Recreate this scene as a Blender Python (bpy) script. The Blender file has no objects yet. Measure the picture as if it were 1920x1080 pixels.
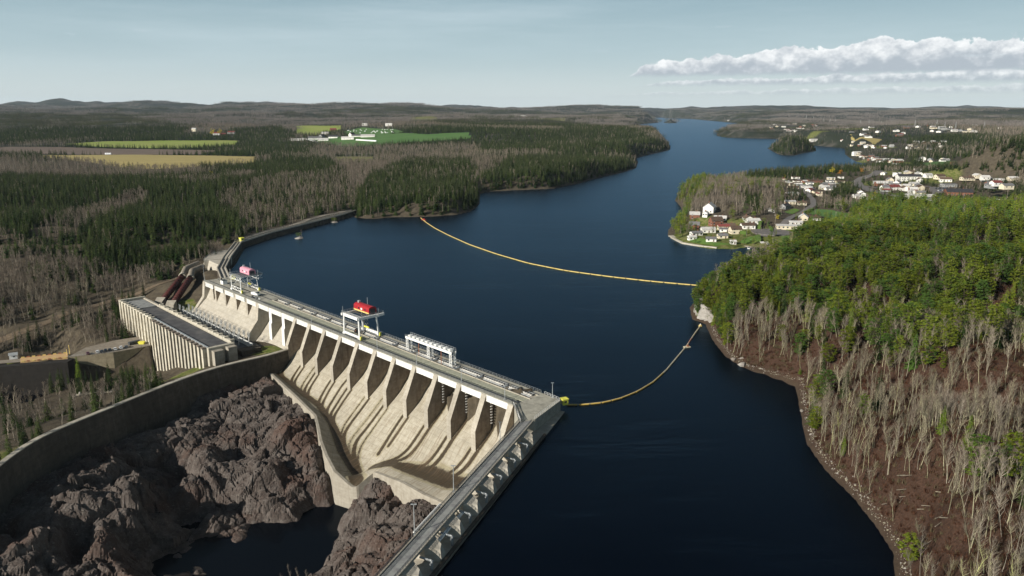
import bpy, math, random
import numpy as np
from mathutils import Vector, Matrix
from mathutils.geometry import tessellate_polygon
R = math.radians
random.seed(7); rng = np.random.default_rng(11)
sc = bpy.context.scene
C = sc.collection

# ---------------------------------------------------------------- camera, sky, sun, exposure
CAM_H = 120.0; FPX = 1423.0; PIT = math.atan((540-207)/FPX)
cd = bpy.data.cameras.new('camera'); cam = bpy.data.objects.new('camera', cd); C.objects.link(cam)
cd.sensor_width = 36; cd.lens = FPX/1920*36; cd.clip_start = 1; cd.clip_end = 60000
cam.location = (0, 0, CAM_H); cam.rotation_euler = (math.pi/2-PIT, 0, 0)
sc.camera = cam
SUN_EL = 25.0; SUN_AZ = 231.0          # compass angle from +Y towards +X of the sun itself
SKY_STRENGTH = 0.055
w = bpy.data.worlds.new('World'); sc.world = w; w.use_nodes = True
sd = bpy.data.lights.new('sun', 'SUN'); sd.energy = 5.0; sd.angle = R(0.53); sd.color = (1.0, .93, .82)
sun = bpy.data.objects.new('sun', sd); C.objects.link(sun)
ts = Vector((math.sin(R(SUN_AZ))*math.cos(R(SUN_EL)), math.cos(R(SUN_AZ))*math.cos(R(SUN_EL)), math.sin(R(SUN_EL))))
sun.rotation_euler = ts.to_track_quat('Z', 'Y').to_euler()
sc.view_settings.view_transform = 'Standard'; sc.view_settings.look = 'None'
sc.view_settings.gamma = 1; sc.view_settings.use_curve_mapping = False
sc.view_settings.exposure = 0.42

class NT:
    """tiny node helper"""
    def __init__(s, nt): s.nt = nt; s.n = nt.nodes; s.l = nt.links
    def add(s, t, ins=None, **kw):
        n = s.n.new(t)
        for k, v in kw.items(): setattr(n, k, v)
        if ins:
            for k, v in ins.items():
                sock = n.inputs[k]
                if isinstance(v, bpy.types.NodeSocket): s.l.new(v, sock)
                elif isinstance(v, bpy.types.Node): s.l.new(v.outputs[0], sock)
                else: sock.default_value = v
        return n
    def math(s, op, a, b=0.0, c=0.0, clamp=False):
        return s.add('ShaderNodeMath', {0: a, 1: b, 2: c}, operation=op, use_clamp=clamp).outputs[0]
    def mix(s, f, a, b, bt='MIX'):
        n = s.add('ShaderNodeMix', None, data_type='RGBA', blend_type=bt)
        for i, v in ((0, f), (6, a), (7, b)):
            if isinstance(v, bpy.types.NodeSocket): s.l.new(v, n.inputs[i])
            else: n.inputs[i].default_value = v if i == 0 else (tuple(v)+(1,))[:4]
        return n.outputs[2]
    def ramp(s, f, a, b, lo=0.0, hi=1.0):
        return s.add('ShaderNodeMapRange', {0: f, 1: a, 2: b, 3: lo, 4: hi}, interpolation_type='SMOOTHSTEP').outputs[0]
    def noise(s, vec, scale, detail=4, rough=.55, dim='3D'):
        return s.add('ShaderNodeTexNoise', {'Vector': vec, 'Scale': scale, 'Detail': detail, 'Roughness': rough}, noise_dimensions=dim).outputs[0]

# sky: Nishita light, plus a high thin veil and a low cumulus bank in the east
k = NT(w.node_tree); k.n.clear()
out = k.add('ShaderNodeOutputWorld')
sky = k.add('ShaderNodeTexSky', None, sky_type='NISHITA', sun_disc=False, sun_elevation=R(SUN_EL), sun_rotation=R(SUN_AZ),
            altitude=200, air_density=1.0, dust_density=1.2, ozone_density=1.5)
tc = k.add('ShaderNodeTexCoord').outputs['Generated']
sep = k.add('ShaderNodeSeparateXYZ', {0: tc})
X, Y, Z = sep.outputs
az = k.math('ARCTAN2', X, Y)                     # 0 straight ahead, positive to the right
hor = k.math('SQRT', k.math('ADD', k.math('MULTIPLY', X, X), k.math('MULTIPLY', Y, Y)))
el = k.math('DIVIDE', Z, hor)
def azel(sa, se, off):
    return k.add('ShaderNodeCombineXYZ', {0: k.math('MULTIPLY', az, sa), 1: k.math('MULTIPLY', el, se), 2: off}).outputs[0]
skycol = k.mix(1.0, sky.outputs[0], (SKY_STRENGTH,)*3, 'MULTIPLY')
grad = k.mix(k.ramp(el, 0.0, .08), (.55, .615, .62), (.36, .465, .505))
grad = k.mix(k.ramp(el, .06, .19), grad, (.165, .275, .33))
grad = k.mix(k.ramp(el, .15, .85), grad, (.010, .022, .040))
skycol = k.mix(.85, skycol, grad)
veil = k.noise(azel(1.6, 14, 3.1), 1.0, 6, .6)
vf = k.math('MULTIPLY', k.ramp(veil, .42, .80), k.ramp(el, .0, .12))
skycol = k.mix(k.math('MULTIPLY', vf, .35), skycol, (.62, .70, .74))
col = skycol
# three stacked rows of flat-based cumulus; (base el, height el, start az, scale, seed)
rows = [(.017, .007, .07, 34, 9.0, .55), (.0285, .010, .11, 30, 1.0, .85), (.040, .027, .10, 20, 4.7, 1.0)]
for base, hgt, a0, scl, sd_, dens in rows:
    body = k.noise(azel(scl, scl*1.2, sd_), 1.0, 3, .5)
    fine = k.noise(azel(scl*4, scl*4.6, sd_+5), 1.0, 6, .62)
    ext = k.math('MULTIPLY', k.math('MULTIPLY', k.ramp(az, a0, a0+.09, .0, 1.0), k.ramp(az, a0, a0+.50, .72, 1.25)), k.ramp(az, 1.2, 1.9, 1.0, 0.0))
    top = k.math('MULTIPLY_ADD', k.math('MULTIPLY', hgt, ext), k.math('ADD', k.math('MULTIPLY', body, 1.5), k.math('MULTIPLY', fine, .8)), base)
    top = k.math('SUBTRACT', top, k.math('MULTIPLY', k.math('SUBTRACT', 1.0, ext), hgt*.5))
    bs = k.math('MULTIPLY_ADD', k.math('SUBTRACT', fine, .5), .006, base)
    up = k.math('SUBTRACT', top, el); dn = k.math('SUBTRACT', el, bs)
    a = k.math('MULTIPLY', k.ramp(up, 0.0, .0022), k.ramp(dn, -.001, .006))
    a = k.math('MULTIPLY', a, dens)
    hh = k.math('DIVIDE', k.math('SUBTRACT', el, base), k.math('MAXIMUM', k.math('SUBTRACT', top, base), .004))
    puff = k.noise(azel(scl*2.6, scl*3.6, sd_+2), 1.0, 5, .6)
    sh = k.ramp(k.math('ADD', k.math('MULTIPLY', hh, .75), k.math('MULTIPLY', k.math('SUBTRACT', puff, .5), 1.7)), .10, 1.0)
    cc = k.mix(sh, (.35, .395, .44), (.76, .775, .78))
    col = k.mix(a, col, cc)
# small grey scraps
scr = k.noise(azel(9, 40, 7.7), 1.0, 5, .6)
sf = k.math('MULTIPLY', k.math('MULTIPLY', k.ramp(scr, .64, .74), k.ramp(el, .02, .05)), k.ramp(el, .14, .08))
col = k.mix(k.math('MULTIPLY', sf, .55), col, (.46, .53, .57))
bg = k.add('ShaderNodeBackground', {'Color': col, 'Strength': 1.0})
k.l.new(bg.outputs[0], out.inputs[0])

# ---------------------------------------------------------------- survey helpers: a sight line from the survey point meets a level
cP, sP = math.cos(PIT), math.sin(PIT)
def W(px, py, z=0.0):
    dx = (px-960)/FPX; dy = (540-py)/FPX
    d = (dx, cP+dy*sP, -sP+dy*cP); t = (z-CAM_H)/d[2]
    return np.array([d[0]*t, d[1]*t, z])
def PJ(x, y, z):
    z = z-CAM_H; dep = y*cP-z*sP; up = y*sP+z*cP
    return 960+FPX*x/dep, 540-FPX*up/dep, dep
O2 = np.array([-.4295, 286.9186]); U2 = np.array([-.6862512, .7273646]); V2 = np.array([.7273646, .6862512])
def D(u, v, z): return (O2[0]+U2[0]*u+V2[0]*v, O2[1]+U2[1]*u+V2[1]*v, z)
def uv_of(x, y): x = x-O2[0]; y = y-O2[1]; return x*U2[0]+y*U2[1], x*V2[0]+y*V2[1]
DAM_ROT = math.atan2(-U2[1], -U2[0])      # local +x runs towards the right end of the dam, local +y upstream

# ---------------------------------------------------------------- value noise (numpy)
def _h(ix, iy, s):
    n = (ix.astype(np.int64)*374761393+iy.astype(np.int64)*668265263+s*1274126177) & 0xffffffff
    n = ((n ^ (n >> 13))*1274126177) & 0xffffffff
    return ((n ^ (n >> 16)) & 0xffff)/65535.0
def vn(x, y, scale, s=0):
    x = np.asarray(x, float)/scale+1000; y = np.asarray(y, float)/scale+1000
    ix = np.floor(x); iy = np.floor(y); fx = x-ix; fy = y-iy
    fx = fx*fx*(3-2*fx); fy = fy*fy*(3-2*fy)
    a = _h(ix, iy, s); b = _h(ix+1, iy, s); c_ = _h(ix, iy+1, s); d = _h(ix+1, iy+1, s)
    return (a*(1-fx)+b*fx)*(1-fy)+(c_*(1-fx)+d*fx)*fy
def fbm(x, y, scale, oct=4, s=0):
    t = 0; amp = 1; tot = 0
    for i in range(oct):
        t = t+amp*vn(x, y, scale/2**i, s+i*17); tot += amp; amp *= .5
    return t/tot
def sstep(a, b, x): t = np.clip((x-a)/(b-a), 0, 1); return t*t*(3-2*t)

# ---------------------------------------------------------------- mesh building
def link(o, parent=None):
    C.objects.link(o)
    if parent is not None: o.parent = parent
    return o
def props(o, label=None, cat=None, group=None, kind=None):
    if label: o['label'] = label
    if cat: o['category'] = cat
    if group: o['group'] = group
    if kind: o['kind'] = kind
    return o
def wl(o):
    v = Vector(o.location)
    while o.parent: o = o.parent; v = v+Vector(o.location)
    return v
def thing(name, label, cat, loc, group=None, rz=0):
    o = bpy.data.objects.new(name, None); o.empty_display_size = 1
    o.location = loc; o.rotation_euler = (0, 0, rz); C.objects.link(o)
    return props(o, label, cat, group)
def npmesh(name, v, f, mats, mi=None, smooth=False, attrs=None):
    me = bpy.data.meshes.new(name); v = np.asarray(v, np.float32); f = np.asarray(f, np.int32)
    me.vertices.add(len(v)); me.vertices.foreach_set('co', v.ravel())
    k_ = f.shape[1]; me.loops.add(f.size); me.loops.foreach_set('vertex_index', f.ravel())
    me.polygons.add(len(f)); me.polygons.foreach_set('loop_start', np.arange(0, f.size, k_, dtype=np.int32))
    if mi is not None: me.polygons.foreach_set('material_index', np.asarray(mi, np.int32))
    me.polygons.foreach_set('use_smooth', np.full(len(f), smooth))
    for m in mats: me.materials.append(m)
    for an, (ty, arr) in (attrs or {}).items():
        a = me.attributes.new(an, ty, 'POINT')
        key = {'FLOAT': 'value', 'FLOAT_VECTOR': 'vector', 'FLOAT_COLOR': 'color', 'INT': 'value'}[ty]
        a.data.foreach_set(key, np.asarray(arr, np.int32 if ty == 'INT' else np.float32).ravel())
    me.update(calc_edges=True); me.validate()
    return me
def obj(name, me, parent=None, loc=(0, 0, 0)):
    o = bpy.data.objects.new(name, me); o.location = loc; return link(o, parent)
class MB:
    def __init__(s): s.v = []; s.f = []; s.m = []; s.mats = []
    def mi(s, m):
        if m not in s.mats: s.mats.append(m)
        return s.mats.index(m)
    def add(s, vs, fs, m):
        b = len(s.v); s.v += [tuple(map(float, p)) for p in vs]; i = s.mi(m)
        for f in fs: s.f.append(tuple(b+q for q in f)); s.m.append(i)
        return s
    def box(s, c, d, m, rz=0, fr=None):
        """box centred at c with full size d; fr maps local coords to world"""
        hx, hy, hz = d[0]/2, d[1]/2, d[2]/2; co, si = math.cos(rz), math.sin(rz); vs = []
        for z in (-hz, hz):
            for x, y in ((-hx, -hy), (hx, -hy), (hx, hy), (-hx, hy)):
                p = (c[0]+x*co-y*si, c[1]+x*si+y*co, c[2]+z)
                vs.append(fr(*p) if fr else p)
        fs = [(0, 3, 2, 1), (4, 5, 6, 7), (0, 1, 5, 4), (1, 2, 6, 5), (2, 3, 7, 6), (3, 0, 4, 7)]
        return s.add(vs, fs, m)
    def hexa(s, bot, top, m):
        return s.add(list(bot)+list(top), [(3, 2, 1, 0), (4, 5, 6, 7), (0, 1, 5, 4), (1, 2, 6, 5), (2, 3, 7, 6), (3, 0, 4, 7)], m)
    def prism(s, prof, fn, a, b, m):
        """profile points (p,q) swept from a to b; fn(t,p,q)->xyz"""
        n = len(prof); vs = [fn(a, *p) for p in prof]+[fn(b, *p) for p in prof]
        fs = [tuple(range(n-1, -1, -1)), tuple(range(n, 2*n))]+[(i, (i+1) % n, (i+1) % n+n, i+n) for i in range(n)]
        return s.add(vs, fs, m)
    def tube(s, p0, p1, r0, m, r1=None, n=4, caps=True):
        r1 = r0 if r1 is None else r1; p0 = Vector(p0); p1 = Vector(p1); d = (p1-p0)
        if d.length < 1e-6: return s
        d.normalize(); a = d.cross(Vector((0, 0, 1)) if abs(d.z) < .9 else Vector((1, 0, 0))).normalized(); b = d.cross(a)
        vs = []
        for p, r in ((p0, r0), (p1, r1)):
            for i in range(n):
                t = 2*math.pi*(i+.5)/n; vs.append(p+a*math.cos(t)*r+b*math.sin(t)*r)
        fs = [(i, i+n, (i+1) % n+n, (i+1) % n) for i in range(n)]
        if caps: fs += [tuple(range(n)), tuple(range(2*n-1, n-1, -1))]
        return s.add(vs, fs, m)
    def mesh(s, name, smooth=False, org=(0, 0, 0)):
        me = bpy.data.meshes.new(name)
        me.from_pydata([(a-org[0], b-org[1], c-org[2]) for a, b, c in s.v], [], s.f)
        for m in s.mats: me.materials.append(m)
        me.polygons.foreach_set('material_index', s.m)
        if smooth: me.polygons.foreach_set('use_smooth', [True]*len(s.f))
        me.update(); return me
    def part(s, name, parent, smooth=False):
        o_ = wl(parent); return obj(name, s.mesh(name, smooth, o_), parent)
    def solo(s, name, label, cat, org, group=None, kind=None, smooth=False):
        o = obj(name, s.mesh(name, smooth, org), None, org); return props(o, label, cat, group, kind)
def copy_tree(o, loc=None, parent=None, rz=None, scale=None, label=None, mats=None):
    kids = o.children; c = o.copy(); C.objects.link(c)
    if parent is not None: c.parent = parent
    if loc is not None: c.location = loc
    if rz is not None: c.rotation_euler[2] = rz
    if scale is not None: c.scale = (scale,)*3 if isinstance(scale, (int, float)) else scale
    if label: c['label'] = label
    for ch in kids: copy_tree(ch, None, c)
    return c

# ---------------------------------------------------------------- materials
MATS = {}
def mat(name, c1, c2=None, scale=1.0, rough=.9, bump=0.0, bscale=None, metal=0.0, rand=0.0, stretch=(1, 1, 1), c3=None, s3=.2, attr=None, spec=.3, det=5):
    if name in MATS: return MATS[name]
    m = bpy.data.materials.new(name); m.use_nodes = True; MATS[name] = m
    t = NT(m.node_tree); t.n.clear(); o = t.add('ShaderNodeOutputMaterial')
    b = t.add('ShaderNodeBsdfPrincipled', {'Roughness': rough, 'Metallic': metal, 'Specular IOR Level': spec})
    pos = t.add('ShaderNodeNewGeometry').outputs['Position']
    pos = t.add('ShaderNodeMapping', {'Vector': pos, 'Scale': stretch}).outputs[0]
    if c2 is None: c2 = tuple(x*.8 for x in c1)
    nz = t.noise(pos, scale, det, .6)
    col = t.mix(t.ramp(nz, .35, .65), c1, c2)
    if c3: col = t.mix(t.ramp(t.noise(pos, s3, 5, .65), .50, .72), col, c3)
    if rand:
        oi = t.add('ShaderNodeObjectInfo').outputs['Random']
        f = t.math('MULTIPLY_ADD', oi, 2*rand, 1-rand)
        cmb = t.add('ShaderNodeCombineXYZ', {0: f, 1: f, 2: f}).outputs[0]
        col = t.mix(1.0, col, cmb, 'MULTIPLY')
    t.l.new(col, b.inputs['Base Color'])
    if bump:
        bn = t.add('ShaderNodeBump', {'Height': t.noise(pos, bscale or scale*3, 5, .65), 'Strength': min(1, bump), 'Distance': bump})
        t.l.new(bn.outputs[0], b.inputs['Normal'])
    t.l.new(b.outputs[0], o.inputs[0]); return m

def concrete(name, base, dark, stain, stain_amt=.5, lift=1.5, wet=False):
    """board-marked concrete with lift joints and vertical weather stains"""
    m = bpy.data.materials.new(name); m.use_nodes = True; MATS[name] = m
    t = NT(m.node_tree); t.n.clear(); o = t.add('ShaderNodeOutputMaterial')
    b = t.add('ShaderNodeBsdfPrincipled', {'Roughness': .9, 'Specular IOR Level': .25})
    pos = t.add('ShaderNodeNewGeometry').outputs['Position']
    # turn to the dam's axes: x along the dam, y across
    rp = t.add('ShaderNodeVectorRotate', {'Vector': pos, 'Angle': -DAM_ROT}, rotation_type='Z_AXIS').outputs[0]
    col = t.mix(t.ramp(t.noise(rp, .35, 6, .65), .35, .68), base, dark)
    sv = t.add('ShaderNodeMapping', {'Vector': rp, 'Scale': (.9, .9, .06)}).outputs[0]
    st = t.ramp(t.noise(sv, 1.0, 5, .65), .52, .74)
    fine = t.noise(rp, 3.5, 5, .7)
    col = t.mix(t.math('MULTIPLY', st, stain_amt), col, stain)
    col = t.mix(t.ramp(fine, .3, .8, 0, .35), col, tuple(x*.72 for x in base))
    sp = t.add('ShaderNodeSeparateXYZ', {0: rp}).outputs
    def joint(s_, period, wd):
        fr = t.math('FRACT', t.math('DIVIDE', s_, period)); d_ = t.math('MINIMUM', fr, t.math('SUBTRACT', 1.0, fr))
        return t.ramp(d_, wd, wd*2.2, 1, 0)
    rv = t.math('MULTIPLY_ADD', t.add('ShaderNodeObjectInfo').outputs['Random'], .30, .84)
    col = t.mix(1.0, col, t.add('ShaderNodeCombineXYZ', {0: rv, 1: rv, 2: rv}).outputs[0], 'MULTIPLY')
    lg = t.ramp(t.noise(rp, .07, 4, .6), .4, .65)
    col = t.mix(t.math('MULTIPLY', lg, .35), col, tuple(x*.62 for x in base))
    j = t.math('MAXIMUM', joint(sp[2], lift, .035), t.math('MULTIPLY', joint(sp[0], 5.43, .012), .6))
    col = t.mix(t.math('MULTIPLY', j, .28), col, tuple(x*.45 for x in base))
    if wet:
        wa = t.add('ShaderNodeAttribute', None, attribute_name='wet').outputs['Fac']
        ed = t.noise(rp, .8, 5, .7)
        wf = t.ramp(t.math('ADD', wa, t.math('MULTIPLY', t.math('SUBTRACT', ed, .5), .55)), .38, .62)
        col = t.mix(t.math('MULTIPLY', wf, .95), col, (.030, .020, .010))
        g = t.ramp(t.math('ADD', wa, t.math('MULTIPLY', t.math('SUBTRACT', fine, .5), .5)), .12, .32)
        col = t.mix(t.math('MULTIPLY', t.math('MULTIPLY', g, t.math('SUBTRACT', 1.0, wf)), .45), col, (.20, .17, .07))
        # thin flow streaks that run down the face
        fv = t.add('ShaderNodeCombineXYZ', {0: t.math('MULTIPLY', t.add('ShaderNodeAttribute', None, attribute_name='lane').outputs['Fac'], 1.0), 1: t.math('MULTIPLY', sp[1], .04), 2: 0.0}).outputs[0]
        fs = t.ramp(t.noise(fv, 1.3, 6, .75), .48, .70)
        col = t.mix(t.math('MULTIPLY', fs, .72), col, (.15, .105, .065))
        rg = t.math('MULTIPLY_ADD', wf, -.5, .9); t.l.new(rg, b.inputs['Roughness'])
    t.l.new(col, b.inputs['Base Color'])
    bn = t.add('ShaderNodeBump', {'Height': t.math('SUBTRACT', t.noise(rp, 1.2, 6, .65), t.math('MULTIPLY', j, .4)), 'Strength': .5, 'Distance': .12})
    t.l.new(bn.outputs[0], b.inputs['Normal'])
    t.l.new(b.outputs[0], o.inputs[0]); return m

M_conc = concrete('concrete', (.42, .39, .33), (.31, .28, .23), (.17, .13, .09), .5)
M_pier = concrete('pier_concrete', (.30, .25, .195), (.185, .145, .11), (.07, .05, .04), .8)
M_chute = concrete('spillway_concrete', (.42, .39, .32), (.31, .28, .22), (.17, .13, .09), .42, 2.2, wet=True)
M_face = concrete('face_concrete', (.47, .44, .38), (.37, .34, .28), (.30, .22, .14), .3, 2.4)
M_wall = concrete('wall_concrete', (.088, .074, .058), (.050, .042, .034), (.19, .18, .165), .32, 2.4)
M_terr = concrete('terrace_concrete', (.33, .285, .20), (.24, .20, .135), (.10, .07, .04), .5, 2.4)
M_deck = mat('deck_concrete', (.36, .345, .29), (.27, .26, .22), .5, .9, .03, c3=(.20, .19, .16))
M_road = mat('road_concrete', (.26, .27, .26), (.20, .20, .20), .4, .9, .03, c3=(.14, .14, .15))
M_moss = mat('mossy_concrete', (.34, .34, .27), (.27, .275, .21), .8, .9, .04, c3=(.20, .20, .16))
M_beam = mat('gate_beam_paint', (.50, .49, .46), (.36, .355, .335), 1.1, .7, c3=(.22, .20, .18), s3=.6)
M_white = mat('white_steel', (.78, .78, .76), (.66, .67, .66), .7, .5)
M_steel = mat('galvanised_steel', (.42, .44, .45), (.30, .32, .33), 1.2, .45, metal=.3)
M_dark = mat('dark_steel', (.06, .065, .07), (.035, .04, .045), 1.0, .6)
M_red = mat('crane_red', (.36, .016, .024), (.27, .014, .02), .8, .55)
M_pink = mat('faded_pink', (.66, .30, .38), (.60, .26, .33), .8, .6)
M_yel = mat('safety_yellow', (.75, .70, .10), (.62, .60, .08), 1.5, .6)
M_yel2 = mat('boom_yellow', (.66, .50, .18), (.50, .38, .12), .6, .6)
M_glass = mat('dark_glass', (.03, .045, .06), (.02, .03, .04), 2, .12, spec=.6)
M_rust = mat('penstock_red', (.085, .022, .018), (.05, .016, .014), .8, .6)
M_tar = mat('roof_membrane', (.085, .085, .09), (.055, .055, .06), .25, .9, .03, c3=(.12, .115, .11), s3=.12)
M_gravel = mat('gravel', (.24, .21, .17), (.17, .145, .115), .6, .95, .05, c3=(.30, .27, .22), s3=.15)
M_asph = mat('asphalt', (.17, .155, .15), (.13, .12, .115), .3, .9, .02, c3=(.10, .10, .10), s3=.1)
M_grass = mat('lawn', (.07, .15, .022), (.11, .18, .03), .25, .95, .03, c3=(.16, .17, .05), s3=.05)
M_wood = mat('weathered_wood', (.34, .30, .24), (.24, .21, .17), 1.2, .9)
# ---------------------------------------------------------------- ground plan
def wp(l, z=0.0): return [tuple(W(x, y, z)[:2]) for x, y in l]
shore_left = wp([(665, 396), (672, 408), (700, 409), (735, 406), (770, 406), (800, 405), (850, 402), (880, 394), (893, 382), (894, 364),
                 (905, 359), (960, 356), (1030, 353), (1080, 343), (1120, 332), (1160, 323), (1187, 315), (1190, 303), (1186, 296),
                 (1210, 290), (1250, 281), (1251, 273), (1235, 262), (1205, 248), (1185, 240), (1178, 235), (1215, 231), (1229, 230),
                 (1227, 226), (1210, 223.5), (1216, 220.6), (1240, 220)])
shore_far = wp([(1262, 221.5), (1300, 223), (1345, 227), (1400, 232), (1445, 236), (1442, 240), (1400, 241), (1370, 244), (1350, 249),
                (1351, 255), (1370, 258), (1400, 259), (1440, 259.5), (1470, 260), (1473, 265), (1490, 268), (1520, 272), (1560, 275),
                (1590, 278), (1592, 290), (1600, 296), (1612, 303), (1640, 309), (1650, 314), (1638, 319), (1600, 324), (1560, 326), (1500, 330),
                (1440, 333), (1400, 336), (1340, 343), (1295, 350), (1278, 364), (1272, 376), (1283, 388), (1287, 400), (1278, 415),
                (1260, 430), (1258, 441), (1270, 450), (1300, 459), (1330, 465), (1370, 466), (1395, 462), (1420, 463), (1450, 467), (1474, 470)])
shore_right = wp([(1492, 478), (1480, 492), (1450, 505), (1400, 528), (1350, 550), (1312, 566), (1301, 578), (1306, 598), (1330, 606), (1345, 640), (1368, 668),
                  (1400, 688), (1440, 700), (1500, 722), (1510, 770), (1522, 832), (1560, 884), (1610, 932), (1650, 982), (1688, 1040), (1692, 1085),
                  (1730, 1200), (1790, 1400)])
right_close = [(75, 60), (30, 40), (-60, 100), (-24.5, 171.0)]
wing_edge = [(-17.0, 185.5), (9.3, 257.5), (21.0, 290.5)]
dam_edge = [D(-14.7, 13.5, 0)[:2], D(-6, 16.5, 0)[:2], D(150, 16.5, 0)[:2], D(322, 17, 0)[:2], (-222, 600), (-240, 672), (-228, 735), (-190, 862), (-183, 900)]
water_poly = np.array(dam_edge+shore_left+shore_far+shore_right+right_close[:2]+[(-70, 60), (-70, 62)][:0]+[(-64, 62)]+[(-27.2, 160.0)]+wing_edge[:2])
nat = [(np.array(shore_left)), np.array(shore_far), np.array(shore_right)]
isl = [wp([(1445, 278), (1457, 285), (1468, 290.5), (1484, 291), (1500, 286.5), (1524, 283), (1522, 277), (1500, 273), (1475, 271)]),
       wp([(1250, 230), (1257, 230.8), (1264, 230), (1262, 228), (1252, 228)])]

def in_poly(x, y, P):
    P = np.asarray(P); r = np.zeros(np.shape(x), bool); n = len(P)
    for i in range(n):
        x1, y1 = P[i]; x2, y2 = P[(i+1) % n]
        if y1 == y2: continue
        c_ = ((y1 > y) != (y2 > y)) & (x < (x2-x1)*(y-y1)/(y2-y1)+x1)
        r ^= c_
    return r
def line_dist(x, y, L):
    d = np.full(np.shape(x), 1e9)
    for (x1, y1), (x2, y2) in zip(L[:-1], L[1:]):
        dx, dy = x2-x1, y2-y1; q = dx*dx+dy*dy+1e-9
        t = np.clip(((x-x1)*dx+(y-y1)*dy)/q, 0, 1)
        d = np.minimum(d, (x-x1-t*dx)**2+(y-y1-t*dy)**2)
    return np.sqrt(d)
def nat_dist(x, y):
    d = np.full(np.shape(x), 1e9)
    for L in nat: d = np.minimum(d, line_dist(x, y, L))
    ins = in_poly(x, y, water_poly)
    s = np.where(ins, -d, d)
    for P in isl:
        di = line_dist(x, y, list(P)+[P[0]]); ii = in_poly(x, y, P)
        s = np.where(ii, di, np.where(s < 0, np.maximum(s, -di), s))
    return s, ins

# retaining wall line (top centre), gorge outline
wall_line = [tuple(p) for p in ([D(179.3, -5.6, 0)[:2]]+wp([(505, 668), (460, 677), (400, 692), (340, 712), (270, 740), (200, 769), (130, 797), (60, 828), (0, 872), (-60, 925), (-140, 1000)], -13))]
WALL_TOP = -12.6
gorge_poly = np.array([D(176, 2, 0)[:2], D(-4, 2, 0)[:2], (1, 268), (-3, 254), (-30, 171), (-60, 70)]+[(-200, 60), (-300, 120)]+wall_line[::-1])
# ground control points: pixel of the photograph they were surveyed at, level
def ctl(l): return np.array([tuple(W(x, y, z)) for x, y, z in l])
gctl = ctl([(500, 722, -24), (470, 735, -24), (420, 745, -25), (340, 790, -27), (265, 815, -29), (300, 880, -34), (450, 830, -33), (445, 865, -39),
            (560, 790, -26), (590, 840, -30), (610, 880, -36), (640, 905, -44), (560, 910, -42), (520, 940, -44), (440, 1000, -49), (395, 960, -43), (500, 870, -33),
            (380, 840, -29), (360, 900, -35), (540, 745, -27), (250, 770, -38), (330, 740, -32), (420, 712, -29), (500, 695, -25), (150, 830, -40), (60, 858, -41), (0, 905, -41), (60, 960, -25), (140, 930, -23), (230, 930, -25), (100, 985, -25), (0, 1000, -27), (0, 960, -30),
            (330, 930, -48), (370, 985, -50), (260, 850, -46), (215, 835, -43), (350, 1000, -52),
            (180, 868, -26), (100, 930, -24), (140, 895, -25), (230, 900, -27), (300, 970, -40), (50, 985, -28), (190, 985, -29), (330, 1010, -47), (150, 1075, -46), (20, 1070, -44), (260, 1040, -44),
            (60, 940, -28), (-60, 1000, -34), (-60, 1080, -46),
            (645, 918, -53), (600, 980, -55), (500, 1020, -56), (400, 1050, -56), (300, 1080, -54), (560, 1060, -56), (480, 1120, -56), (660, 930, -52), (640, 960, -55), (622, 1000, -56), (600, 1030, -56), (575, 1075, -56), (630, 940, -54),
            (712, 905, -34.5), (690, 940, -37), (665, 960, -45), (668, 1000, -45), (650, 1030, -46), (620, 1085, -47), (720, 990, -33), (790, 955, -30.5), (760, 1040, -28), (680, 1070, -33),
            (820, 960, -29.5), (730, 1080, -26), (840, 975, -28), (700, 1150, -30), (560, 1150, -52), (400, 1200, -54), (200, 1200, -48)])
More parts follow.
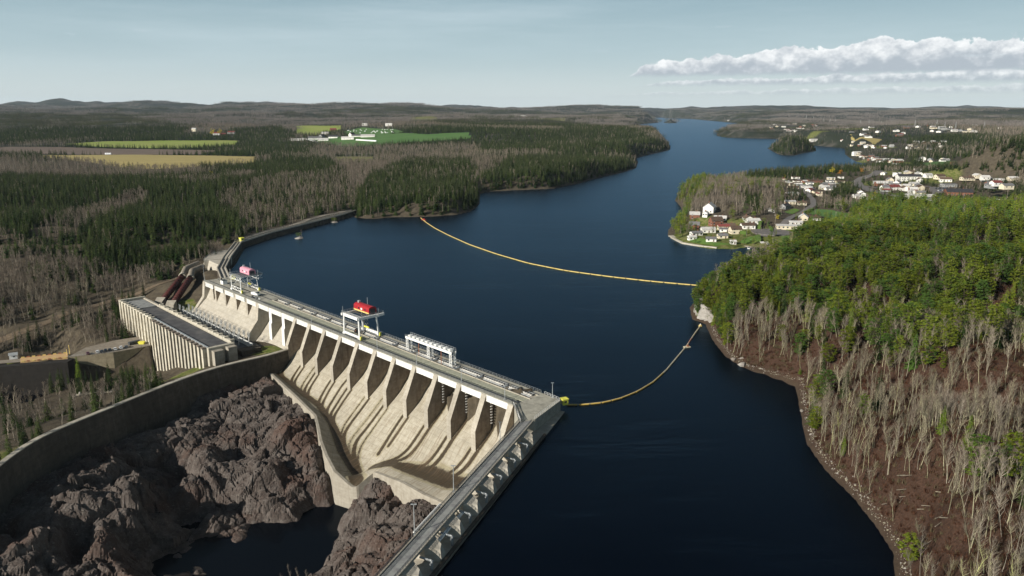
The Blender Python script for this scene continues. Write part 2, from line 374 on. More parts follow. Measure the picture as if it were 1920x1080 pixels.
lctl = ctl([(350, 700, -24), (395, 692, -19), (440, 670, -18), (500, 650, -16), (300, 722, -33), (210, 730, -41), (120, 735, -42), (60, 715, -49), (0, 710, -49), (100, 700, -49), (30, 740, -47),
            (0, 800, -28), (60, 780, -32), (150, 765, -30), (260, 735, -26), (330, 728, -17), (0, 860, -17), (80, 815, -16.5), (170, 780, -16), (400, 690, -15), (500, 667, -14.5), (-60, 920, -16),
            (140, 740, -37), (0, 770, -42), (60, 750, -46), (130, 705, -46), (170, 712, -46), (212, 714, -45), (250, 702, -43), (285, 695, -42), (120, 755, -42), (95, 735, -47), (160, 735, -43),
            (240, 636, -29), (262, 640, -29), (232, 612, -29), (215, 626, -28), (180, 655, -28), (0, 678, -28), (85, 668, -28), (-80, 680, -28), (200, 640, -28), (100, 645, -27), (0, 645, -26), (160, 605, -22), (50, 600, -22), (240, 575, -18), (120, 570, -16), (300, 560, -14), (330, 585, -16),
            (370, 590, -17), (350, 560, -12), (380, 540, -6), (420, 625, -19), (480, 660, -18), (330, 530, -6), (400, 510, -1), (300, 520, -7), (200, 540, -12), (80, 560, -14), (0, 560, -13), (160, 510, -5),
            (420, 480, 0), (350, 480, 3), (200, 480, 3), (50, 480, 1), (450, 440, 3), (600, 405, 3), (650, 390, 4), (300, 420, 12), (100, 420, 10), (550, 370, 10), (700, 380, 8), (800, 370, 14), (840, 380, 14),
            (100, 360, 12), (400, 350, 12), (620, 340, 9), (760, 330, 12), (300, 310, 8), (600, 300, 8), (100, 300, 8), (740, 262, 10), (560, 262, 10), (850, 265, 10), (300, 275, 8), (950, 310, 18), (1050, 310, 22), (1000, 330, 18),
            (1100, 265, 40), (1180, 270, 32), (1020, 275, 30), (1150, 300, 14), (930, 335, 14), (1000, 290, 22),
            # town side and the right-hand hill
            (1330, 400, 14), (1380, 380, 22), (1400, 350, 20), (1330, 365, 22), (1300, 385, 16), (1300, 430, 3), (1330, 450, 3), (1400, 450, 3), (1450, 440, 4), (1440, 400, 8), (1500, 400, 6), (1560, 380, 7), (1480, 350, 6), (1600, 345, 8), (1700, 360, 9), (1800, 350, 14), (1900, 345, 22),
            (1650, 320, 8), (1700, 305, 9), (1800, 305, 12), (1850, 296, 18), (1790, 330, 14), (1870, 280, 40), (1900, 270, 70), (1920, 240, 70), (1600, 300, 5),
            (1500, 520, 20), (1440, 540, 18), (1400, 560, 16), (1345, 575, 13), (1370, 600, 10), (1560, 480, 22), (1620, 450, 24), (1700, 440, 28), (1800, 430, 34), (1900, 420, 38), (1990, 400, 42),
            (1600, 520, 27), (1700, 520, 32), (1850, 520, 40), (1500, 600, 19), (1600, 620, 25), (1700, 650, 30), (1850, 650, 38), (1450, 640, 10), (1420, 670, 5), (1560, 720, 13), (1650, 780, 19), (1800, 800, 30),
            (1580, 800, 9), (1600, 870, 8), (1700, 900, 15), (1850, 930, 24), (1680, 980, 7), (1760, 1040, 11), (1850, 1060, 17), (1540, 440, 12), (1650, 420, 16), (1750, 400, 14), (1800, 400, 18), (1540, 410, 8)])
def shep(x, y, K, p=3.0, soft=6.0):
    num = np.zeros(np.shape(x)); den = np.zeros(np.shape(x))
    for cx, cy, cz in K:
        w_ = 1/((x-cx)**2+(y-cy)**2+soft**2)**(p/2); num += w_*cz; den += w_
    return num/den
lot_poly = np.array(wp([(-120, 690), (0, 674), (60, 671), (127, 668), (160, 655), (215, 640), (262, 634), (290, 640), (282, 650), (212, 661), (127, 673.5), (0, 682.5), (-120, 690)], -28))
foot_poly = np.array(wp([(127, 672.5), (212, 663.5), (288, 650)], -28)+wp([(300, 698), (285, 708), (212, 724), (120, 716)], -44))
canal_poly = np.array(wp([(-60, 692), (30, 688), (127, 684), (128, 700), (150, 722), (60, 745), (0, 760), (-60, 770)], -44))
def ground_h(x, y, raw=False):
    x = np.asarray(x, float); y = np.asarray(y, float)
    s, ins = nat_dist(x, y); Dd = np.hypot(x, y); azm = np.arctan2(x, y)
    near = shep(x, y, lctl, 3.6, 8+0*x)
    # rolling hills that grow with distance from the river
    hA = np.interp(Dd, [0, 1500, 2600, 4200, 6500, 9000, 12500, 17000], [0, 12, 44, 80, 105, 150, 205, 250])
    hA = hA*np.interp(azm, [-.65, -.30, -.1, .1, .22, .6], [1.13, 1.1, 1.02, .86, .80, .80])
    rid = .55*fbm(x, y, 1500, 4, 3)+.45*(1-np.abs(2*fbm(x, y, 2400, 3, 9)-1))
    farh = 8+hA*np.clip((rid-.34)*2.1, 0, 1.25)
    wn_ = 1-sstep(1500, 2600, Dd)
    h = near*wn_+farh*(1-wn_)
    # broad meadows stay flat
    flat = np.exp(-(((x+650)/700)**2+((y-2100)/480)**2)**2)
    h = h*(1-flat)+9*flat
    # the long wooded headland and the town hill keep their own crests
    h = h+np.where(Dd > 900, (fbm(x, y, 420, 3, 31)-.5)*np.interp(Dd, [900, 1600, 4000], [0, 8, 26])*(1-flat), 0)
    bank = 9+Dd*.012
    m = 1.2+Dd*.0035
    k_ = sstep(0, 1, (s+m)/(bank+m))
    hp = np.maximum(h, np.where(Dd > 2600, 5, h))
    natural = np.where(s > -m, hp*k_+.5*sstep(0, 3, s+m), -6*sstep(0, 40, -(s+m))-.3)
    # right bank rises at once from the stones
    natural = natural+(fbm(x, y, 9, 3, 5)-.5)*1.6*sstep(1, 12, s)*(Dd < 1500)
    u, v = uv_of(x, y)
    dry = ~ins & ((v < 8) & (u > -20) & (u < 420) | in_poly(x, y, gorge_poly) | in_poly(x, y, wall_line+[(-420, 160), (-420, 420), tuple(D(330, 12, 0)[:2]), tuple(D(179, 3, 0)[:2])]))
    h2 = np.where(dry, near, natural)
    # switchyard bench, car park terrace and tail canal
    lp = in_poly(x, y, lot_poly); h2 = np.where(lp, -28.2, h2)
    fp = in_poly(x, y, foot_poly); h2 = np.where(fp, np.minimum(h2, -44), h2)
    cp = in_poly(x, y, canal_poly); h2 = np.where(cp & ~lp, np.minimum(h2, -50), h2)
    g = in_poly(x, y, gorge_poly)
    if not raw: h2 = np.where(g, shep(x, y, gctl, 4.0, 4.0)-9, h2)
    h2 = np.where(line_dist(x, y, [(-30, 130), (-12, 205), (0, 245), (12, 275), (12, 285)]) < 16, np.minimum(h2, -12), h2)
    return h2

# polar sheet of ground, finer near the dam, out to the horizon
NA, NR = 760, 520
ang = np.linspace(-.80, .80, NA); rad = np.concatenate([np.geomspace(25, 420, 170), np.geomspace(420, 24000, NR-170+1)[1:]])
AA, RR = np.meshgrid(ang, rad)
gx, gy = (RR*np.sin(AA)).ravel(), (RR*np.cos(AA)).ravel()
gz = ground_h(gx, gy)
gz = gz - np.where(np.hypot(gx, gy) > 20000, 120, 0)
idx = np.arange(NA*len(rad)).reshape(len(rad), NA)
gf = np.stack([idx[:-1, :-1], idx[:-1, 1:], idx[1:, 1:], idx[1:, :-1]], -1).reshape(-1, 4)[:, ::-1]

def ground_mat():
    m = bpy.data.materials.new('ground'); m.use_nodes = True; t = NT(m.node_tree); t.n.clear(); o = t.add('ShaderNodeOutputMaterial')
    b = t.add('ShaderNodeBsdfPrincipled', {'Roughness': .95, 'Specular IOR Level': .1})
    pos = t.add('ShaderNodeNewGeometry').outputs['Position']
    lit = t.add('ShaderNodeAttribute', None, attribute_name='litter').outputs['Fac']
    grs = t.add('ShaderNodeAttribute', None, attribute_name='grass').outputs['Fac']
    n1 = t.noise(pos, .25, 6, .65); n2 = t.noise(pos, 1.6, 6, .7); n3 = t.noise(pos, .012, 5, .6); n4 = t.noise(pos, .0018, 6, .6)
    dull = t.mix(t.ramp(n1, .35, .7), (.065, .054, .040), (.105, .088, .062))
    far = t.mix(t.ramp(n3, .42, .6), (.028, .035, .026), (.100, .092, .082))
    dist = t.math('DIVIDE', t.add('ShaderNodeSeparateXYZ', {0: pos}).outputs[1], 1.0)
    far = t.mix(t.ramp(n4, .46, .56), far, (.022, .028, .019))
    dull = t.mix(t.ramp(dist, 900, 2600), dull, far)
    brown = t.mix(t.ramp(n2, .3, .75), (.034, .020, .014), (.088, .050, .035))
    brown = t.mix(t.ramp(n1, .5, .75), brown, (.055, .034, .022))
    col = t.mix(lit, dull, brown)
    gcol = t.mix(t.ramp(n1, .4, .65), (.085, .115, .022), (.19, .18, .075))
    col = t.mix(t.ramp(t.math('ADD', grs, t.math('MULTIPLY', t.math('SUBTRACT', n2, .5), .8)), .35, .65), col, gcol)
    t.l.new(col, b.inputs['Base Color'])
    bn = t.add('ShaderNodeBump', {'Height': t.math('ADD', n2, n1), 'Strength': .8, 'Distance': .5}); t.l.new(bn.outputs[0], b.inputs['Normal'])
    t.l.new(b.outputs[0], o.inputs[0]); return m
litter = ((gx > 60) & (np.hypot(gx, gy) < 620)).astype(float)*sstep(-3, 3, gz)
def blob(l, z=0):  # soft patches given as (px,py,z,radius)
    s_ = np.zeros(len(gx))
    for x, y, z, r in l:
        p = W(x, y, z); s_ = np.maximum(s_, 1-np.hypot(gx-p[0], gy-p[1])/r)
    return np.clip(s_, 0, 1)
grass = blob([(352, 592, -17, 20), (345, 575, -15, 12), (350, 700, -24, 14), (300, 715, -30, 12), (500, 655, -16, 12), (250, 700, -38, 14), (0, 860, -17, 14), (40, 850, -17, 14), (135, 690, -40, 10),
              (30, 640, -18, 22), (1300, 445, 3, 40), (1350, 455, 3, 45), (1400, 450, 3, 40), (1440, 455, 3, 40), (1480, 440, 4, 40), (1500, 345, 6, 45), (1560, 350, 6, 40), (1620, 345, 8, 50), (1680, 335, 8, 60), (1740, 345, 10, 60), (1660, 368, 8, 45), (1600, 300, 5, 50), (1650, 288, 8, 60), (1530, 268, 5, 70), (1600, 262, 10, 110), (1700, 255, 12, 120), (1480, 245, 12, 150), (1330, 425, 6, 40), (1390, 430, 5, 40), (1700, 310, 9, 50)])
grass = np.clip(grass*1.9, 0, 1)*(.50+.75*fbm(gx, gy, 30, 3, 7))
ground = obj('ground', npmesh('ground', np.stack([gx, gy, gz], 1), gf, [ground_mat()], smooth=True,
             attrs={'litter': ('FLOAT', litter), 'grass': ('FLOAT', grass)}))
props(ground, 'brown forest floor and rolling wooded hills reaching to the horizon', kind='structure')

# ---------------------------------------------------------------- water
def water_mat(name, deep, fine=1.0, wind=True):
    m = bpy.data.materials.new(name); m.use_nodes = True; t = NT(m.node_tree); t.n.clear(); o = t.add('ShaderNodeOutputMaterial')
    pos = t.add('ShaderNodeNewGeometry').outputs['Position']
    rp = t.add('ShaderNodeVectorRotate', {'Vector': pos, 'Angle': R(25)}, rotation_type='Z_AXIS').outputs[0]
    st = t.add('ShaderNodeMapping', {'Vector': rp, 'Scale': (1, .35, 1)}).outputs[0]
    big = t.noise(t.add('ShaderNodeMapping', {'Vector': pos, 'Scale': (.35, 1, 1)}).outputs[0], .006, 5, .6)
    sl = t.ramp(t.noise(t.add('ShaderNodeMapping', {'Vector': pos, 'Scale': (.45, 1.5, 1)}).outputs[0], .020, 7, .75), .53, .66)
    w1 = t.noise(st, .55*fine, 4, .6); w2 = t.noise(st, 2.0*fine, 3, .6)
    hgt = t.math('ADD', t.math('MULTIPLY', w1, 1.0), t.math('MULTIPLY', w2, .35))
    amt = t.math('MULTIPLY', t.ramp(big, .35, .65, .30, 1.0), t.math('MULTIPLY_ADD', sl, -.75, 1.0))
    bn = t.add('ShaderNodeBump', {'Height': t.math('MULTIPLY', hgt, amt), 'Strength': .55 if wind else .3, 'Distance': .55 if wind else .25})
    gl_ = t.add('ShaderNodeBsdfAnisotropic', {'Color': (.28, .42, .56, 1) if wind else (.35, .40, .45, 1), 'Roughness': .24 if wind else .12, 'Normal': bn})
    b = t.add('ShaderNodeMixShader', {0: t.add('ShaderNodeFresnel', {'IOR': 1.27, 'Normal': bn}), 1: t.add('ShaderNodeBsdfDiffuse', {'Color': deep+(1,)}), 2: gl_})
    t.l.new(b.outputs[0], o.inputs[0]); return m
def poly_obj(name, P, z, m, label, kind='structure'):
    vs = [Vector((x, y, 0)) for x, y in P]; tri = tessellate_polygon([vs])
    me = bpy.data.meshes.new(name); me.from_pydata([(v.x, v.y, z) for v in vs], [], [tuple(t_) for t_ in tri]); me.materials.append(m)
    import bmesh
    bm = bmesh.new(); bm.from_mesh(me); bmesh.ops.recalc_face_normals(bm, faces=bm.faces)
    for f in bm.faces:
        if f.normal.z < 0: f.normal_flip()
    bm.to_mesh(me); bm.free()
    return props(obj(name, me), label, kind=kind)
MW = water_mat('reservoir_water', (.0005, .0012, .0036))
poly_obj('water', water_poly, 0.0, MW, 'dark blue wind-ruffled reservoir and the long lake beyond')
MW2 = water_mat('tail_water', (.002, .003, .005), 1.6, False)
poly_obj('river_pool', [(-300, 100), (20, 60), (10, 210), (-40, 330), (-110, 330), (-200, 280), (-300, 240)], -50.0, MW2, 'still black pool in the rocky gorge below the spillway')
poly_obj('tail_canal', [tuple(p) for p in wp([(-160, 680), (20, 676), (128, 676), (175, 715), (120, 752), (0, 800), (-160, 830)], -47)], -47.5, MW2, 'dark tail canal under the yellow-railed bridge')

# ---------------------------------------------------------------- fractured bedrock of the gorge
def voro(x, y, scale, s):
    """cell noise: returns F1, F2, cell tilt height"""
    x = x/scale; y = y/scale; ix = np.floor(x); iy = np.floor(y)
    f1 = np.full(x.shape, 9.); f2 = np.full(x.shape, 9.); hgt = np.zeros(x.shape)
    for dx in (-1, 0, 1):
        for dy in (-1, 0, 1):
            cx, cy = ix+dx+500, iy+dy+500
            px = cx-500+_h(cx, cy, s); py = cy-500+_h(cx, cy, s+1)
            d = np.hypot(x-px, y-py)
            th = (_h(cx, cy, s+2)-.5); a = (_h(cx, cy, s+3)-.5)*1.6; b_ = (_h(cx, cy, s+4)-.5)*1.6
            hh = th+a*(x-px)+b_*(y-py)
            c1 = d < f1
            f2 = np.where(c1, f1, np.minimum(f2, d)); hgt = np.where(c1, hh, hgt); f1 = np.where(c1, d, f1)
    return f1, f2, hgt
st_ = .48
rx = np.arange(-262, 8, st_); ry = np.arange(112, 412, st_)
RX, RY = np.meshgrid(rx, ry); fx, fy = RX.ravel(), RY.ravel()
big_d = line_dist(fx, fy, wall_line)
keep = in_poly(fx, fy, gorge_poly) & (fy > 120)
pxx, pyy, _ = PJ(fx, fy, -35+0*fx); keep &= (pxx > -120) & (pyy < 1190)
def rock_h(x, y):
    b_ = shep(x, y, gctl, 4.0, 4.0)
    wx = x+3*(fbm(x, y, 26, 2, 41)-.5); wy = y+3*(fbm(x, y, 26, 2, 57)-.5)
    # joints run obliquely across the gorge
    q = .83*wx+.56*wy; r_ = -.56*wx+.83*wy
    g1, g2, h1 = voro(q/1.7, r_, 15, 3); a1, a2, h2 = voro(q/1.5, r_, 5.2, 13); c1, c2, h3 = voro(q/1.9, r_, 2.1, 23)
    _, _, h4 = voro(q/1.2, r_, 1.0, 33)
    n = 4.2*h1+2.5*h2+1.0*h3+.25*h4+2.0*(fbm(x, y, 34, 4, 71)-.5)
    n -= 2.6*(1-sstep(.0, .13, g2-g1))+1.0*(1-sstep(.0, .16, a2-a1))+.40*(1-sstep(.0, .2, c2-c1))
    sw = (q*.9+r_*.25)/5.5+fbm(x, y, 30, 2, 61)*1.2; n += .9*((sw-np.floor(sw))-.5)
    return b_+n*.80*sstep(-56, -44, b_)+.6
hz = rock_h(fx, fy)
# keep clear of the spillway lip: tuck under the concrete
u_, v_ = uv_of(fx, fy)
KLU = [-16, 0, 16, 30.7, 44, 53.5, 56, 60.5, 67, 78, 89, 101, 113, 137, 171, 181, 183]; KLV = [-32.5, -32, -32.4, -31.4, -31.2, -31, -38, -40.5, -42.5, -40, -36.5, -31, -25.8, -23, -19, -17.5, -10]
KLZ = [-27.2, -27.6, -28.8, -30, -32, -33.4, -39.4, -37.8, -34.2, -31.5, -29, -27.8, -27, -25, -23, -22.6, -22]
lv_ = np.interp(u_, KLU, KLV); lz_ = np.interp(u_, KLU, KLZ); dvl = lv_-v_
hz = np.where(dvl < 9, np.minimum(hz, lz_-1.0-np.clip(3-dvl, 0, 3)*.5-np.where(dvl < 0, 14, 0)+np.clip(dvl-3, 0, 9)*.9), hz)
n2 = np.full(keep.size, -1); n2[keep] = np.arange(keep.sum())
ii = np.arange(keep.size).reshape(RX.shape)
q4 = np.stack([ii[:-1, :-1], ii[:-1, 1:], ii[1:, 1:], ii[1:, :-1]], -1).reshape(-1, 4)
q4 = n2[q4[keep[q4].all(1)]]
def rock_mat(name, a, b_, c_, lich, amt=.5):
    m = bpy.data.materials.new(name); m.use_nodes = True; t = NT(m.node_tree); t.n.clear(); o = t.add('ShaderNodeOutputMaterial')
    b = t.add('ShaderNodeBsdfPrincipled', {'Roughness': .9, 'Specular IOR Level': .12})
    pos = t.add('ShaderNodeNewGeometry').outputs['Position']
    n0 = t.noise(pos, .035, 5, .6); n1 = t.noise(pos, .22, 6, .7); n2_ = t.noise(pos, 1.3, 6, .7)
    rr = t.add('ShaderNodeMapping', {'Vector': pos, 'Rotation': (.3, .2, .6), 'Scale': (.35, 1.6, 1.2)}).outputs[0]
    n3_ = t.noise(rr, 1.1, 6, .75)
    col = t.mix(t.ramp(n1, .38, .64), a, b_)
    col = t.mix(t.ramp(n0, .48, .66), col, c_)
    col = t.mix(t.ramp(n2_, .55, .8, 0, .8), col, tuple(x*.35 for x in a))
    col = t.mix(t.math('MULTIPLY', t.ramp(n3_, .54, .74), amt), col, lich)
    t.l.new(col, b.inputs['Base Color'])
    bn = t.add('ShaderNodeBump', {'Height': t.math('ADD', n3_, t.math('MULTIPLY', n2_, .8)), 'Strength': .9, 'Distance': .45}); t.l.new(bn.outputs[0], b.inputs['Normal'])
    t.l.new(b.outputs[0], o.inputs[0]); return m
M_rock = rock_mat('gorge_rock', (.070, .057, .051), (.120, .104, .095), (.085, .056, .046), (.33, .31, .265), .62)
M_grey = rock_mat('grey_rock', (.26, .24, .22), (.36, .34, .31), (.22, .19, .16), (.45, .43, .36))
jx = .45*(vn(fy*.8+hz*1.3, hz*1.7+fx*.3, 2.3, 5)-.5)+rng.uniform(-.1, .1, len(fx)); jy = .45*(vn(fx*.8-hz*1.2, hz*1.6+fy*.3, 2.1, 8)-.5)+rng.uniform(-.1, .1, len(fx))
gr = obj('bedrock', npmesh('bedrock', np.stack([(fx+jx)[keep], (fy+jy)[keep], hz[keep]], 1), q4, [M_rock], smooth=False))
props(gr, 'fractured reddish black bedrock mounds filling the gorge below the dam', kind='structure')
def HL(x, y):
    """height of the built ground sheet (bilinear look-up)"""
    x = np.asarray(x, float); y = np.asarray(y, float); a = np.clip((np.arctan2(x, y)-ang[0])/(ang[1]-ang[0]), 0, NA-1.001)
    r = np.clip(np.interp(np.hypot(x, y), rad, np.arange(len(rad))), 0, len(rad)-1.001); i = a.astype(int); j = r.astype(int); fa = a-i; fr = r-j; Zg = gz.reshape(len(rad), NA)
    return (Zg[j, i]*(1-fa)+Zg[j, i+1]*fa)*(1-fr)+(Zg[j+1, i]*(1-fa)+Zg[j+1, i+1]*fa)*fr
# ---------------------------------------------------------------- the dam
dam = thing('dam', 'long pale concrete gravity dam with a gated spillway crossing the gorge', 'dam', D(0, 0, -20))
NP = 20; SP = 16.3; HW = 1.45        # pier count, spacing, half width
def uvf(u0): return lambda t, p, q: D(u0+t, p, q)
# spillway bed: trough line and lip line along the dam
KU = [-16, -8, 5, 12, 30, 49, 58, 66, 71, 83, 95, 105, 125, 146, 171, 181]
TV = [-17, -17, -17.5, -20, -20.5, -23.6, -28, -33, -33, -31, -26.5, -22.7, -18, -17.6, -15.6, -14.5]
TZ = [-25.2, -25.4, -26, -28, -30, -31.2, -34, -39.6, -37.3, -34.4, -32.2, -30.2, -28, -26, -24, -23.4]
LU = [-16, 0, 16, 30.7, 44, 53.5, 55.5, 58, 60.5, 67, 78, 89, 101, 113, 137, 171, 181]
LV = [-32.5, -32, -32.4, -31.4, -31.2, -31, -38, -39.5, -40.5, -42.5, -40, -36.5, -31, -25.8, -23, -19, -17.5]
LZ = [-27.2, -27.6, -28.8, -30, -32, -33.4, -39.4, -39.4, -37.8, -34.2, -31.5, -29, -27.8, -27, -25, -23, -22.6]
us = np.arange(-14, 179.31, .45); ns = 150
prof_v = np.array([14, 11, 8.5, 6.5, 4.5, 2, -.8, -5.4]); prof_z = np.array([-2.6, -3.1, -4.6, -6.6, -8.8, -11.9, -14.4, -18.1])
cv, cz = [], []
for u in us:
    tv = np.interp(u, KU, TV); tz = np.interp(u, KU, TZ); lv = np.interp(u, LU, LV); lz = np.interp(u, LU, LZ)
    p0 = np.array([-5.4, -18.1]); p1 = np.array([tv, tz]); L = abs(tv+5.4)
    m0 = np.array([-1, -.92])*L*1.15; m1 = np.array([-1, -.03])*L*.95
    t = np.linspace(0, 1, 60)[1:, None]; h00 = 2*t**3-3*t**2+1; h10 = t**3-2*t**2+t; h01 = -2*t**3+3*t**2; h11 = t**3-t**2
    mid = h00*p0+h10*m0+h01*p1+h11*m1
    s_ = np.linspace(0, 1, 26)[1:]; lipv = tv+(lv-tv)*s_; lipz = tz+(lz-tz)*(s_**1.5)
    t0 = np.linspace(14, -5.4, 42); pz = np.interp(-t0, -prof_v, prof_z)
    pz[1:-1] = (pz[:-2]+pz[1:-1]*2+pz[2:])/4
    cv.append(np.concatenate([t0, mid[:, 0], lipv])); cz.append(np.concatenate([pz, mid[:, 1], lipz]))
cv = np.array(cv); cz = np.array(cz); nu, nv_ = cv.shape
for _ in range(6): cz[1:-1, 44:] = (cz[:-2, 44:]+2*cz[1:-1, 44:]+cz[2:, 44:])/4
# follow the water: steepest-descent threads from both sides of each pier nose, leaving wet stains
wet = np.zeros((nu, nv_))
def bed_z(u, v):
    i = int(np.clip(round((u-us[0])/.45), 0, nu-1)); return np.interp(-v, -cv[i], cz[i])
UUg = np.repeat(us[:, None], nv_, 1)
threads = []
seeds = [(SP*i+o, -6.3, .9 if (i, o) not in ((5, -1.9), (6, 1.9)) else .6) for i in range(1, 12) for o in (-1.9, 1.9)]+[(5*SP+6, 6, .55), (7*SP+7, 4, .8), (9*SP+6, 3, .6), (2*SP+SP-2.2, 4, .7), (SP-2.4, 6, .8), (2*SP-2.4, 5, .8)]
for su, sv_, wgt in seeds:
    u, v = su, sv_; path = [(u, v)]; vu = 0.0
    for _ in range(700):
        e = .6; gu = (bed_z(u+e, v)-bed_z(u-e, v))/(2*e); gv = (bed_z(u, v+e)-bed_z(u, v-e))/(2*e)
        # blend the fall line with a drift to the drain once near the trough
        tvv = np.interp(u, KU, TV); near = max(0, 1-(v-tvv)/13)
        du = -gu*1.5+near*(.55 if u < 64 else -.55); dv = -gv
        if v <= tvv+.8: dv = max(dv, 0)*.2+(tvv+.8-v)*.3
        q = math.hypot(du, dv)+1e-6; u += du/q*.4; v += dv/q*.4; path.append((u, v))
        if abs(u-65) < 1.2 or u < -12 or u > 178: break
    threads.append((np.array(path), wgt))
for P, wgt in threads:
    P = P[::2]
    for i0 in range(0, len(P)-1):
        (a, b), = P[i0:i0+1]
        iu = slice(max(0, int((a-us[0]-4)/.45)), int((a-us[0]+4)/.45)+1)
        d = np.hypot(UUg[iu]-a, cv[iu]-b); grow = 1.15+min(i0, 60)*.016
        wet[iu] = np.maximum(wet[iu], np.clip(1.25-d/grow, 0, 1)*wgt)
tvg = np.interp(us, KU, TV)[:, None]
wet = np.maximum(wet, np.clip(1.3-np.abs(cv-tvg-.2)/np.interp(us, [-14, 4, 30, 45, 52, 66, 80, 110, 178], [3.0, 5.6, 6.0, 3.8, 2.0, 2.6, 1.9, 1.9, 1.4])[:, None], 0, 1))
wet = np.maximum(wet, np.clip(1.2-np.hypot((UUg-60)/6, (cv+37)/4.5), 0, 1))
PX = O2[0]+U2[0]*UUg+V2[0]*cv; PY = O2[1]+U2[1]*UUg+V2[1]*cv
lane = UUg+np.clip(-6-cv, 0, 60)*.02*(66-UUg)/4
ii = np.arange(nu*nv_).reshape(nu, nv_)
qf = np.stack([ii[:-1, :-1], ii[1:, :-1], ii[1:, 1:], ii[:-1, 1:]], -1).reshape(-1, 4)[:, ::-1]
dl = dam.location
me = npmesh('spillway_chute', np.stack([PX.ravel()-dl[0], PY.ravel()-dl[1], cz.ravel()-dl[2]], 1), qf[:, ::-1], [M_chute], smooth=True,
            attrs={'wet': ('FLOAT', wet.ravel()), 'lane': ('FLOAT', lane.ravel())})
obj('spillway_chute', me, dam)
# lip wall hanging below the outer edge
lip = MB(); lu = us; LVv = cv[:, -1]; LZz = cz[:, -1]
for i in range(nu-1):
    a = [(lu[i], LVv[i], LZz[i]), (lu[i+1], LVv[i+1], LZz[i+1])]
    w1, w2 = 1.3, 1.3
    top = [D(a[0][0], a[0][1], a[0][2]+.25), D(a[1][0], a[1][1], a[1][2]+.25), D(a[1][0], a[1][1]-w2, a[1][2]+.25), D(a[0][0], a[0][1]-w1, a[0][2]+.25)]
    bot = [(p[0], p[1], p[2]-16) for p in top]
    lip.add([*bot, *top], [(4, 5, 6, 7), (3, 2, 6, 7), (0, 1, 5, 4)], M_conc)
lip.part('lip_wall', dam)

# piers of the spillway (one shared shape), and of the left section
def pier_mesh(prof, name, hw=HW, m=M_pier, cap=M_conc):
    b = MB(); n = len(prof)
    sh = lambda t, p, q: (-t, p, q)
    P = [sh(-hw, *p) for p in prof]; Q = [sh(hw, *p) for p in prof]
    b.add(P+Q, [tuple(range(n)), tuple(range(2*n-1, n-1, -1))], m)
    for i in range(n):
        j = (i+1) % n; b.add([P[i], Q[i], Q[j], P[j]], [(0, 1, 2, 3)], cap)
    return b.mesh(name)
def place_pier(me, u, name='pier', z=0):
    o = obj(name, me, dam, Vector(D(u, 0, z))-dam.location); o.rotation_euler[2] = DAM_ROT; return o
sp_prof = [(17.5, 4.2), (16.2, -30), (-6.2, -30), (-6.4, -9.9), (-.2, 4.55), (.6, 4.6)]
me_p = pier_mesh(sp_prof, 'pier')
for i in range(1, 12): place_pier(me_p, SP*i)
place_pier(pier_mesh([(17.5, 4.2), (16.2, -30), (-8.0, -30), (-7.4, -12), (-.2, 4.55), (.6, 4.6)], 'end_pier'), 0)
stub = pier_mesh([(17.5, 4.2), (16.2, -30), (0, -30), (0, 4.5)], 'left_pier', 1.2, M_pier, M_conc)
for i in (14, 15, 16, 17): 
    if i != 14: place_pier(stub, SP*i-1.0)
place_pier(stub, SP*17+14.8); place_pier(stub, SP*17+19.5)
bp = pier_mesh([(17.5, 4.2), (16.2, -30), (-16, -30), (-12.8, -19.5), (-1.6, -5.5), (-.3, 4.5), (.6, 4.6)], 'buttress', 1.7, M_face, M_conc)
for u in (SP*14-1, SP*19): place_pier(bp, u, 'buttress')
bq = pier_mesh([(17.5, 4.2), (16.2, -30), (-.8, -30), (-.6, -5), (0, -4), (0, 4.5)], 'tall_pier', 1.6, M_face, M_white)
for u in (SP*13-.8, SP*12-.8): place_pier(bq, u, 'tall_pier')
# sloping faces of the left section and the water-retaining wall behind the gates
fa = MB()
fa.prism([(12, 3.2), (9, 2.6), (4.0, 1.6), (0, -6.4), (-9.2, -15.2), (-14, -20), (-14, -30), (14, -30), (14, 3.2)], lambda t, p, q: D(t, p, q), SP*14-1, SP*19, M_face)
fa.prism([(12, -1.5), (9, -3.2), (0, -14.4), (-5, -19.5), (-8, -30), (14, -30), (14, -1.5)], lambda t, p, q: D(t, p, q), SP*11, SP*14-1.2, M_face)
fa.part('sloping_face', dam)
gt = MB()
for i in range(0, 11): gt.prism([(12.0, 2.6), (12.0, -6), (12.8, -6), (12.8, 2.6)], lambda t, p, q: D(t, p, q), SP*i+HW+.02, SP*(i+1)-HW-.02, M_dark)
gt.prism([(12.1, 4.4), (12.1, -20), (16, -20), (16, 4.4)], lambda t, p, q: D(t, p, q), SP*11+HW, SP*19+1.6, M_conc)
gt.part('sluice_gates', dam)
# concrete brackets with ladder rungs beside the right-most gates
me_ld = MB().box((0, 0, 0), (.9, .9, .3), M_beam).mesh('ladder_rung')
for i in (1, 2, 3):
    for k_ in range(9): o = obj('ladder_rung', me_ld, dam, Vector(D(SP*i-HW-.5, 2.2, 1.6-k_*1.25))-dam.location); o.rotation_euler[2] = DAM_ROT

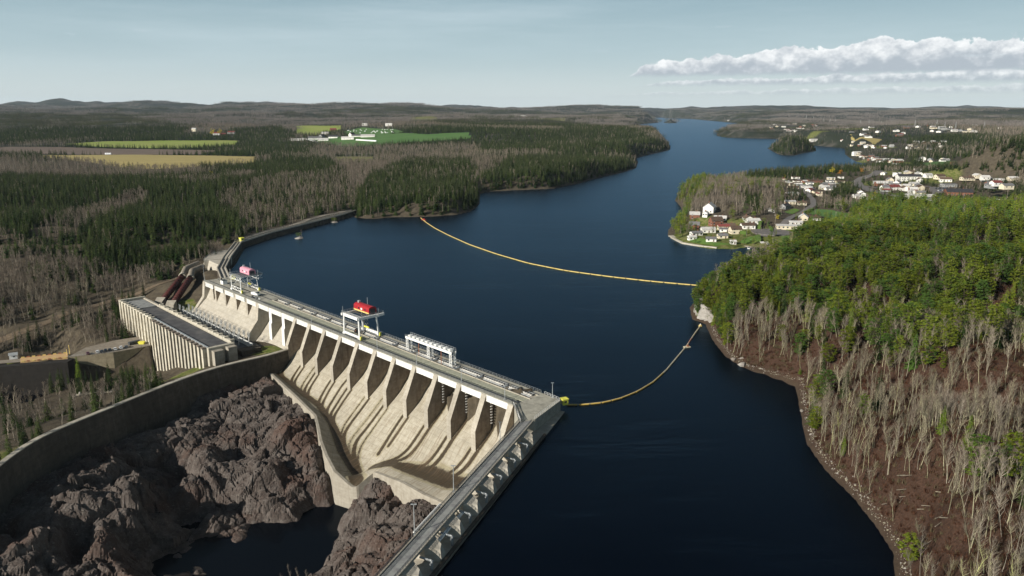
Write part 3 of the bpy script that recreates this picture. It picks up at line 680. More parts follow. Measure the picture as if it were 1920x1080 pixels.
# deck, layer by layer across its width
def strip(name, u0, u1, v0, v1, z0, z1, m, holes=None):
    b = MB(); b.prism([(v0, z1), (v0, z0), (v1, z0), (v1, z1)], lambda t, p, q: D(t, p, q), u0, u1, m); return b.part(name, dam)
UE = SP*19+1.7
strip('service_walkway', -2, UE, -.1, 2.2, 4.62, 4.95, M_deck)
strip('cable_channel', -2, 226, 2.2, 3.4, 4.3, 4.62, M_dark)
strip('roadway', -2, 226, 5.4, 8.8, 4.3, 5.02, M_moss)
strip('broad_deck', 226, UE, 2.2, 15.0, 4.3, 5.0, M_deck)
strip('kerb_beam', -2, 226, 8.8, 9.3, 4.3, 5.35, M_conc)
strip('upstream_walkway', -2, UE, 15.2, 17.6, 4.2, 5.0, M_deck)
strip('gate_slot_floor', -2, 226, 9.3, 15.2, 2.4, 2.9, M_dark)
# row of cover slabs between walkway and road, each lifted separately
sl = MB(); sl.box((0, 0, 0), (1.85, 1.7, .28), M_moss); me_sl = sl.mesh('cover_slab')
fr = MB(); fr.prism([(3.4, 4.3), (5.4, 4.3), (5.4, 4.7), (3.4, 4.7)], lambda t, p, q: D(t, p, q), -2, 226, M_dark); fr.part('slab_channel', dam)
n = 0
for j in range(100):
    u = 2+j*2.26
    o = obj('cover_slab', me_sl, dam, Vector(D(u, 4.42, 4.85+rng.uniform(-.03, .03)))-dam.location); o.rotation_euler[2] = DAM_ROT+rng.uniform(-.015, .015)
# white panelled girders spanning the bays
gd = MB(); L_ = SP-2*HW-.3
gd.box((0, .35, 3.35), (L_, .5, 2.4), M_white); gd.box((0, .30, 4.62), (L_, .9, .14), M_white); gd.box((0, .30, 2.10), (L_, .8, .14), M_white)
for q in range(15): gd.box((-L_/2+(q+.5)*L_/15, .02, 3.35), (.14, .16, 2.3), M_white)
me_g = gd.mesh('girder')
for i in range(0, 19):
    o = obj('girder', me_g, dam, Vector(D(SP*(i+.5)+(0 if i < 11 else -.6), -.3, 0))-dam.location); o.rotation_euler[2] = DAM_ROT
# white gate beams upstream of the slot
gb = MB(); gb.box((0, 0, 4.6), (SP-2.6, .9, 1.0), M_beam); gb.box((0, -.9, 4.2), (SP-2.8, .35, .5), M_steel); gb.box((0, 1.3, 4.95), (SP-2.6, .3, .25), M_steel)
for q in range(9): gb.box((-SP/2+2+q*1.55, -.2, 5.25), (.6, .8, .3), M_dark)
me_gb = gb.mesh('gate_beam')
hb = MB(); hb.box((0, 0, 3.9), (2.2, 5.6, 1.6), M_conc); hb.box((0, -.6, 4.95), (1.0, 3.6, .5), M_steel); hb.box((.7, 1.0, 5.2), (.7, .7, 1.0), M_dark)
hb.box((-.8, -1.2, 5.1), (.5, .9, .8), M_dark); me_hb = hb.mesh('gate_hoist')
for i in range(0, 14):
    if i < 13 or True:
        o = obj('gate_beam', me_gb, dam, Vector(D(SP*(i+.5), 13.4, 0))-dam.location); o.rotation_euler[2] = DAM_ROT
    if i: o = obj('gate_hoist', me_hb, dam, Vector(D(SP*i, 12.2, 0))-dam.location); o.rotation_euler[2] = DAM_ROT
# rails of the cranes
rl = MB()
for v in (2.9, 9.05, 14.9): rl.prism([(v-.12, 5.0), (v+.12, 5.0), (v+.12, 5.32), (v-.12, 5.32)], lambda t, p, q: D(t, p, q), -1, UE-3, M_dark)
rl.part('crane_rails', dam)

def railing(P0, P1, h=1.15, post=2.2, m=M_steel, rails=(.55, 1.1), r=.05, mb=None):
    b = mb or MB(); P0 = Vector(P0); P1 = Vector(P1); L = (P1-P0).length; n = max(1, int(L/post))
    for i in range(n+1):
        p = P0.lerp(P1, i/n); b.tube(p, p+Vector((0, 0, h)), r, m, n=4)
    for q in rails: b.tube(P0+Vector((0, 0, h*q)), P1+Vector((0, 0, h*q)), r*.9, m, n=4)
    return b
for i in range(19):
    a, c_ = SP*i, SP*(i+1)
    railing(D(a, .15, 4.95), D(c_, .15, 4.95)).part('railing', dam)
    if i < 14: railing(D(a, 2.15, 4.95), D(c_, 2.15, 4.95), m=M_dark, rails=(.5, 1), r=.06).part('railing', dam)
    railing(D(a, 17.4, 5.0), D(c_, 17.4, 5.0)).part('railing', dam)
# right abutment terrace (triangular platform) and its railings
tb = MB(); T = [D(-1, 9.4, 0)[:2], D(-1, 17.6, 0)[:2], (19.8, 290.5), (8.9, 271.0), (3.0, 268.0), D(-2, 0, 0)[:2]]
T = [(x, y) for x, y in T]
tb.add([(x, y, -8) for x, y in T]+[(x, y, 5.03) for x, y in T], [tuple(range(6, 12))]+[(i, (i+1) % 6, (i+1) % 6+6, i+6) for i in range(6)], M_deck)
tb.part('abutment_terrace', dam)
r_ = railing((19.4, 290.0, 5.03), (8.7, 271.2, 5.03), m=M_white, post=1.5); railing((*D(-2, 17.3, 0)[:2], 5.03), (19.2, 290.3, 5.03), m=M_white, post=1.6, mb=r_); r_.part('railing', dam)
r_ = MB()
for k_ in (-.6, 0, .6): railing((D(-1.5+k_, 0, 0)[0], D(-1.5, 0, 0)[1], 5.03), (3.2+k_, 268.4, 5.03), m=M_dark if k_ else M_white, post=1.6, r=.08, mb=r_)
r_.part('railing', dam)
tw = MB()   # training wall beside the last pier
tw.hexa([D(-1, -8, -30), D(-3.5, -8, -30), D(-8, -30, -32), D(-5.5, -30, -32)], [D(-1, -8, -11), D(-3.5, -8, -11), D(-8, -24, -17.5), D(-5.5, -24, -17.5)], M_conc)
tw.part('training_wall', dam)
# small white machine house and crates on the broad deck at the left end
sh = MB(); sh.box(D(292, 6.5, 6.3), (4.2, 3.0, 2.6), M_white, DAM_ROT); sh.box(D(292, 6.5, 7.65), (4.6, 3.4, .15), M_dark, DAM_ROT)
sh.box(D(294.2, 6.5, 6.0), (.1, 1.0, 2.0), M_steel, DAM_ROT)
sh.solo('machine_hut', 'small white box hut with dark lid on the left end of the dam deck', 'hut', D(292, 6.5, 5))

# ---------------------------------------------------------------- right wing: bridge road carried over a low crest
wing = thing('wing_dam', 'straight concrete wing dam running to the lower edge with a grey road on posts', 'dam', (-10, 215, 0))
wd = np.array([-29.8-4.1, 170.8-267.5]); 
WA, WB = np.array([5.2, 268.4]), np.array([-40.2, 147.0]); wdir = (WB-WA)/np.linalg.norm(WB-WA); WLEN = np.linalg.norm(WB-WA)
wn2 = np.array([-wdir[1], wdir[0]]);
if wn2[0] < 0: wn2 = -wn2           # points to the reservoir side
def WD(t, q, z): p = WA+wdir*t+wn2*q; return (p[0], p[1], z)
def wbox(mb, t0, t1, q0, q1, z0, z1, m):
    return mb.hexa([WD(t0, q0, z0), WD(t1, q0, z0), WD(t1, q1, z0), WD(t0, q1, z0)], [WD(t0, q0, z1), WD(t1, q0, z1), WD(t1, q1, z1), WD(t0, q1, z1)], m)
b = MB(); prof = [(-12.5, -34), (-2.2, .4), (7.6, .4), (9.2, -14), (9.2, -34)]
b.prism(prof, lambda t, p, q: WD(t, p, q), -26, WLEN, M_conc); b.part('gravity_wall', wing)
b = MB(); wbox(b, -1, WLEN, 6.9, 7.9, .4, 1.1, M_wall); b.part('upstream_kerb', wing)
b = MB(); wbox(b, -2, WLEN, -2.1, 2.1, 4.45, 5.0, M_road); wbox(b, -2, WLEN, -2.5, -2.1, 4.5, 5.3, M_conc); wbox(b, -2, WLEN, 2.1, 2.5, 4.5, 5.3, M_conc); b.part('road_deck', wing)
me_post = MB().hexa([(-1.6, -2.2, 0), (2.6, -2.2, 0), (2.6, 2.5, 0), (-1.6, 2.5, 0)], [(-1.6, -2.2, 4.04), (2.6, -2.2, 4.04), (2.6, 2.5, 4.04), (-1.6, 2.5, 4.04)], M_face).hexa([(-3.2, 2.5, 0), (3.4, 2.5, 0), (2.0, 7.0, 0), (-1.4, 7.0, 0)], [(-3.1, 2.5, 4.1), (3.3, 2.5, 4.1), (1.5, 6.3, 3.7), (-.6, 5.6, 3.9)], M_face).mesh('support_post')
wrot = math.atan2(wdir[1], wdir[0]); mirror = (wdir[0]*wn2[1]-wdir[1]*wn2[0]) < 0
def wput(name, me, t, q, z):
    o = obj(name, me, wing, Vector(WD(t, q, z))-wing.location); o.rotation_euler[2] = wrot; o.scale = (1, -1 if mirror else 1, 1); return o
hb2 = MB(); hb2.tube((0, 2.5, 3.2), (0, 6.0, 2.9), .32, M_steel, n=8); hb2.box((0, 6.0, 1.5), (.6, .6, 2.9), M_steel); hb2.tube((-.9, 6.0, 2.2), (.9, 6.0, 2.2), .25, M_steel, n=6); me_br = hb2.mesh('lifting_bracket')
t = 9.0
while t < WLEN-2:
    wput('support_post', me_post, t, 0, .4); wput('lifting_bracket', me_br, t+6.2, 0, .4)
    t += 12.8
nseg = 9
for i in range(nseg):
    a, c_ = WLEN*i/nseg, WLEN*(i+1)/nseg
    for q in (-2.3, 2.3): railing(WD(a, q, 5.3), WD(c_, q, 5.3), 1.1, 1.3, M_dark, (.45, .75, 1), .055).part('railing', wing)
b = MB()
for q in (-4.1, -3.6): b.tube(WD(66, q, 4.5), WD(83, q, 4.5), .22, M_white, n=6)
for q in (3.4, 4.0): b.tube(WD(67, q, 3.6), WD(84, q, 3.6), .22, M_white, n=6)
for t in (67, 72, 77, 82):
    b.tube(WD(t, -2.3, 4.6), WD(t, -4.2, 4.5), .12, M_steel); b.tube(WD(t, 2.3, 4.6), WD(t, 4.1, 3.6), .12, M_steel)
b.part('pipe_run', wing)

# ---------------------------------------------------------------- left wing: causeway to the far-left shore
lw = thing('causeway_dam', 'narrow concrete wall with a walkway curving from the dam to the wooded left shore', 'dam', (-231, 610, 0))
CL = [D(303, 13, 0)[:2], (-219, 560), (-231, 605), (-247, 676), (-236, 735), (-215, 800), (-197, 858), (-188, 898)]
def ribbon(name, L, w0, w1, z0, z1, m, parent):
    b = MB(); L = [np.array(p) for p in L]; n = len(L); nn = []
    for i in range(n):
        d = L[min(i+1, n-1)]-L[max(i-1, 0)]; d = d/np.linalg.norm(d); nn.append(np.array([d[1], -d[0]]))
    for i in range(n-1):
        q = [L[i]+nn[i]*w0, L[i+1]+nn[i+1]*w0, L[i+1]+nn[i+1]*w1, L[i]+nn[i]*w1]
        b.hexa([(p[0], p[1], z0) for p in q], [(p[0], p[1], z1) for p in q], m)
    return b.part(name, parent), nn
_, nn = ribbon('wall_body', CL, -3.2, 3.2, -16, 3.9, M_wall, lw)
ribbon('upstream_parapet', CL, 2.4, 3.25, 3.9, 5.2, M_conc, lw)
ribbon('downstream_parapet', CL, -3.25, -2.6, 3.9, 5.0, M_conc, lw)
ribbon('middle_kerb', CL[:4], -.3, .4, 3.9, 4.8, M_conc, lw)
ribbon('walkway', CL, -2.6, 2.4, 3.9, 4.05, M_road, lw)
b = MB(); q = [(-252, 628), (-238, 640), (-226, 600), (-244, 590)]
b.hexa([(x, y, -12) for x, y in q], [(x, y, 4.4) for x, y in q], M_face); b.part('viewing_platform', lw)
r_ = railing((-252, 628, 4.4), (-244, 590, 4.4)); railing((-252, 628, 4.4), (-238, 640, 4.4), mb=r_); r_.part('railing', lw)
for i in range(3, len(CL)-1): railing((*(np.array(CL[i])-nn[i]*3.0), 5.0), (*(np.array(CL[i+1])-nn[i+1]*3.0), 5.0), post=4).part('railing', lw)
b = MB()   # spread abutment face below the platform
b.hexa([(-256, 600, -20), (-236, 575, -20), (-222, 565, -20), (-240, 632, -20)], [(-247, 600, 4.0), (-231, 580, 4.0), (-222, 570, 4.0), (-243, 630, 4.0)], M_face); b.part('abutment', lw)

def kiosk(loc, label, s=1.0, rz=0):
    t = thing('kiosk', label, 'kiosk', loc, None, rz)
    b = MB(); b.box((0, 0, 1.25*s), (2.4*s, 2.4*s, 2.5*s), M_yel); o = obj('cabin', b.mesh('cabin'), t)
    b = MB(); b.box((0, 0, 2.62*s), (2.9*s, 2.9*s, .22), M_yel); obj('roof', b.mesh('roof'), t)
    b = MB(); b.box((0, -1.23*s, 1.5*s), (1.1*s, .08, .8*s), M_glass); obj('window', b.mesh('window'), t)
    b = MB(); b.box((-1.23*s, .3, 1.0*s), (.08, .9*s, 1.9*s), M_steel); obj('door', b.mesh('door'), t)
kiosk((21.6, 293.4, 2.2), 'yellow box cabin on the outer corner of the dam terrace', .95, .4)
kiosk((-245.5, 681, 4.0), 'yellow cabin at the bend of the far causeway wall', 1.35, .9)
kiosk((*D(303, 18, 0)[:2], 5.0), 'yellow cabin where the causeway meets the dam deck behind the pink crane', 1.15, .3)

# ---------------------------------------------------------------- long curved retaining wall
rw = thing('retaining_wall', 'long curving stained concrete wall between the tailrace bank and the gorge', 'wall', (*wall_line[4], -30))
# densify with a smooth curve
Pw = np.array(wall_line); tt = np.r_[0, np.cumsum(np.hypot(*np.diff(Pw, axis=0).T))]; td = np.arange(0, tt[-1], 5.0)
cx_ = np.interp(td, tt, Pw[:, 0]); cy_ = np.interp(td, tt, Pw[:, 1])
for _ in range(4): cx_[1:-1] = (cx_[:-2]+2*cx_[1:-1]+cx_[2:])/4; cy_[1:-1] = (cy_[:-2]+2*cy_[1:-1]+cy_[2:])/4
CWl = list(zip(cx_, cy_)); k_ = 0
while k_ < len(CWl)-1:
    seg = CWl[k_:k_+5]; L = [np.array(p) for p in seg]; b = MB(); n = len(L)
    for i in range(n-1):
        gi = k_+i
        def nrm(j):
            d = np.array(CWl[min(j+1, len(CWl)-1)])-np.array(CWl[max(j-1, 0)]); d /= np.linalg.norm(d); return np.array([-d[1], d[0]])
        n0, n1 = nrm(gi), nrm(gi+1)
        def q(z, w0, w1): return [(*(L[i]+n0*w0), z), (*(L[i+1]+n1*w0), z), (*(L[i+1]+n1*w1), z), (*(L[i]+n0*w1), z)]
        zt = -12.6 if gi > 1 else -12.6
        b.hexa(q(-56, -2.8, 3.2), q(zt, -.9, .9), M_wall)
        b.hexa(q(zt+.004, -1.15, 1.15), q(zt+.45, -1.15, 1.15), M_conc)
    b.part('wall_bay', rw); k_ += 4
# ---------------------------------------------------------------- powerhouse
PHZ = -10.0
ph = thing('powerhouse', 'long white ribbed concrete power station hall with a flat dark roof below the dam', 'power station', D(275, -43, -40))
def pbox(mb, u0, u1, v0, v1, z0, z1, m): mb.prism([(v0, z1), (v0, z0), (v1, z0), (v1, z1)], lambda t, p, q: D(t, p, q), u0, u1, m); return mb
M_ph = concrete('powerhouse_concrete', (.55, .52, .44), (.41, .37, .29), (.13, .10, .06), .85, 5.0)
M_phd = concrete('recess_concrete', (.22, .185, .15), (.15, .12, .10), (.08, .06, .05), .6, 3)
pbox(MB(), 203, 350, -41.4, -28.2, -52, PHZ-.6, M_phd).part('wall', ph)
pbox(MB(), 204.5, 322, -40.6, -29, PHZ-.55, PHZ-.1, M_tar).part('roof', ph)
pbox(MB(), 323, 349, -40.6, -29, PHZ-.55, PHZ+.1, M_road).part('roof', ph)
b = MB()
pbox(b, 203, 350, -42.2, -41.2, PHZ-1.8, PHZ+.9, M_steel); b.part('front_parapet', ph)
# ribs on the long front; the far third is flat with slim windows
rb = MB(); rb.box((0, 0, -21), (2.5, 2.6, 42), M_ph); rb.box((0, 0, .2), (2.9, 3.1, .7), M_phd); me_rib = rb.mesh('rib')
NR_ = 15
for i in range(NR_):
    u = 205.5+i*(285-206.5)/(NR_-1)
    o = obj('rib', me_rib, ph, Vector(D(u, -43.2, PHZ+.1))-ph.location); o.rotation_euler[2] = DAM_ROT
pbox(MB(), 287.5, 350.6, -43.6, -41.3, -52, PHZ+.9, M_ph).part('gallery_wall', ph)
r2 = MB(); r2.box((0, 0, -19), (1.5, 1.0, 38), M_ph); me_r2 = r2.mesh('pilaster')
wn_ = MB(); wn_.box((0, 0, 0), (.7, .25, 5.5), M_glass); wn_.box((0, -.05, 0), (.7, .3, .2), M_steel); me_wn = wn_.mesh('slot_window')
for i in range(11):
    u = 288.8+i*6.05; o = obj('pilaster', me_r2, ph, Vector(D(u, -44.0, PHZ+.6))-ph.location); o.rotation_euler[2] = DAM_ROT
    if i < 10:
        for zz in (-6, -13.2): 
            o = obj('slot_window', me_wn, ph, Vector(D(u+3.0, -43.68, PHZ+zz))-ph.location); o.rotation_euler[2] = DAM_ROT
me_cr = MB().box((0, 0, 0), (1.6, 2.4, .9), M_ph).mesh('front_crenel')
for i in range(12): o = obj('front_crenel', me_cr, ph, Vector(D(289+i*5.5, -42.6, PHZ+1.2))-ph.location); o.rotation_euler[2] = DAM_ROT
b = MB(); pbox(b, 203, 318, -28.4, -26.6, -50, PHZ+1.7, M_ph); b.part('rear_parapet', ph)
me_k = MB().box((0, 0, 0), (1.7, 2.6, .8), M_ph).mesh('rear_crenel')
for i in range(15):
    o = obj('rear_crenel', me_k, ph, Vector(D(204+i*8, -27.5, PHZ+2.05))-ph.location); o.rotation_euler[2] = DAM_ROT
b = MB(); pbox(b, 350, 351.6, -44.2, -27, -52, PHZ+1.6, M_ph); b.part('far_gable_wall', ph)
b = MB(); pbox(b, 200.6, 203.2, -42.5, -27.5, -52, PHZ+.9, M_ph); b.part('near_gable_wall', ph)
b = MB(); pbox(b, 196.5, 200.4, -33, -28, -50, PHZ+.2, M_conc); pbox(b, 196.5, 200.4, -41, -35.5, -50, PHZ-.5, M_conc); b.part('stair_tower', ph)
b = MB(); pbox(b, 318, 322, -28.3, -27.1, -50, PHZ+.8, M_conc); pbox(b, 322, 350, -28.3, -27.1, -50, PHZ+.8, M_conc); b.part('rear_wall', ph)

# switchyard terrace with its insulator stands between powerhouse and dam
def hgt(x, y): return float(HL(np.array([x]), np.array([y]))[0])
sy = thing('switchyard_terrace', 'dark narrow service terrace between the powerhouse and the dam face', 'terrace', D(262, -20, -19))
pbox(MB(), 207, 316, -26.4, -9, -30, -16.2, M_dark).part('floor', sy)
pbox(MB(), 207, 316, -15.0, -14.0, -16.2, -13.6, M_white).part('support_beam', sy)
pbox(MB(), 200, 207, -24, -12, -30, -14.8, M_wall).part('end_wall', sy)
i1 = MB(); i1.tube((0, 0, 0), (0, 0, 4.6), .17, M_white, n=6)
me_i1 = i1.mesh('post'); i2 = MB()
for k_ in (-1, 0, 1): i2.tube((k_*.9, 0, 4.8), (k_*1.5, .3, 8.0), .12, M_steel, .06, n=6)
for k_ in (-1, 0, 1):
    for z in (5.5, 6.3, 7.1): i2.tube((k_*(.9+(z-4.8)*.19), (z-4.8)*.09, z), (k_*(.9+(z-4.8)*.19), (z-4.8)*.09, z+.25), .28, M_steel, n=6)
i2.box((0, 0, 4.8), (2.8, .3, .2), M_steel); me_i2 = i2.mesh('bushing')
for row in (0, 1):
    for i in range(15):
        u = 214+i*6.6+row*3; v = -13.2-row*5.0
        where = 'leftmost' if i == 14 else ('rightmost' if i == 0 else 'inner')
        t = thing('insulator_stand', {'leftmost': 'leftmost', 'rightmost': 'rightmost', 'inner': 'white'}[where]+' insulator stand of the '+('row against the sloping dam face' if not row else 'lower row beside the powerhouse'), 'insulator',
                  D(u, v, -16.2-row*.0), 'insulator stands behind the powerhouse', DAM_ROT)
        obj('post', me_i1, t); obj('bushing', me_i2, t)

# ---------------------------------------------------------------- gantry cranes
def gantry(name, label, uc, v0, v1, half, ztop, zd, cabm, lattice, cab_u, cab_v):
    g = thing(name, label, 'crane', D(uc, (v0+v1)/2, zd))
    def Q(u, v, z): return D(uc+u, v, z)
    r = .42 if not lattice else .26
    for u in (-half, half):
        for v in (v0, v1):
            b = MB(); ins = .9 if v == v1 else 0; b.tube(Q(u, v, zd+.9), Q(u*.96, v-ins, ztop-.6), r*1.25, M_white, r, n=6)
            b.box(Q(u, v, zd+.7), (2.2, 1.0, 1.0), M_white, DAM_ROT); b.part('leg', g)
    for v in (v0, v1):
        b = MB()
        if lattice:
            for z in (zd+1.0, zd+3.0): b.tube(Q(-half, v, z), Q(half, v, z), .2, M_white)
            n = 6
            for i in range(n):
                a = -half+2*half*i/n; c_ = a+2*half/n; b.tube(Q(a, v, zd+1 if i % 2 else zd+3), Q(c_, v, zd+3 if i % 2 else zd+1), .13, M_white)
            for z in (ztop-.4, ztop-2.6): b.tube(Q(-half-1.5, v, z), Q(half+1.5, v, z), .2, M_white)
            for i in range(8):
                a = -half-1.5+(2*half+3)*i/8; c_ = a+(2*half+3)/8; b.tube(Q(a, v, ztop-.4 if i % 2 else ztop-2.6), Q(c_, v, ztop-2.6 if i % 2 else ztop-.4), .13, M_white)
        else:
            b.box(Q(0, v, zd+1.3), (2*half, .7, 1.3), M_white, DAM_ROT); b.box(Q(0, v, ztop-.8), (2*half+1.2, .9, 1.5), M_white, DAM_ROT)
        b.part('side_beam', g)
    b = MB()
    for u in (-half, half):
        if lattice:
            for z in (ztop-.3, ztop-2.4): b.tube(Q(u, v0-1, z), Q(u, v1+3.2, z), .2, M_white)
            for i in range(7):
                a = v0-1+(v1-v0+4)*i/7; c_ = a+(v1-v0+4)/7; b.tube(Q(u, a, ztop-.3 if i % 2 else ztop-2.4), Q(u, c_, ztop-2.4 if i % 2 else ztop-.3), .13, M_white)
            b.tube(Q(u, v0, zd+1), Q(u, (v0+v1)/2, ztop-2.4), .16, M_white); b.tube(Q(u, v1, zd+1), Q(u, (v0+v1)/2, ztop-2.4), .16, M_white)
        else:
            b.box(Q(u, (v0+v1)/2+1.2, ztop-.6), (.8, v1-v0+5, 1.3), M_white, DAM_ROT)
    b.part('cross_beam', g)
    b = MB(); b.box(Q(0, v0+2.6, ztop-.4), (2*half, .25, .5), M_steel, DAM_ROT)
    if lattice:
        for i in range(6): b.box(Q(-half+1+i*(2*half-2)/5, (v0+v1)/2+.5, ztop-.1), (.35, v1-v0+3, .3), M_steel, DAM_ROT)
    b.box(Q(0, v0+5.4, ztop-.2), (2*half-1, 1.0, .4), M_dark, DAM_ROT); b.box(Q(0, v1+.8, ztop-.2), (2*half, 5.4, .25), M_dark, DAM_ROT); b.part('platform', g)
    b = MB()
    for v in (v0-.6, v1+3.2): railing(Q(-half-.7, v, ztop), Q(half+.7, v, ztop), 1.1, 1.6, M_steel, mb=b, r=.06)
    for u in (-half-.6, half+.6): railing(Q(u, v0-.6, ztop), Q(u, v1+3.2, ztop), 1.1, 1.6, M_steel, mb=b, r=.06)
    b.part('railing', g)
    # machinery cab with barrel roof
    cw, cl, ch = 4.6, 14.5 if not lattice else 13.5, 3.0
    prof = [(-cw/2, 0), (-cw/2, ch*.8)]+[(-cw/2*math.cos(a), ch*.8+1.25*math.sin(a)) for a in np.linspace(.35, math.pi-.35, 7)]+[(cw/2, ch*.8), (cw/2, 0)]
    b = MB(); b.prism(prof, lambda t, p, q: Q(cab_u+t, cab_v+p, ztop+.5+q), -cl/2, cl/2, cabm); cab = b.part('cab', g)
    cabw = wl(cab)
    def sub(name, mb): obj(name, mb.mesh(name, False, cabw), cab)
    for a in (-3.6, 2.4): sub('window', MB().box(Q(cab_u+a, cab_v-cw/2-.04, ztop+2.1), (1.1, .1, .9), M_glass, DAM_ROT))
    sub('sign_panel', MB().box(Q(cab_u-.3, cab_v-cw/2-.05, ztop+2.0), (1.5, .1, 1.0), M_white, DAM_ROT))
    if not lattice: sub('yellow_band', MB().box(Q(cab_u, cab_v-cw/2-.06, ztop+.75), (cl+.02, .1, .75), M_yel2, DAM_ROT))
    sub('end_door', MB().box(Q(cab_u-cl/2-.05, cab_v, ztop+1.8), (.1, 3.2, 2.4), M_dark, DAM_ROT))
    sub('roof_vent', MB().box(Q(cab_u+5.4, cab_v, ztop+4.6), (1.2, 1.2, 1.2), M_steel, DAM_ROT))
    b = MB(); b.tube(Q(cab_u+1.5, cab_v+2.6, ztop), Q(cab_u+1.5, cab_v+2.6, ztop+7), .13, M_steel)
    for u, v in ((half+.5, v0), (half+.5, v1), (-half-.5, v1)): b.tube(Q(u, v, ztop), Q(u, v, ztop+3.4), .1, M_steel)
    b.part('mast', g)
    b = MB(); b.box(Q(half-2.5, v1-1.2, zd+3.5), (1.2, 1.2, 6), M_steel, DAM_ROT)
    for z in range(int(zd)+1, int(ztop)-1, 2): b.tube(Q(0, v1-1.5, z), Q(2.4, v1-1.5, z+2), .12, M_steel)
    b.tube(Q(1.5, v1-2.5, zd+4), Q(1.5, v1-2.5, ztop), .08, M_dark); b.tube(Q(-1.5, v1-2.5, zd+4), Q(-1.5, v1-2.5, ztop), .08, M_dark)
    b.box(Q(0, v1-2.5, zd+3.8), (4.4, .6, .7), M_yel, DAM_ROT); b.part('hoist', g)
    for u, v in ((-half-1.3, v0), (-half-1.3, v1)):
        MB().box(Q(u, v, zd+1.1), (.7, 1.0, 1.9), M_yel, DAM_ROT).part('bumper', g)
gantry('gantry_crane', 'red and yellow machinery cab on a white portal crane over the middle of the dam', 124, 3.0, 14.6, 7.4, 16.8, 5.0, M_red, False, 1.0, 12.2)
gantry('gantry_crane', 'faded pink cab on a white lattice gantry at the left end of the dam', 264.5, 3.2, 14.9, 7.2, 15.6, 5.0, M_pink, True, -.5, 11.5)

rk = thing('stoplog_gantry', 'low white lattice gantry of two bays with winches on top near the right gates', 'gantry', D(69, 12, 5))
def lat_tower(u):
    b = MB(); 
    for du in (-.9, .9):
        for v in (10.9, 13.4): b.tube(D(u+du, v, 5), D(u+du*.8, v, 11.2), .16, M_white)
    for z in np.arange(5.6, 11, 1.5):
        for du in (-.9, .9): b.tube(D(u+du, 10.9, z), D(u+du, 13.4, z+1.3), .1, M_white)
        for v in (10.9, 13.4): b.tube(D(u-.9, v, z), D(u+.9, v, z+1.3), .1, M_white); b.tube(D(u-.9, v, z), D(u+.9, v, z), .1, M_white)
    b.part('lattice_leg', rk)
for u in (52.2, 69, 86): lat_tower(u)
for v in (10.9, 13.4): MB().box(D(69.1, v, 11.6), (36, .45, 1.1), M_white, DAM_ROT).part('top_beam', rk)
me_wc = MB().box((0, 0, .5), (1.3, 1.6, 1.0), M_white).box((1.3, .2, .45), (1.0, 1.1, .9), M_steel).tube((-.9, -.8, .5), (-.9, .8, .5), .45, M_white, n=8).mesh('winch')
for i in range(10):
    o = obj('winch', me_wc, rk, Vector(D(53.5+i*3.45, 12.2, 12.0))-rk.location); o.rotation_euler[2] = DAM_ROT
MB().box(D(69, 12.15, 12.0), (35, 2.9, .12), M_steel, DAM_ROT).part('catwalk', rk)
railing(D(51.5, 13.7, 12.1), D(87, 13.7, 12.1), 1.3, 1.7, M_steel, r=.07).part('railing', rk)
railing(D(51.5, 10.5, 12.1), D(87, 10.5, 12.1), 1.0, 1.7, M_steel, r=.05).part('railing', rk)
M_orr = mat('rusty_orange', (.30, .12, .06), (.22, .09, .05), 1.5, .8)
for u in (60, 77.5): MB().tube(D(u, 11.6, 4), D(u, 11.6, 11.4), .2, M_orr).part('hoist_rod', rk)
# reels and loose gear on the deck
def reel(u, v, label, m):
    t = thing('cable_reel', label, 'cable reel', D(u, v, 5), None, DAM_ROT)
    for x in (-.7, .7): obj('flange', MB().tube((x-.08, 0, 1.3), (x+.08, 0, 1.3), 1.3, M_dark, n=12).mesh('flange'), t)
    obj('drum', MB().tube((-.7, 0, 1.3), (.7, 0, 1.3), .7, m, n=10).mesh('drum'), t)
reel(128, 8.6, 'dark cable reel with orange core under the red crane', M_orr); reel(268, 5.5, 'dark cable reel with orange core under the pink crane', M_orr)
tk = thing('service_truck', 'white service truck parked on the deck in front of the pink crane', 'truck', D(245, 7, 5), None, DAM_ROT+.2)
obj('body', MB().box((-.8, 0, 1.5), (4.4, 2.2, 1.6), M_white).mesh('body'), tk); obj('cab', MB().box((2.4, 0, 1.3), (1.8, 2.1, 1.4), M_white).hexa([(1.6, -1, 2.0), (3.2, -1, 2.0), (3.2, 1, 2.0), (1.6, 1, 2.0)], [(1.7, -.9, 2.7), (2.7, -.9, 2.7), (2.7, .9, 2.7), (1.7, .9, 2.7)], M_glass).mesh('cab'), tk)
me_wh = MB().tube((0, -.15, 0), (0, .15, 0), .48, M_dark, n=10).mesh('wheel')
for x in (-2, 2.3):
    for y in (-1, 1): o = obj('wheel', me_wh, tk, (x, y, .48))
MB().box(D(282, 7.5, 5.35), (5, .8, .7), M_dark, DAM_ROT).solo('steel_beam', 'dark steel beam lying on the deck left of the pink crane', 'beam', D(282, 7.5, 5))
b = MB()
for i in range(10): b.box(D(238+rng.uniform(-5, 5), 4.4+rng.uniform(-1, 1), 5.5), (rng.uniform(.4, 1.4), rng.uniform(.4, 1), rng.uniform(.5, 1.2)), [M_dark, M_steel, M_white][i % 3], rng.uniform(0, 3))
b.solo('equipment_pile', 'jumble of dark and grey gear on the deck beside the white truck', 'equipment', D(238, 4.4, 5))

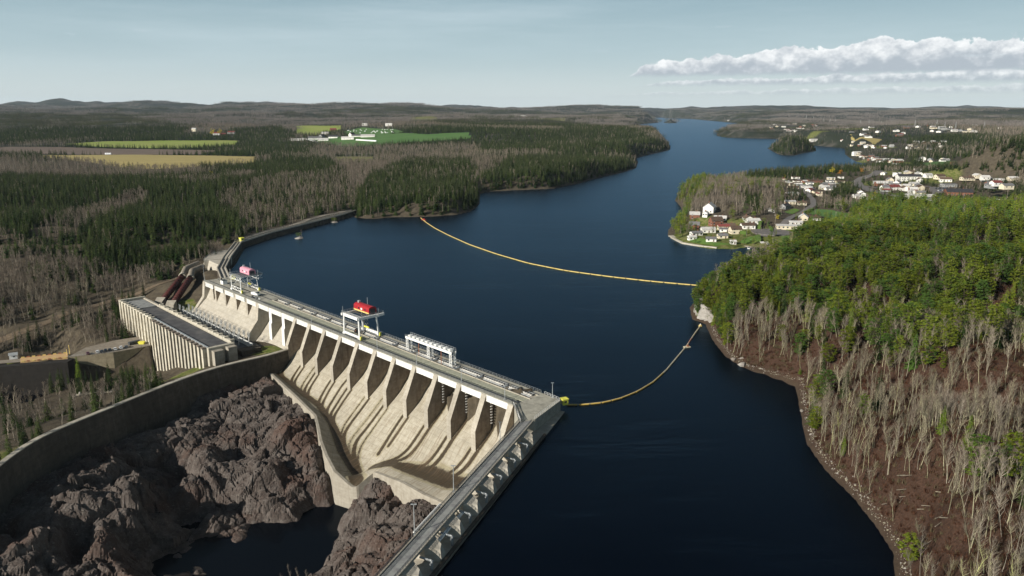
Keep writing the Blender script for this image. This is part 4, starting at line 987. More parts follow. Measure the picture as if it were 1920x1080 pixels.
# ---------------------------------------------------------------- penstocks
def tube_path(mb, pts, r, m, n=14):
    for a, c_ in zip(pts[:-1], pts[1:]): mb.tube(a, c_, r, m, n=n, caps=False)
    return mb
def penstock(p0, p1, label):
    t = thing('penstock', label, 'pipe', p1)
    p0, p1 = Vector(p0), Vector(p1); d = (p1-p0).normalized()
    b = MB(); b.tube(p0, p1, 2.15, M_rust, n=18); b.part('pipe', t, True)
    rg = MB(); rg.tube(-d*.16, d*.16, 2.4, M_rust, n=18); me = rg.mesh('ring')
    L = (p1-p0).length
    for i in range(1, int(L/3.4)): obj('ring', me, t, p0+d*i*3.4-wl(t))
    b = MB(); c_ = p1; s = Vector((d.y, -d.x, 0)).normalized(); f = Vector((d.x, d.y, 0)).normalized()
    w1, w2 = 4.0, 3.1
    bot = [c_+s*w1-f*2+Vector((0, 0, -9)), c_-s*w1-f*2+Vector((0, 0, -9)), c_-s*w2+f*8+Vector((0, 0, -9)), c_+s*w2+f*8+Vector((0, 0, -9))]
    top = [c_+s*w2-f*1+Vector((0, 0, 3.6)), c_-s*w2-f*1+Vector((0, 0, 3.6)), c_-s*w2*.9+f*4+Vector((0, 0, 1.4)), c_+s*w2*.9+f*4+Vector((0, 0, 1.4))]
    b.hexa(bot, top, M_conc); b.part('anchor_block', t)
    b = MB(); b.tube(p0-d*1.2, p0+d*.6, 2.8, M_face, n=14); b.part('collar', t)
penstock(W(357, 521, -2), W(322, 573, -13), 'dark red ribbed penstock pipe nearer the dam buttress')
penstock(W(342, 518, -2), W(302, 567, -13.5), 'dark red ribbed penstock pipe farther from the dam')
b = MB()
for (x0, x1, off) in ((W(357, 521, -1.6), W(380, 500, 1), 2.6), (W(342, 518, -1.6), W(372, 494, 1), 2.6)):
    pts = [Vector(x0), Vector(x0)*.6+Vector(x1)*.4+Vector((-4, 4, 1)), Vector(x1)]
    tube_path(b, pts, 2.3, M_gravel, 10)
b.solo('buried_pipes', 'gravel covered humps of the pipes curving up to the causeway', 'pipe', W(365, 508, 0), smooth=True)

# ---------------------------------------------------------------- car park terrace, bridge, hut, cars
cpk = thing('parking_terrace', 'raised car park terrace with a two-faced retaining wall left of the powerhouse', 'terrace', W(212, 661, -45))
tp = wp([(127, 670), (212, 661), (282, 648), (292, 636), (262, 631), (215, 638), (160, 652)], -28)
bb = MB(); n = len(tp); 
bb.add([(x, y, -58) for x, y in tp]+[(x, y, -28) for x, y in tp], [(i, (i+1) % n, (i+1) % n+n, i+n) for i in range(n)], M_terr)
bb.part('retaining_wall', cpk)
bb = MB(); bb.add([(x, y, -27.95) for x, y in tp], [tuple(range(n))], M_gravel); bb.part('car_park', cpk)
for i in range(2): railing((*tp[i], -27.95), (*tp[i+1], -27.95), 1.0, 2.5, M_steel).part('railing', cpk)
M_cwall = concrete('quay_painted_shade', (.030, .027, .024), (.02, .018, .016), (.05, .045, .04), .3, 3)  # wall added along the canal bank: stained concrete, coloured near black for the bank's shadow
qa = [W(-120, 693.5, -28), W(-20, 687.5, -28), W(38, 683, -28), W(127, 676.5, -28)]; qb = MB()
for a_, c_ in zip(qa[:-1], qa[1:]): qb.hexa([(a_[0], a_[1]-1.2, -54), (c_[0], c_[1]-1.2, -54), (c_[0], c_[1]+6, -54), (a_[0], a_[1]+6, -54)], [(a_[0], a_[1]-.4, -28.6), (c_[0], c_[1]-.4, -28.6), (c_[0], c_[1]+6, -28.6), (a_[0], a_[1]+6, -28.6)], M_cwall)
qb.solo('quay_wall', 'stained wall of the tail canal below the bridge road, coloured near black for shade', 'wall', tuple(qa[1]))
# strip of road left of the bridge
br = thing('bridge', 'low bridge deck with orange and yellow barrier rails over the dark tail canal', 'bridge', W(85, 676, -29))
q0, q1 = W(127, 671, -28), W(38, 679, -28); q2, q3 = W(127, 662, -28), W(38, 671.5, -28)
M_orange = mat('orange_tan_deck', (.52, .34, .16), (.42, .28, .15), .8, .9)
b = MB(); b.hexa([(*q0[:2], -29), (*q1[:2], -29), (*q3[:2], -29), (*q2[:2], -29)], [(*q0[:2], -27.9), (*q1[:2], -27.9), (*q3[:2], -27.9), (*q2[:2], -27.9)], M_orange); b.part('deck', br)
b = MB(); 
for f in (.12, .88): b.tube(Vector(q0).lerp(Vector(q2), f)-Vector((0, 0, 1.6)), Vector(q1).lerp(Vector(q3), f)-Vector((0, 0, 1.6)), .55, M_dark)
b.tube(Vector(q0)-Vector((0, 0, .9)), Vector(q1)-Vector((0, 0, .9)), .3, M_white); b.part('girder', br)
me_bl = [MB().box((0, 0, .3), (1.7, .4, .6), m).mesh('barrier_block') for m in (M_yel2, M_orr)]
for a, c_ in ((q0, q1), (q2, q3)):
    a = Vector((*a[:2], -27.9)); c_ = Vector((*c_[:2], -27.9)); n = int((c_-a).length/2.6); an = math.atan2((c_-a).y, (c_-a).x)
    for i in range(n):
        o = obj('barrier_block', me_bl[i % 2], br, a.lerp(c_, (i+.5)/n)-br.location); o.rotation_euler[2] = an
b = MB(); b.tube(W(131, 664, -28), W(131, 664, -28)+np.array([0, 0, 6]), .18, M_yel2); b.solo('barrier_post', 'taller yellow post at the car park end of the bridge', 'post', W(131, 664, -28))
b = MB(); b.tube(W(126, 666, -28), W(126, 666, -28)+np.array([0, 0, 3.8]), .16, M_yel2); b.solo('barrier_post', 'shorter yellow post at the car park end of the bridge', 'post', W(126, 666, -28))
def drape(name, L, width, m, label, lift=.12, z=0.0, step=4.0, kind='structure', zfix=None):
    P = np.array(L, float); d = np.r_[0, np.cumsum(np.hypot(*np.diff(P, axis=0).T))]; t = np.arange(0, d[-1]+step, step)
    x = np.interp(t, d, P[:, 0]); y = np.interp(t, d, P[:, 1])
    for _ in range(3): x[1:-1] = (x[:-2]+2*x[1:-1]+x[2:])/4; y[1:-1] = (y[:-2]+2*y[1:-1]+y[2:])/4
    tx = np.gradient(x); ty = np.gradient(y); q = np.hypot(tx, ty)+1e-9; nx, ny = -ty/q, tx/q
    vs = []; K = 5
    for k_ in range(K):
        o_ = (k_/(K-1)-.5)*width; vs.append(np.stack([x+nx*o_, y+ny*o_], 1))
    V_ = np.stack(vs, 1).reshape(-1, 2)
    h = HL(V_[:, 0], V_[:, 1]) if zfix is None else np.full(len(V_), zfix)
    # level across the strip: take the highest point so the sheet never dips under the ground
    hh = h.reshape(-1, K)[:, 1:4].max(1) if zfix is None else h.reshape(-1, K)[:, 0]
    for _ in range(3): hh[1:-1] = np.maximum(hh[1:-1], (hh[:-2]+hh[2:])/2)
    Z_ = np.repeat(hh[:, None], K, 1).ravel()+lift
    if zfix is None and lift < .34: Z_ = h+lift
    n = len(x); ii = np.arange(n*K).reshape(n, K); f = np.stack([ii[:-1, :-1], ii[1:, :-1], ii[1:, 1:], ii[:-1, 1:]], -1).reshape(-1, 4)
    o = obj(name, npmesh(name, np.c_[V_, Z_], f, [m])); return props(o, label, kind=kind)
drape('canal_road', wp([(-160, 688), (-60, 683), (20, 677.5), (44, 675.5)], -28), 7, M_gravel, 'gravel road arriving at the bridge from the left', zfix=-28.05)
hut = thing('gate_hut', 'small white hut with a pitched grey roof beside the canal road', 'hut', W(25, 677, -28), None, .5)
hut.location = tuple(W(26, 672, -28))
obj('wall', MB().box((0, 0, 1.3), (4.2, 3.6, 2.6), M_white).mesh('wall'), hut)
obj('roof', MB().prism([(-2.2, 2.5), (0, 3.8), (2.2, 2.5), (0, 3.5)], lambda t, p, q: (t, p, q), -2.5, 2.5, M_steel).mesh('roof'), hut)
obj('window', MB().box((.4, -1.83, 1.6), (1.0, .06, .7), M_glass).mesh('window'), hut)
M_cw = mat('car_white', (.75, .76, .77), None, 1, .25, spec=.5); M_cb = mat('car_black', (.018, .018, .022), None, 1, .25, spec=.5); M_cr = mat('car_maroon', (.14, .012, .03), None, 1, .3, spec=.5); M_cg = mat('car_grey', (.12, .13, .14), None, 1, .3, spec=.5); M_cs = mat('car_blue', (.05, .09, .2), None, 1, .3)
def car_mesh(m, van=False):
    h = .25 if van else 0
    b = MB(); b.prism([(-2.3, .45), (-2.3, .95), (-1.3+(-.9 if van else 0), 1.02+h), (-1.0, 1.05), (1.2, 1.02), (2.2, .85), (2.3, .45)], lambda t, p, q: (p, t, q), -.9, .9, m); body = b.mesh('body')
    b = MB(); x0 = -2.1 if van else -1.7
    b.hexa([(x0, -.85, 1.0), (1.15, -.85, 1.0), (1.15, .85, 1.0), (x0, .85, 1.0)], [(x0+.35, -.68, 1.5+h), (.35, -.68, 1.5+h), (.35, .68, 1.5+h), (x0+.35, .68, 1.5+h)], M_glass)
    b.box(((x0+.35+.35)/2, 0, 1.53+h), (abs(x0), 1.4, .07), m); return body, b.mesh('cabin')
me_w2 = MB().tube((0, -.1, 0), (0, .1, 0), .33, M_dark, n=10).mesh('wheel')
CM = {}
def car(loc, rz, m, label, group='cars parked in the powerhouse car park', van=False):
    key = (m.name, van)
    if key not in CM: CM[key] = car_mesh(m, van)
    t = thing('parked_car', label, 'car', loc, group, rz)
    obj('body', CM[key][0], t); obj('cabin', CM[key][1], t)
    for x in (-1.4, 1.4):
        for y in (-.85, .85): obj('wheel', me_w2, t, (x, y, .33))
ca = math.atan2(*(W(212, 640, -28)-W(222, 657, -28))[[1, 0]])
for px, py, m, lb, vn_ in ((165, 664, M_cr, 'maroon car at the bridge end of the car park', False), (183, 661, M_cw, 'white car next to the maroon one', False), (191, 660.5, M_cb, 'black car right beside the lone white car', False),
                      (198, 659, M_cb, 'black car third in the dark run of cars', True), (206, 657.5, M_cb, 'black car just left of the pair of white cars', False), (216, 656, M_cw, 'white car, left one of the adjacent white pair', False),
                      (227, 653.5, M_cw, 'white van, right one of the adjacent white pair', True), (237, 651.5, M_cg, 'dark grey car between the white van and the powerhouse', False)):
    p = W(px, py, -27.9); car(tuple(p), ca, m, lb, van=vn_)
sk = MB(); p = W(266, 645, -28); sk.hexa([(p[0]-1.5, p[1]-1, -28), (p[0]+1.5, p[1]-1, -28), (p[0]+1.5, p[1]+1, -28), (p[0]-1.5, p[1]+1, -28)], [(p[0]-2, p[1]-1.2, -26.3), (p[0]+2, p[1]-1.2, -26.3), (p[0]+2, p[1]+1.2, -26.3), (p[0]-2, p[1]+1.2, -26.3)], M_yel)
sk.solo('waste_container', 'yellow waste container against the powerhouse corner', 'container', tuple(p))
p = W(252, 645, -28); MB().box((p[0], p[1], -27), (7, 2.4, 2), M_dark, .9).solo('storage_container', 'long dark container at the far end of the car park', 'container', tuple(p))
# masonry block stub at the lower corner of the wall, pale rubble in front
def lamp(base, h, label, arm=1.2, rz=0.0, group='lamp posts of the dam'):
    t = thing('lamp_post', label, 'lamp post', tuple(base), group, rz)
    obj('pole', MB().tube((0, 0, 0), (0, 0, h), .16, M_steel, .10, n=6).box((0, 0, .2), (.7, .7, .4), M_steel).mesh('pole'), t)
    obj('lamp_head', MB().tube((-arm, 0, h), (arm, 0, h), .08, M_steel).box((-arm, 0, h), (.7, .35, .2), M_steel).box((arm, 0, h), (.7, .35, .2), M_steel).mesh('lamp_head'), t)
lamp((16.6, 293.5, 5), 6.5, 'lamp post on the terrace corner next to the yellow cabin', .2)
lamp(WD(58, -3.2, 4.4), 9, 'tall lamp post beside the bridge road above the apron end', .4)
lamp(WD(84, -3.2, 4.4), 9.5, 'lamp post nearest the lower picture edge beside the bridge road', .5)
lamp(WD(18.5, -3.2, 4.0), 8, 'slim lamp post next to the training wall', .1)
for u, lb in ((SP*.3, 'rightmost lamp post on the deck rail'), (SP*2, 'deck lamp post third pier from the right'), (SP*4, 'deck lamp post in front of the lattice gantry'), (SP*6, 'deck lamp post right of the red crane'), (SP*10, 'deck lamp post left of the red crane')):
    lamp(D(u, 1.2, 4.95), 6.5, lb, .15)
lamp(D(314, 2, 4.0), 11, 'tall slender pole at the left buttress of the dam', .1)
# ---------------------------------------------------------------- booms
def boom(pts, name, label, n, seg, r, ms, z=.25):
    t = thing(name, label, 'boom', tuple(pts[0]), None)
    P = np.array(pts)[:, :2]; 
    # smooth curve through the surveyed points
    d = np.r_[0, np.cumsum(np.hypot(*np.diff(P, axis=0).T))]; q = np.linspace(0, d[-1], 600); x = np.interp(q, d, P[:, 0]); y = np.interp(q, d, P[:, 1])
    for _ in range(120): x[1:-1] = (x[:-2]+2*x[1:-1]+x[2:])/4; y[1:-1] = (y[:-2]+2*y[1:-1]+y[2:])/4
    L = d[-1]; mes = [MB().tube((-.5, 0, 0), (.5, 0, 0), 1, m, n=8).mesh('float') for m in ms]
    for i in range(n):
        a = (i+.5)/n; j = int(a*599); j2 = min(j+3, 599); an = math.atan2(y[j2]-y[j], x[j2]-x[j])
        o = obj('float', mes[0] if len(mes) == 1 else mes[seg(i/n)], t, (x[j]-pts[0][0], y[j]-pts[0][1], z)); o.rotation_euler[2] = an; o.scale = (L/n*.86, r, r)
    b = MB()
    for i in range(0, 599, 6): b.tube((x[i], y[i], .5), (x[min(i+6, 599)], y[min(i+6, 599)], .5), r*.35, ms[0])
    b.part('cable', t)
    return t
b1 = [W(x, y) for x, y in [(789, 409), (800, 418), (815, 428), (840, 441), (880, 459), (930, 476.5), (990, 494), (1060, 508), (1140, 519), (1220, 528), (1275, 533), (1322, 537)]]
boom(b1, 'safety_boom', 'long yellow floating boom curving across the whole reservoir', 92, None, .42, [M_yel2])
M_bw = mat('boom_cream', (.58, .52, .40), (.42, .36, .24), .8, .8); M_bo = mat('boom_ochre', (.52, .36, .08), (.40, .27, .07), .8, .8); M_bro = mat('boom_red', (.40, .10, .07), None, 1, .8)
b2 = [W(x, y) for x, y in [(1062, 760), (1090, 760), (1130, 756), (1163, 748), (1195, 735), (1225, 717), (1250, 694), (1270, 670), (1287, 650), (1300, 630), (1313, 612)]]
def sg(a): return 1 if a < .42 else (2 if .76 < a < .82 else 0)
boom(b2, 'log_boom', 'ochre and cream log boom bending from the dam corner to the right bank', 30, sg, .36, [M_bw, M_bo, M_bro])
p = W(1313, 612); t = thing('buoy', 'round yellow buoy at the bank end of the log boom', 'buoy', tuple(p))
obj('float', MB().tube((0, 0, -.3), (0, 0, .9), 1.1, M_yel2, .8, n=12).mesh('float'), t); obj('top', MB().tube((0, 0, .9), (0, 0, 1.6), .3, M_white, .2, n=8).mesh('top'), t)
p = W(1288, 651.5); t = thing('work_raft', 'small pale raft moored at the red part of the log boom', 'raft', tuple(p), None, .4)
obj('deck', MB().box((0, 0, .3), (3.4, 2.0, .5), M_bw).mesh('deck'), t); obj('box', MB().box((.5, 0, .9), (1, .9, .7), M_orr).mesh('box'), t)
p = W(795, 413); t = thing('marker_buoy', 'red marker raft near the shore end of the yellow boom', 'buoy', tuple(p), None, -.9)
obj('float', MB().box((0, 0, .3), (7, 2.0, .7), M_bro).mesh('float'), t); obj('fin', MB().box((0, 0, 1.2), (3, .4, 1.2), M_red).mesh('fin'), t)
# ---------------------------------------------------------------- town, farms, roads, pylons
def G(px, py, z=8.0):
    """walk down the sight line until it meets the ground"""
    px = np.atleast_1d(np.asarray(px, float)); py = np.atleast_1d(np.asarray(py, float)); z = np.full(px.shape, float(z))
    for _ in range(7):
        dx = (px-960)/FPX; dy = (540-py)/FPX; t = (z-CAM_H)/(-sP+dy*cP); x = dx*t; y = (cP+dy*sP)*t
        z = .5*z+.5*HL(x, y)
    return x, y, z
def G1(px, py, z=8.0): x, y, z = G(px, py, z); return float(x[0]), float(y[0]), float(z[0])
M_hw = mat('house_white', (.80, .79, .75), (.70, .69, .65), .3, .8, rand=.12); M_hb = mat('house_brick', (.22, .10, .065), (.18, .08, .055), .6, .9)
M_hc = mat('house_cream', (.66, .60, .46), (.58, .52, .40), .3, .8, rand=.12); M_hg = mat('house_grey', (.33, .34, .34), (.27, .28, .28), .3, .8, rand=.15)
M_rb = mat('roof_brown', (.11, .075, .055), (.085, .06, .045), .5, .9, rand=.2); M_rg = mat('roof_grey', (.16, .16, .165), (.12, .12, .125), .5, .9, rand=.25); M_rl = mat('roof_pale', (.52, .51, .49), (.42, .41, .40), .5, .7, rand=.2)
M_rr = mat('roof_red', (.20, .05, .045), (.16, .045, .04), .5, .9, rand=.1); M_rd = mat('roof_dark', (.045, .045, .05), (.03, .03, .035), .5, .9)
HM = {}
def house(px, py, w, l, h, rh, wm, rm, rz, label, group=None, detail=2, cat='house', name='house', loc=None, chim=True):
    x, y, z = loc or G1(px, py)
    t = thing(name, label, cat, (x, y, z-.1), group, rz)
    key = (w, l, h, rh, wm.name, rm.name)
    if key not in HM:
        b = MB(); b.prism([(-w/2, -1.5), (w/2, -1.5), (w/2, h), (0, h+rh), (-w/2, h)], lambda t_, p, q: (t_, p, q), -l/2, l/2, wm)
        r_ = MB(); e = .5; s_ = rh/(w/2)
        r_.prism([(-w/2-e, h-e*s_+.05), (0, h+rh+.05), (w/2+e, h-e*s_+.05), (w/2+e, h-e*s_+.3), (0, h+rh+.3), (-w/2-e, h-e*s_+.3)], lambda t_, p, q: (t_, p, q), -l/2-e, l/2+e, rm)
        wi = MB().box((0, 0, 0), (1.5, .1, 1.3), M_glass).box((0, 0, -.72), (1.7, .18, .14), M_white); wi2 = MB().box((0, 0, 0), (.1, 1.5, 1.3), M_glass).box((0, 0, -.72), (.18, 1.7, .14), M_white)
        do = MB().box((0, 0, 0), (1.1, .1, 2.1), M_rb)
        HM[key] = [q.mesh(nm) for q, nm in ((b, 'wall'), (r_, 'roof'), (wi, 'window'), (wi2, 'window'), (do, 'door'), (MB().box((0, 0, 0), (.8, .8, 1.8), M_hb), 'chimney'))]
    m = HM[key]; wo = obj('wall', m[0], t); ro = obj('roof', m[1], t)
    if detail > 1:
        n = max(2, int(l/3.6))
        for s_ in (-1, 1):
            for i in range(n):
                if s_ == -1 and i == n//2: obj('door', m[4], t, (-l/2+(i+.5)*l/n, s_*(w/2+.03), 1.1)); continue
                for f in range(1 if h < 4.5 else 2): obj('window', m[2], t, (-l/2+(i+.5)*l/n, s_*(w/2+.03), 1.6+2.8*f))
            for y_ in (-w/4, w/4): obj('window', m[3], t, (s_*(l/2+.03), y_, 1.6))
        if chim: obj('chimney', m[5], t, (l*.2, w*.12, h+rh+.3))
    elif detail == 1:
        for s_ in (-1, 1):
            for a in (-l*.25, l*.25): obj('window', m[2], t, (a, s_*(w/2+.03), 1.6))
    return t
hs = [  # px, py, w, l, h, rh, wall, roof, rotation, label
 (1330, 398, 11, 13, 6, 4.2, M_hw, M_rl, 1.1, 'large white gabled house highest on the near peninsula slope'),
 (1323, 404, 5, 8, 3, 1.5, M_hw, M_rl, 1.1, 'low white annex below the large gabled peninsula house'),
 (1342, 420, 9, 12, 4.5, 3.6, M_hb, M_rb, .2, 'red brick house with a steep brown roof on the peninsula'),
 (1367, 427, 8, 11, 2.8, 1.8, M_hb, M_rb, -.2, 'low brick bungalow with brown roof next to the steep-roofed brick house'),
 (1358, 434, 6, 10, 2.8, 1.0, M_hw, M_rg, -.1, 'white garage with grey roof behind the clipped hedge'),
 (1305, 441, 6, 11, 2.8, 1.2, M_hw, M_rg, .3, 'white shoreline cottage closest to the peninsula tip'),
 (1297, 449, 5, 7, 2.6, 1.2, M_hw, M_rl, .2, 'small white cabin at the water wall of the peninsula tip'),
 (1333, 452, 6, 9, 2.6, 1.4, M_hw, M_rg, -.2, 'white house with porch above the lakeside lawn'),
 (1354, 446, 6, 9, 2.8, 1.4, M_hc, M_rg, .1, 'cream house with yellow awning among bare birches'),
 (1374, 457, 4, 5, 2.5, 1.0, M_hw, M_rl, 0, 'tiny pale boathouse among bare shore trees'),
 (1411, 418, 8, 13, 3, 1.8, M_hw, M_rl, .1, 'white bungalow left of the cul-de-sac road'),
 (1410, 425, 5, 7, 2.6, 1.0, M_hw, M_rg, .1, 'white shed in front of the bungalow left of the cul-de-sac'),
 (1479, 428, 9, 24, 3, 1.0, M_hc, M_rl, -.15, 'long low cream villa with pale roof right of the cul-de-sac'),
 (1492, 421, 6, 12, 3, .8, M_hw, M_rl, -.1, 'white garage wing behind the long cream villa'),
 (1506, 413, 9, 11, 3.6, 3.4, M_hc, M_rl, 1.2, 'cream gabled house with its gable towards the lake'),
 (1525, 413, 9, 12, 2.8, 2, M_hw, M_rb, -.1, 'brown roofed bungalow right of the cream gabled house'),
 (1349, 342, 7, 12, 3, 1.6, M_hw, M_rd, .3, 'white house with black roof alone on the wooded peninsula top'),
 (1446, 398, 7, 11, 3.2, 2.4, M_hw, M_rl, 1.3, 'white gabled house near the orange tree'),
 (1472, 391, 8, 12, 3.4, 2.6, M_hg, M_rd, .7, 'dark grey gabled house by the small lawn'),
 (1485, 366, 7, 15, 3, 1.2, M_hw, M_rl, .0, 'long white bungalow beside the bare wood edge'),
 (1481, 382, 7, 12, 3, 1.3, M_hc, M_rl, -.1, 'cream bungalow above the road bend'),
 (1502, 384, 7, 11, 3, 1.4, M_hc, M_rb, .0, 'cream bungalow at the inside of the road bend'),
 (1486, 356, 8, 14, 2.8, 1.6, M_hc, M_rb, .05, 'brown roofed bungalow on the upper lane'),
 (1488, 348, 8, 13, 2.8, 1.4, M_hc, M_rb, .05, 'second brown roofed bungalow higher on the upper lane'),
 (1613, 366, 8, 11, 4.5, 2.6, M_hw, M_rg, 1.2, 'white two-storey gabled house below the main avenue'),
 (1606, 370, 6, 10, 2.8, 1.6, M_hw, M_rg, .2, 'white low wing left of the two-storey gabled house'),
 (1528, 342, 12, 24, 3.5, 1.2, M_hb, M_rb, .0, 'wide brown brick hall at the edge of the trailer homes'),
 (1703, 338, 14, 34, 6.5, 3.0, M_hw, M_rd, -.1, 'big white building with a long black roof in the town centre'),
 (1672, 356, 12, 20, 4.5, 3.0, M_hw, M_rr, .2, 'white hall with small red roof ridges beside the avenue'),
 (1668, 341, 9, 10, 4, 3.2, M_hc, M_rg, 1.4, 'cream chapel-like house with dark gable front'),
 (1724, 341, 9, 12, 3.6, 2.4, M_hw, M_rb, 1.2, 'white gabled house right of the long black roof'),
 (1655, 345, 14, 24, 4, .8, M_hg, M_rl, .0, 'wide flat pale grey shop roof behind the avenue trees'),
 (1724, 372, 13, 34, 4, 1.6, M_hw, M_rl, -.25, 'long white motel-like building at the foot of the avenue'),
 (1745, 376, 9, 20, 3.2, 1.2, M_hw, M_rg, -.2, 'white building right of the long motel-like building'),
 (1796, 365, 22, 30, 4.2, 3.6, M_hb, M_rd, -.3, 'school with a large black hipped roof and brick end'),
 (1778, 350, 12, 18, 4, .6, M_hg, M_rg, 0, 'flat grey wing behind the black roofed school'),
 (1762, 330, 9, 14, 3.6, 2.4, M_hc, M_rb, .2, 'cream house on the terrace above the school'),
 (1745, 328, 8, 12, 3.4, 2.0, M_hc, M_rb, .4, 'smaller cream house left of the terrace house'),
 (1772, 340, 11, 16, 3.6, 2.6, M_hw, M_rb, -.3, 'pale house with brown hip roof nearest the school'),
 (1814, 333, 10, 18, 2.8, 1.6, M_hc, M_rb, .1, 'brown bungalow below the sandy bank'),
 (1792, 312, 9, 20, 7, 2.4, M_hb, M_rb, .0, 'left brick apartment block above the green meadow'),
 (1812, 311, 9, 18, 6.5, 2.4, M_hw, M_rb, .0, 'white apartment block between two brick blocks'),
 (1834, 312, 9, 20, 7, 2.4, M_hb, M_rb, .0, 'right brick apartment block above the green meadow'),
 (1847, 296, 10, 40, 7, 2.4, M_hw, M_rr, .0, 'long white row house with red roof on the hillside'),
 (1896, 310, 9, 12, 5, 2.4, M_hw, M_rg, .6, 'white house alone against the dark hill forest'),
 (1606, 291, 10, 22, 7, 2.6, M_hw, M_rl, .2, 'white hotel on the wooded point of the bay'),
 (1527, 264, 12, 34, 7, 2.4, M_hw, M_rl, .1, 'large white building on the far shore behind the wooded islet'),
]
for a in hs: house(*a)
for px, py, lb in ((1432.5, 459.5, 'left boathouse of the pair below the cul-de-sac'), (1445, 462, 'right boathouse of the pair below the cul-de-sac'), (1411.5, 456, 'narrow white boathouse standing by the jetty')):
    p = W(px, py, .4); house(0, 0, 4.5, 7 if px > 1420 else 4, 2.4, .8, M_hw, M_rl, .1, lb, None, 0, 'boathouse', 'boathouse', tuple(p))
def scatter(poly, n, sizes, label, group, seed, detail=0, cat='house', name='house', mind=13):
    r_ = np.random.default_rng(seed); P = np.array(poly, float); out = []; got = 0; tries = 0
    while got < n and tries < n*60:
        tries += 1; px = r_.uniform(P[:, 0].min(), P[:, 0].max()); py = r_.uniform(P[:, 1].min(), P[:, 1].max())
        if not in_poly(np.array([px]), np.array([py]), P)[0]: continue
        x, y, z = G1(px, py); s, ins = nat_dist(np.array([x]), np.array([y]))
        if s[0] < 9 or any((x-a)**2+(y-b_)**2 < mind**2 for a, b_ in out): continue
        out.append((x, y)); got += 1; w_, l_, h_, rh_ = sizes[r_.integers(len(sizes))]
        wl_ = [(M_hw, 'white'), (M_hw, 'white'), (M_hw, 'white'), (M_hc, 'cream'), (M_hg, 'grey'), (M_hw, 'white'), (M_hc, 'cream'), (M_hb, 'brick')]; wm, wn__ = wl_[r_.integers(len(wl_))]
        rl_ = [(M_rl, 'pale'), (M_rg, 'grey'), (M_rb, 'brown'), (M_rl, 'pale'), (M_rg, 'grey'), (M_rl, 'pale'), (M_rr, 'red')]; rm, rn = rl_[r_.integers(len(rl_))]
        house(0, 0, w_, l_, h_, rh_, wm, rm, r_.choice([0, .1, 1.5, -.2, .8])+r_.uniform(-.1, .1), (wn__+' '+label+' with '+rn+' roof').replace('house house', 'house'), group+', '+wn__+' under '+rn+' roofs', detail, cat, name, (x, y, z))
    return out
houses_xy = []
small = [(5, 13, 2.8, .7), (6, 12, 2.8, 1.2), (7, 10, 3, 1.8), (5, 14, 2.8, .8)]
med = [(8, 11, 3.2, 2.2), (8, 13, 3.2, 2.0), (9, 10, 4.5, 2.6), (7, 12, 3, 1.6)]
houses_xy += scatter([(1458, 338), (1500, 330), (1590, 334), (1596, 345), (1560, 352), (1520, 362), (1500, 352), (1490, 350), (1462, 346)], 30, small, 'trailer home in the crowded park left of the avenue', 'trailer homes', 3, 1, mind=11)
houses_xy += scatter([(1505, 350), (1530, 352), (1560, 350), (1552, 364), (1525, 368)], 7, small, 'trailer home beside the dark spruce clump', 'trailer homes by the spruces', 4, 1, mind=10)
houses_xy += scatter([(1640, 318), (1700, 320), (1760, 322), (1900, 330), (1900, 345), (1850, 345), (1700, 330), (1640, 332)], 16, med, 'town house right of the avenue', 'town houses', 5, 1)
houses_xy += scatter([(1595, 284), (1620, 290), (1668, 300), (1700, 300), (1680, 309), (1640, 305), (1606, 296)], 24, small, 'marina cottage on the shore of the bay', 'marina cottages', 6, mind=9)
houses_xy += scatter([(1530, 268), (1600, 274), (1665, 281), (1690, 284), (1688, 278), (1620, 268), (1540, 262)], 20, med, 'bay shore house under the sandy slope', 'bay shore houses', 7)
houses_xy += scatter([(1440, 240), (1480, 238), (1560, 246), (1640, 248), (1700, 250), (1700, 258), (1600, 260), (1500, 256), (1440, 250)], 26, [(12, 18, 4, 3), (10, 14, 4, 3), (14, 22, 4, 2)], 'distant house across the bay', 'distant houses across the bay', 8, mind=30)
houses_xy += scatter([(1360, 250), (1440, 252), (1445, 258), (1400, 258), (1365, 256)], 9, med, 'cottage on the far wooded spit', 'cottages on the far spit', 9, mind=16)
houses_xy += scatter([(1735, 238), (1800, 240), (1830, 248), (1740, 250)], 12, [(12, 18, 4, 3), (14, 22, 4, 2)], 'far house near the power line', 'far houses near the power line', 10, mind=28)
houses_xy += scatter([(1380, 230), (1440, 232), (1540, 233), (1540, 239), (1450, 240), (1445, 235), (1385, 234)], 11, [(14, 20, 5, 3)], 'house on the far lake shore', 'houses on the far lake shore', 12, mind=40)
houses_xy += scatter([(20, 210), (250, 209), (250, 214), (20, 216)], 14, [(16, 24, 6, 4), (14, 18, 6, 4)], 'house of the far left village below the hills', 'far left village', 13, mind=45)
houses_xy += scatter([(960, 216), (995, 217), (995, 220), (960, 219)], 9, [(18, 26, 6, 4)], 'house of the small far village left of the lake', 'small far village', 14, mind=45)
houses_xy += scatter([(1715, 300), (1770, 300), (1790, 304), (1720, 304)], 8, med, 'house along the meadow road', 'houses along the meadow road', 15, mind=14)
houses_xy += scatter([(1300, 412), (1340, 408), (1400, 412), (1430, 430), (1400, 436), (1340, 440), (1300, 436)], 8, med, 'cottage among the birches of the peninsula', 'peninsula cottages', 21, 2, mind=20)
houses_xy += scatter([(1640, 345), (1700, 345), (1740, 352), (1730, 366), (1690, 362), (1640, 358)], 16, med, 'town house between the avenue and the school', 'houses between avenue and school', 22, 1, mind=15)
houses_xy += scatter([(1590, 356), (1660, 372), (1760, 384), (1900, 376), (1900, 384), (1760, 390), (1640, 382), (1590, 368)], 14, med, 'house at the edge of the pine wood', 'houses at the edge of the pine wood', 23, 1, mind=18)
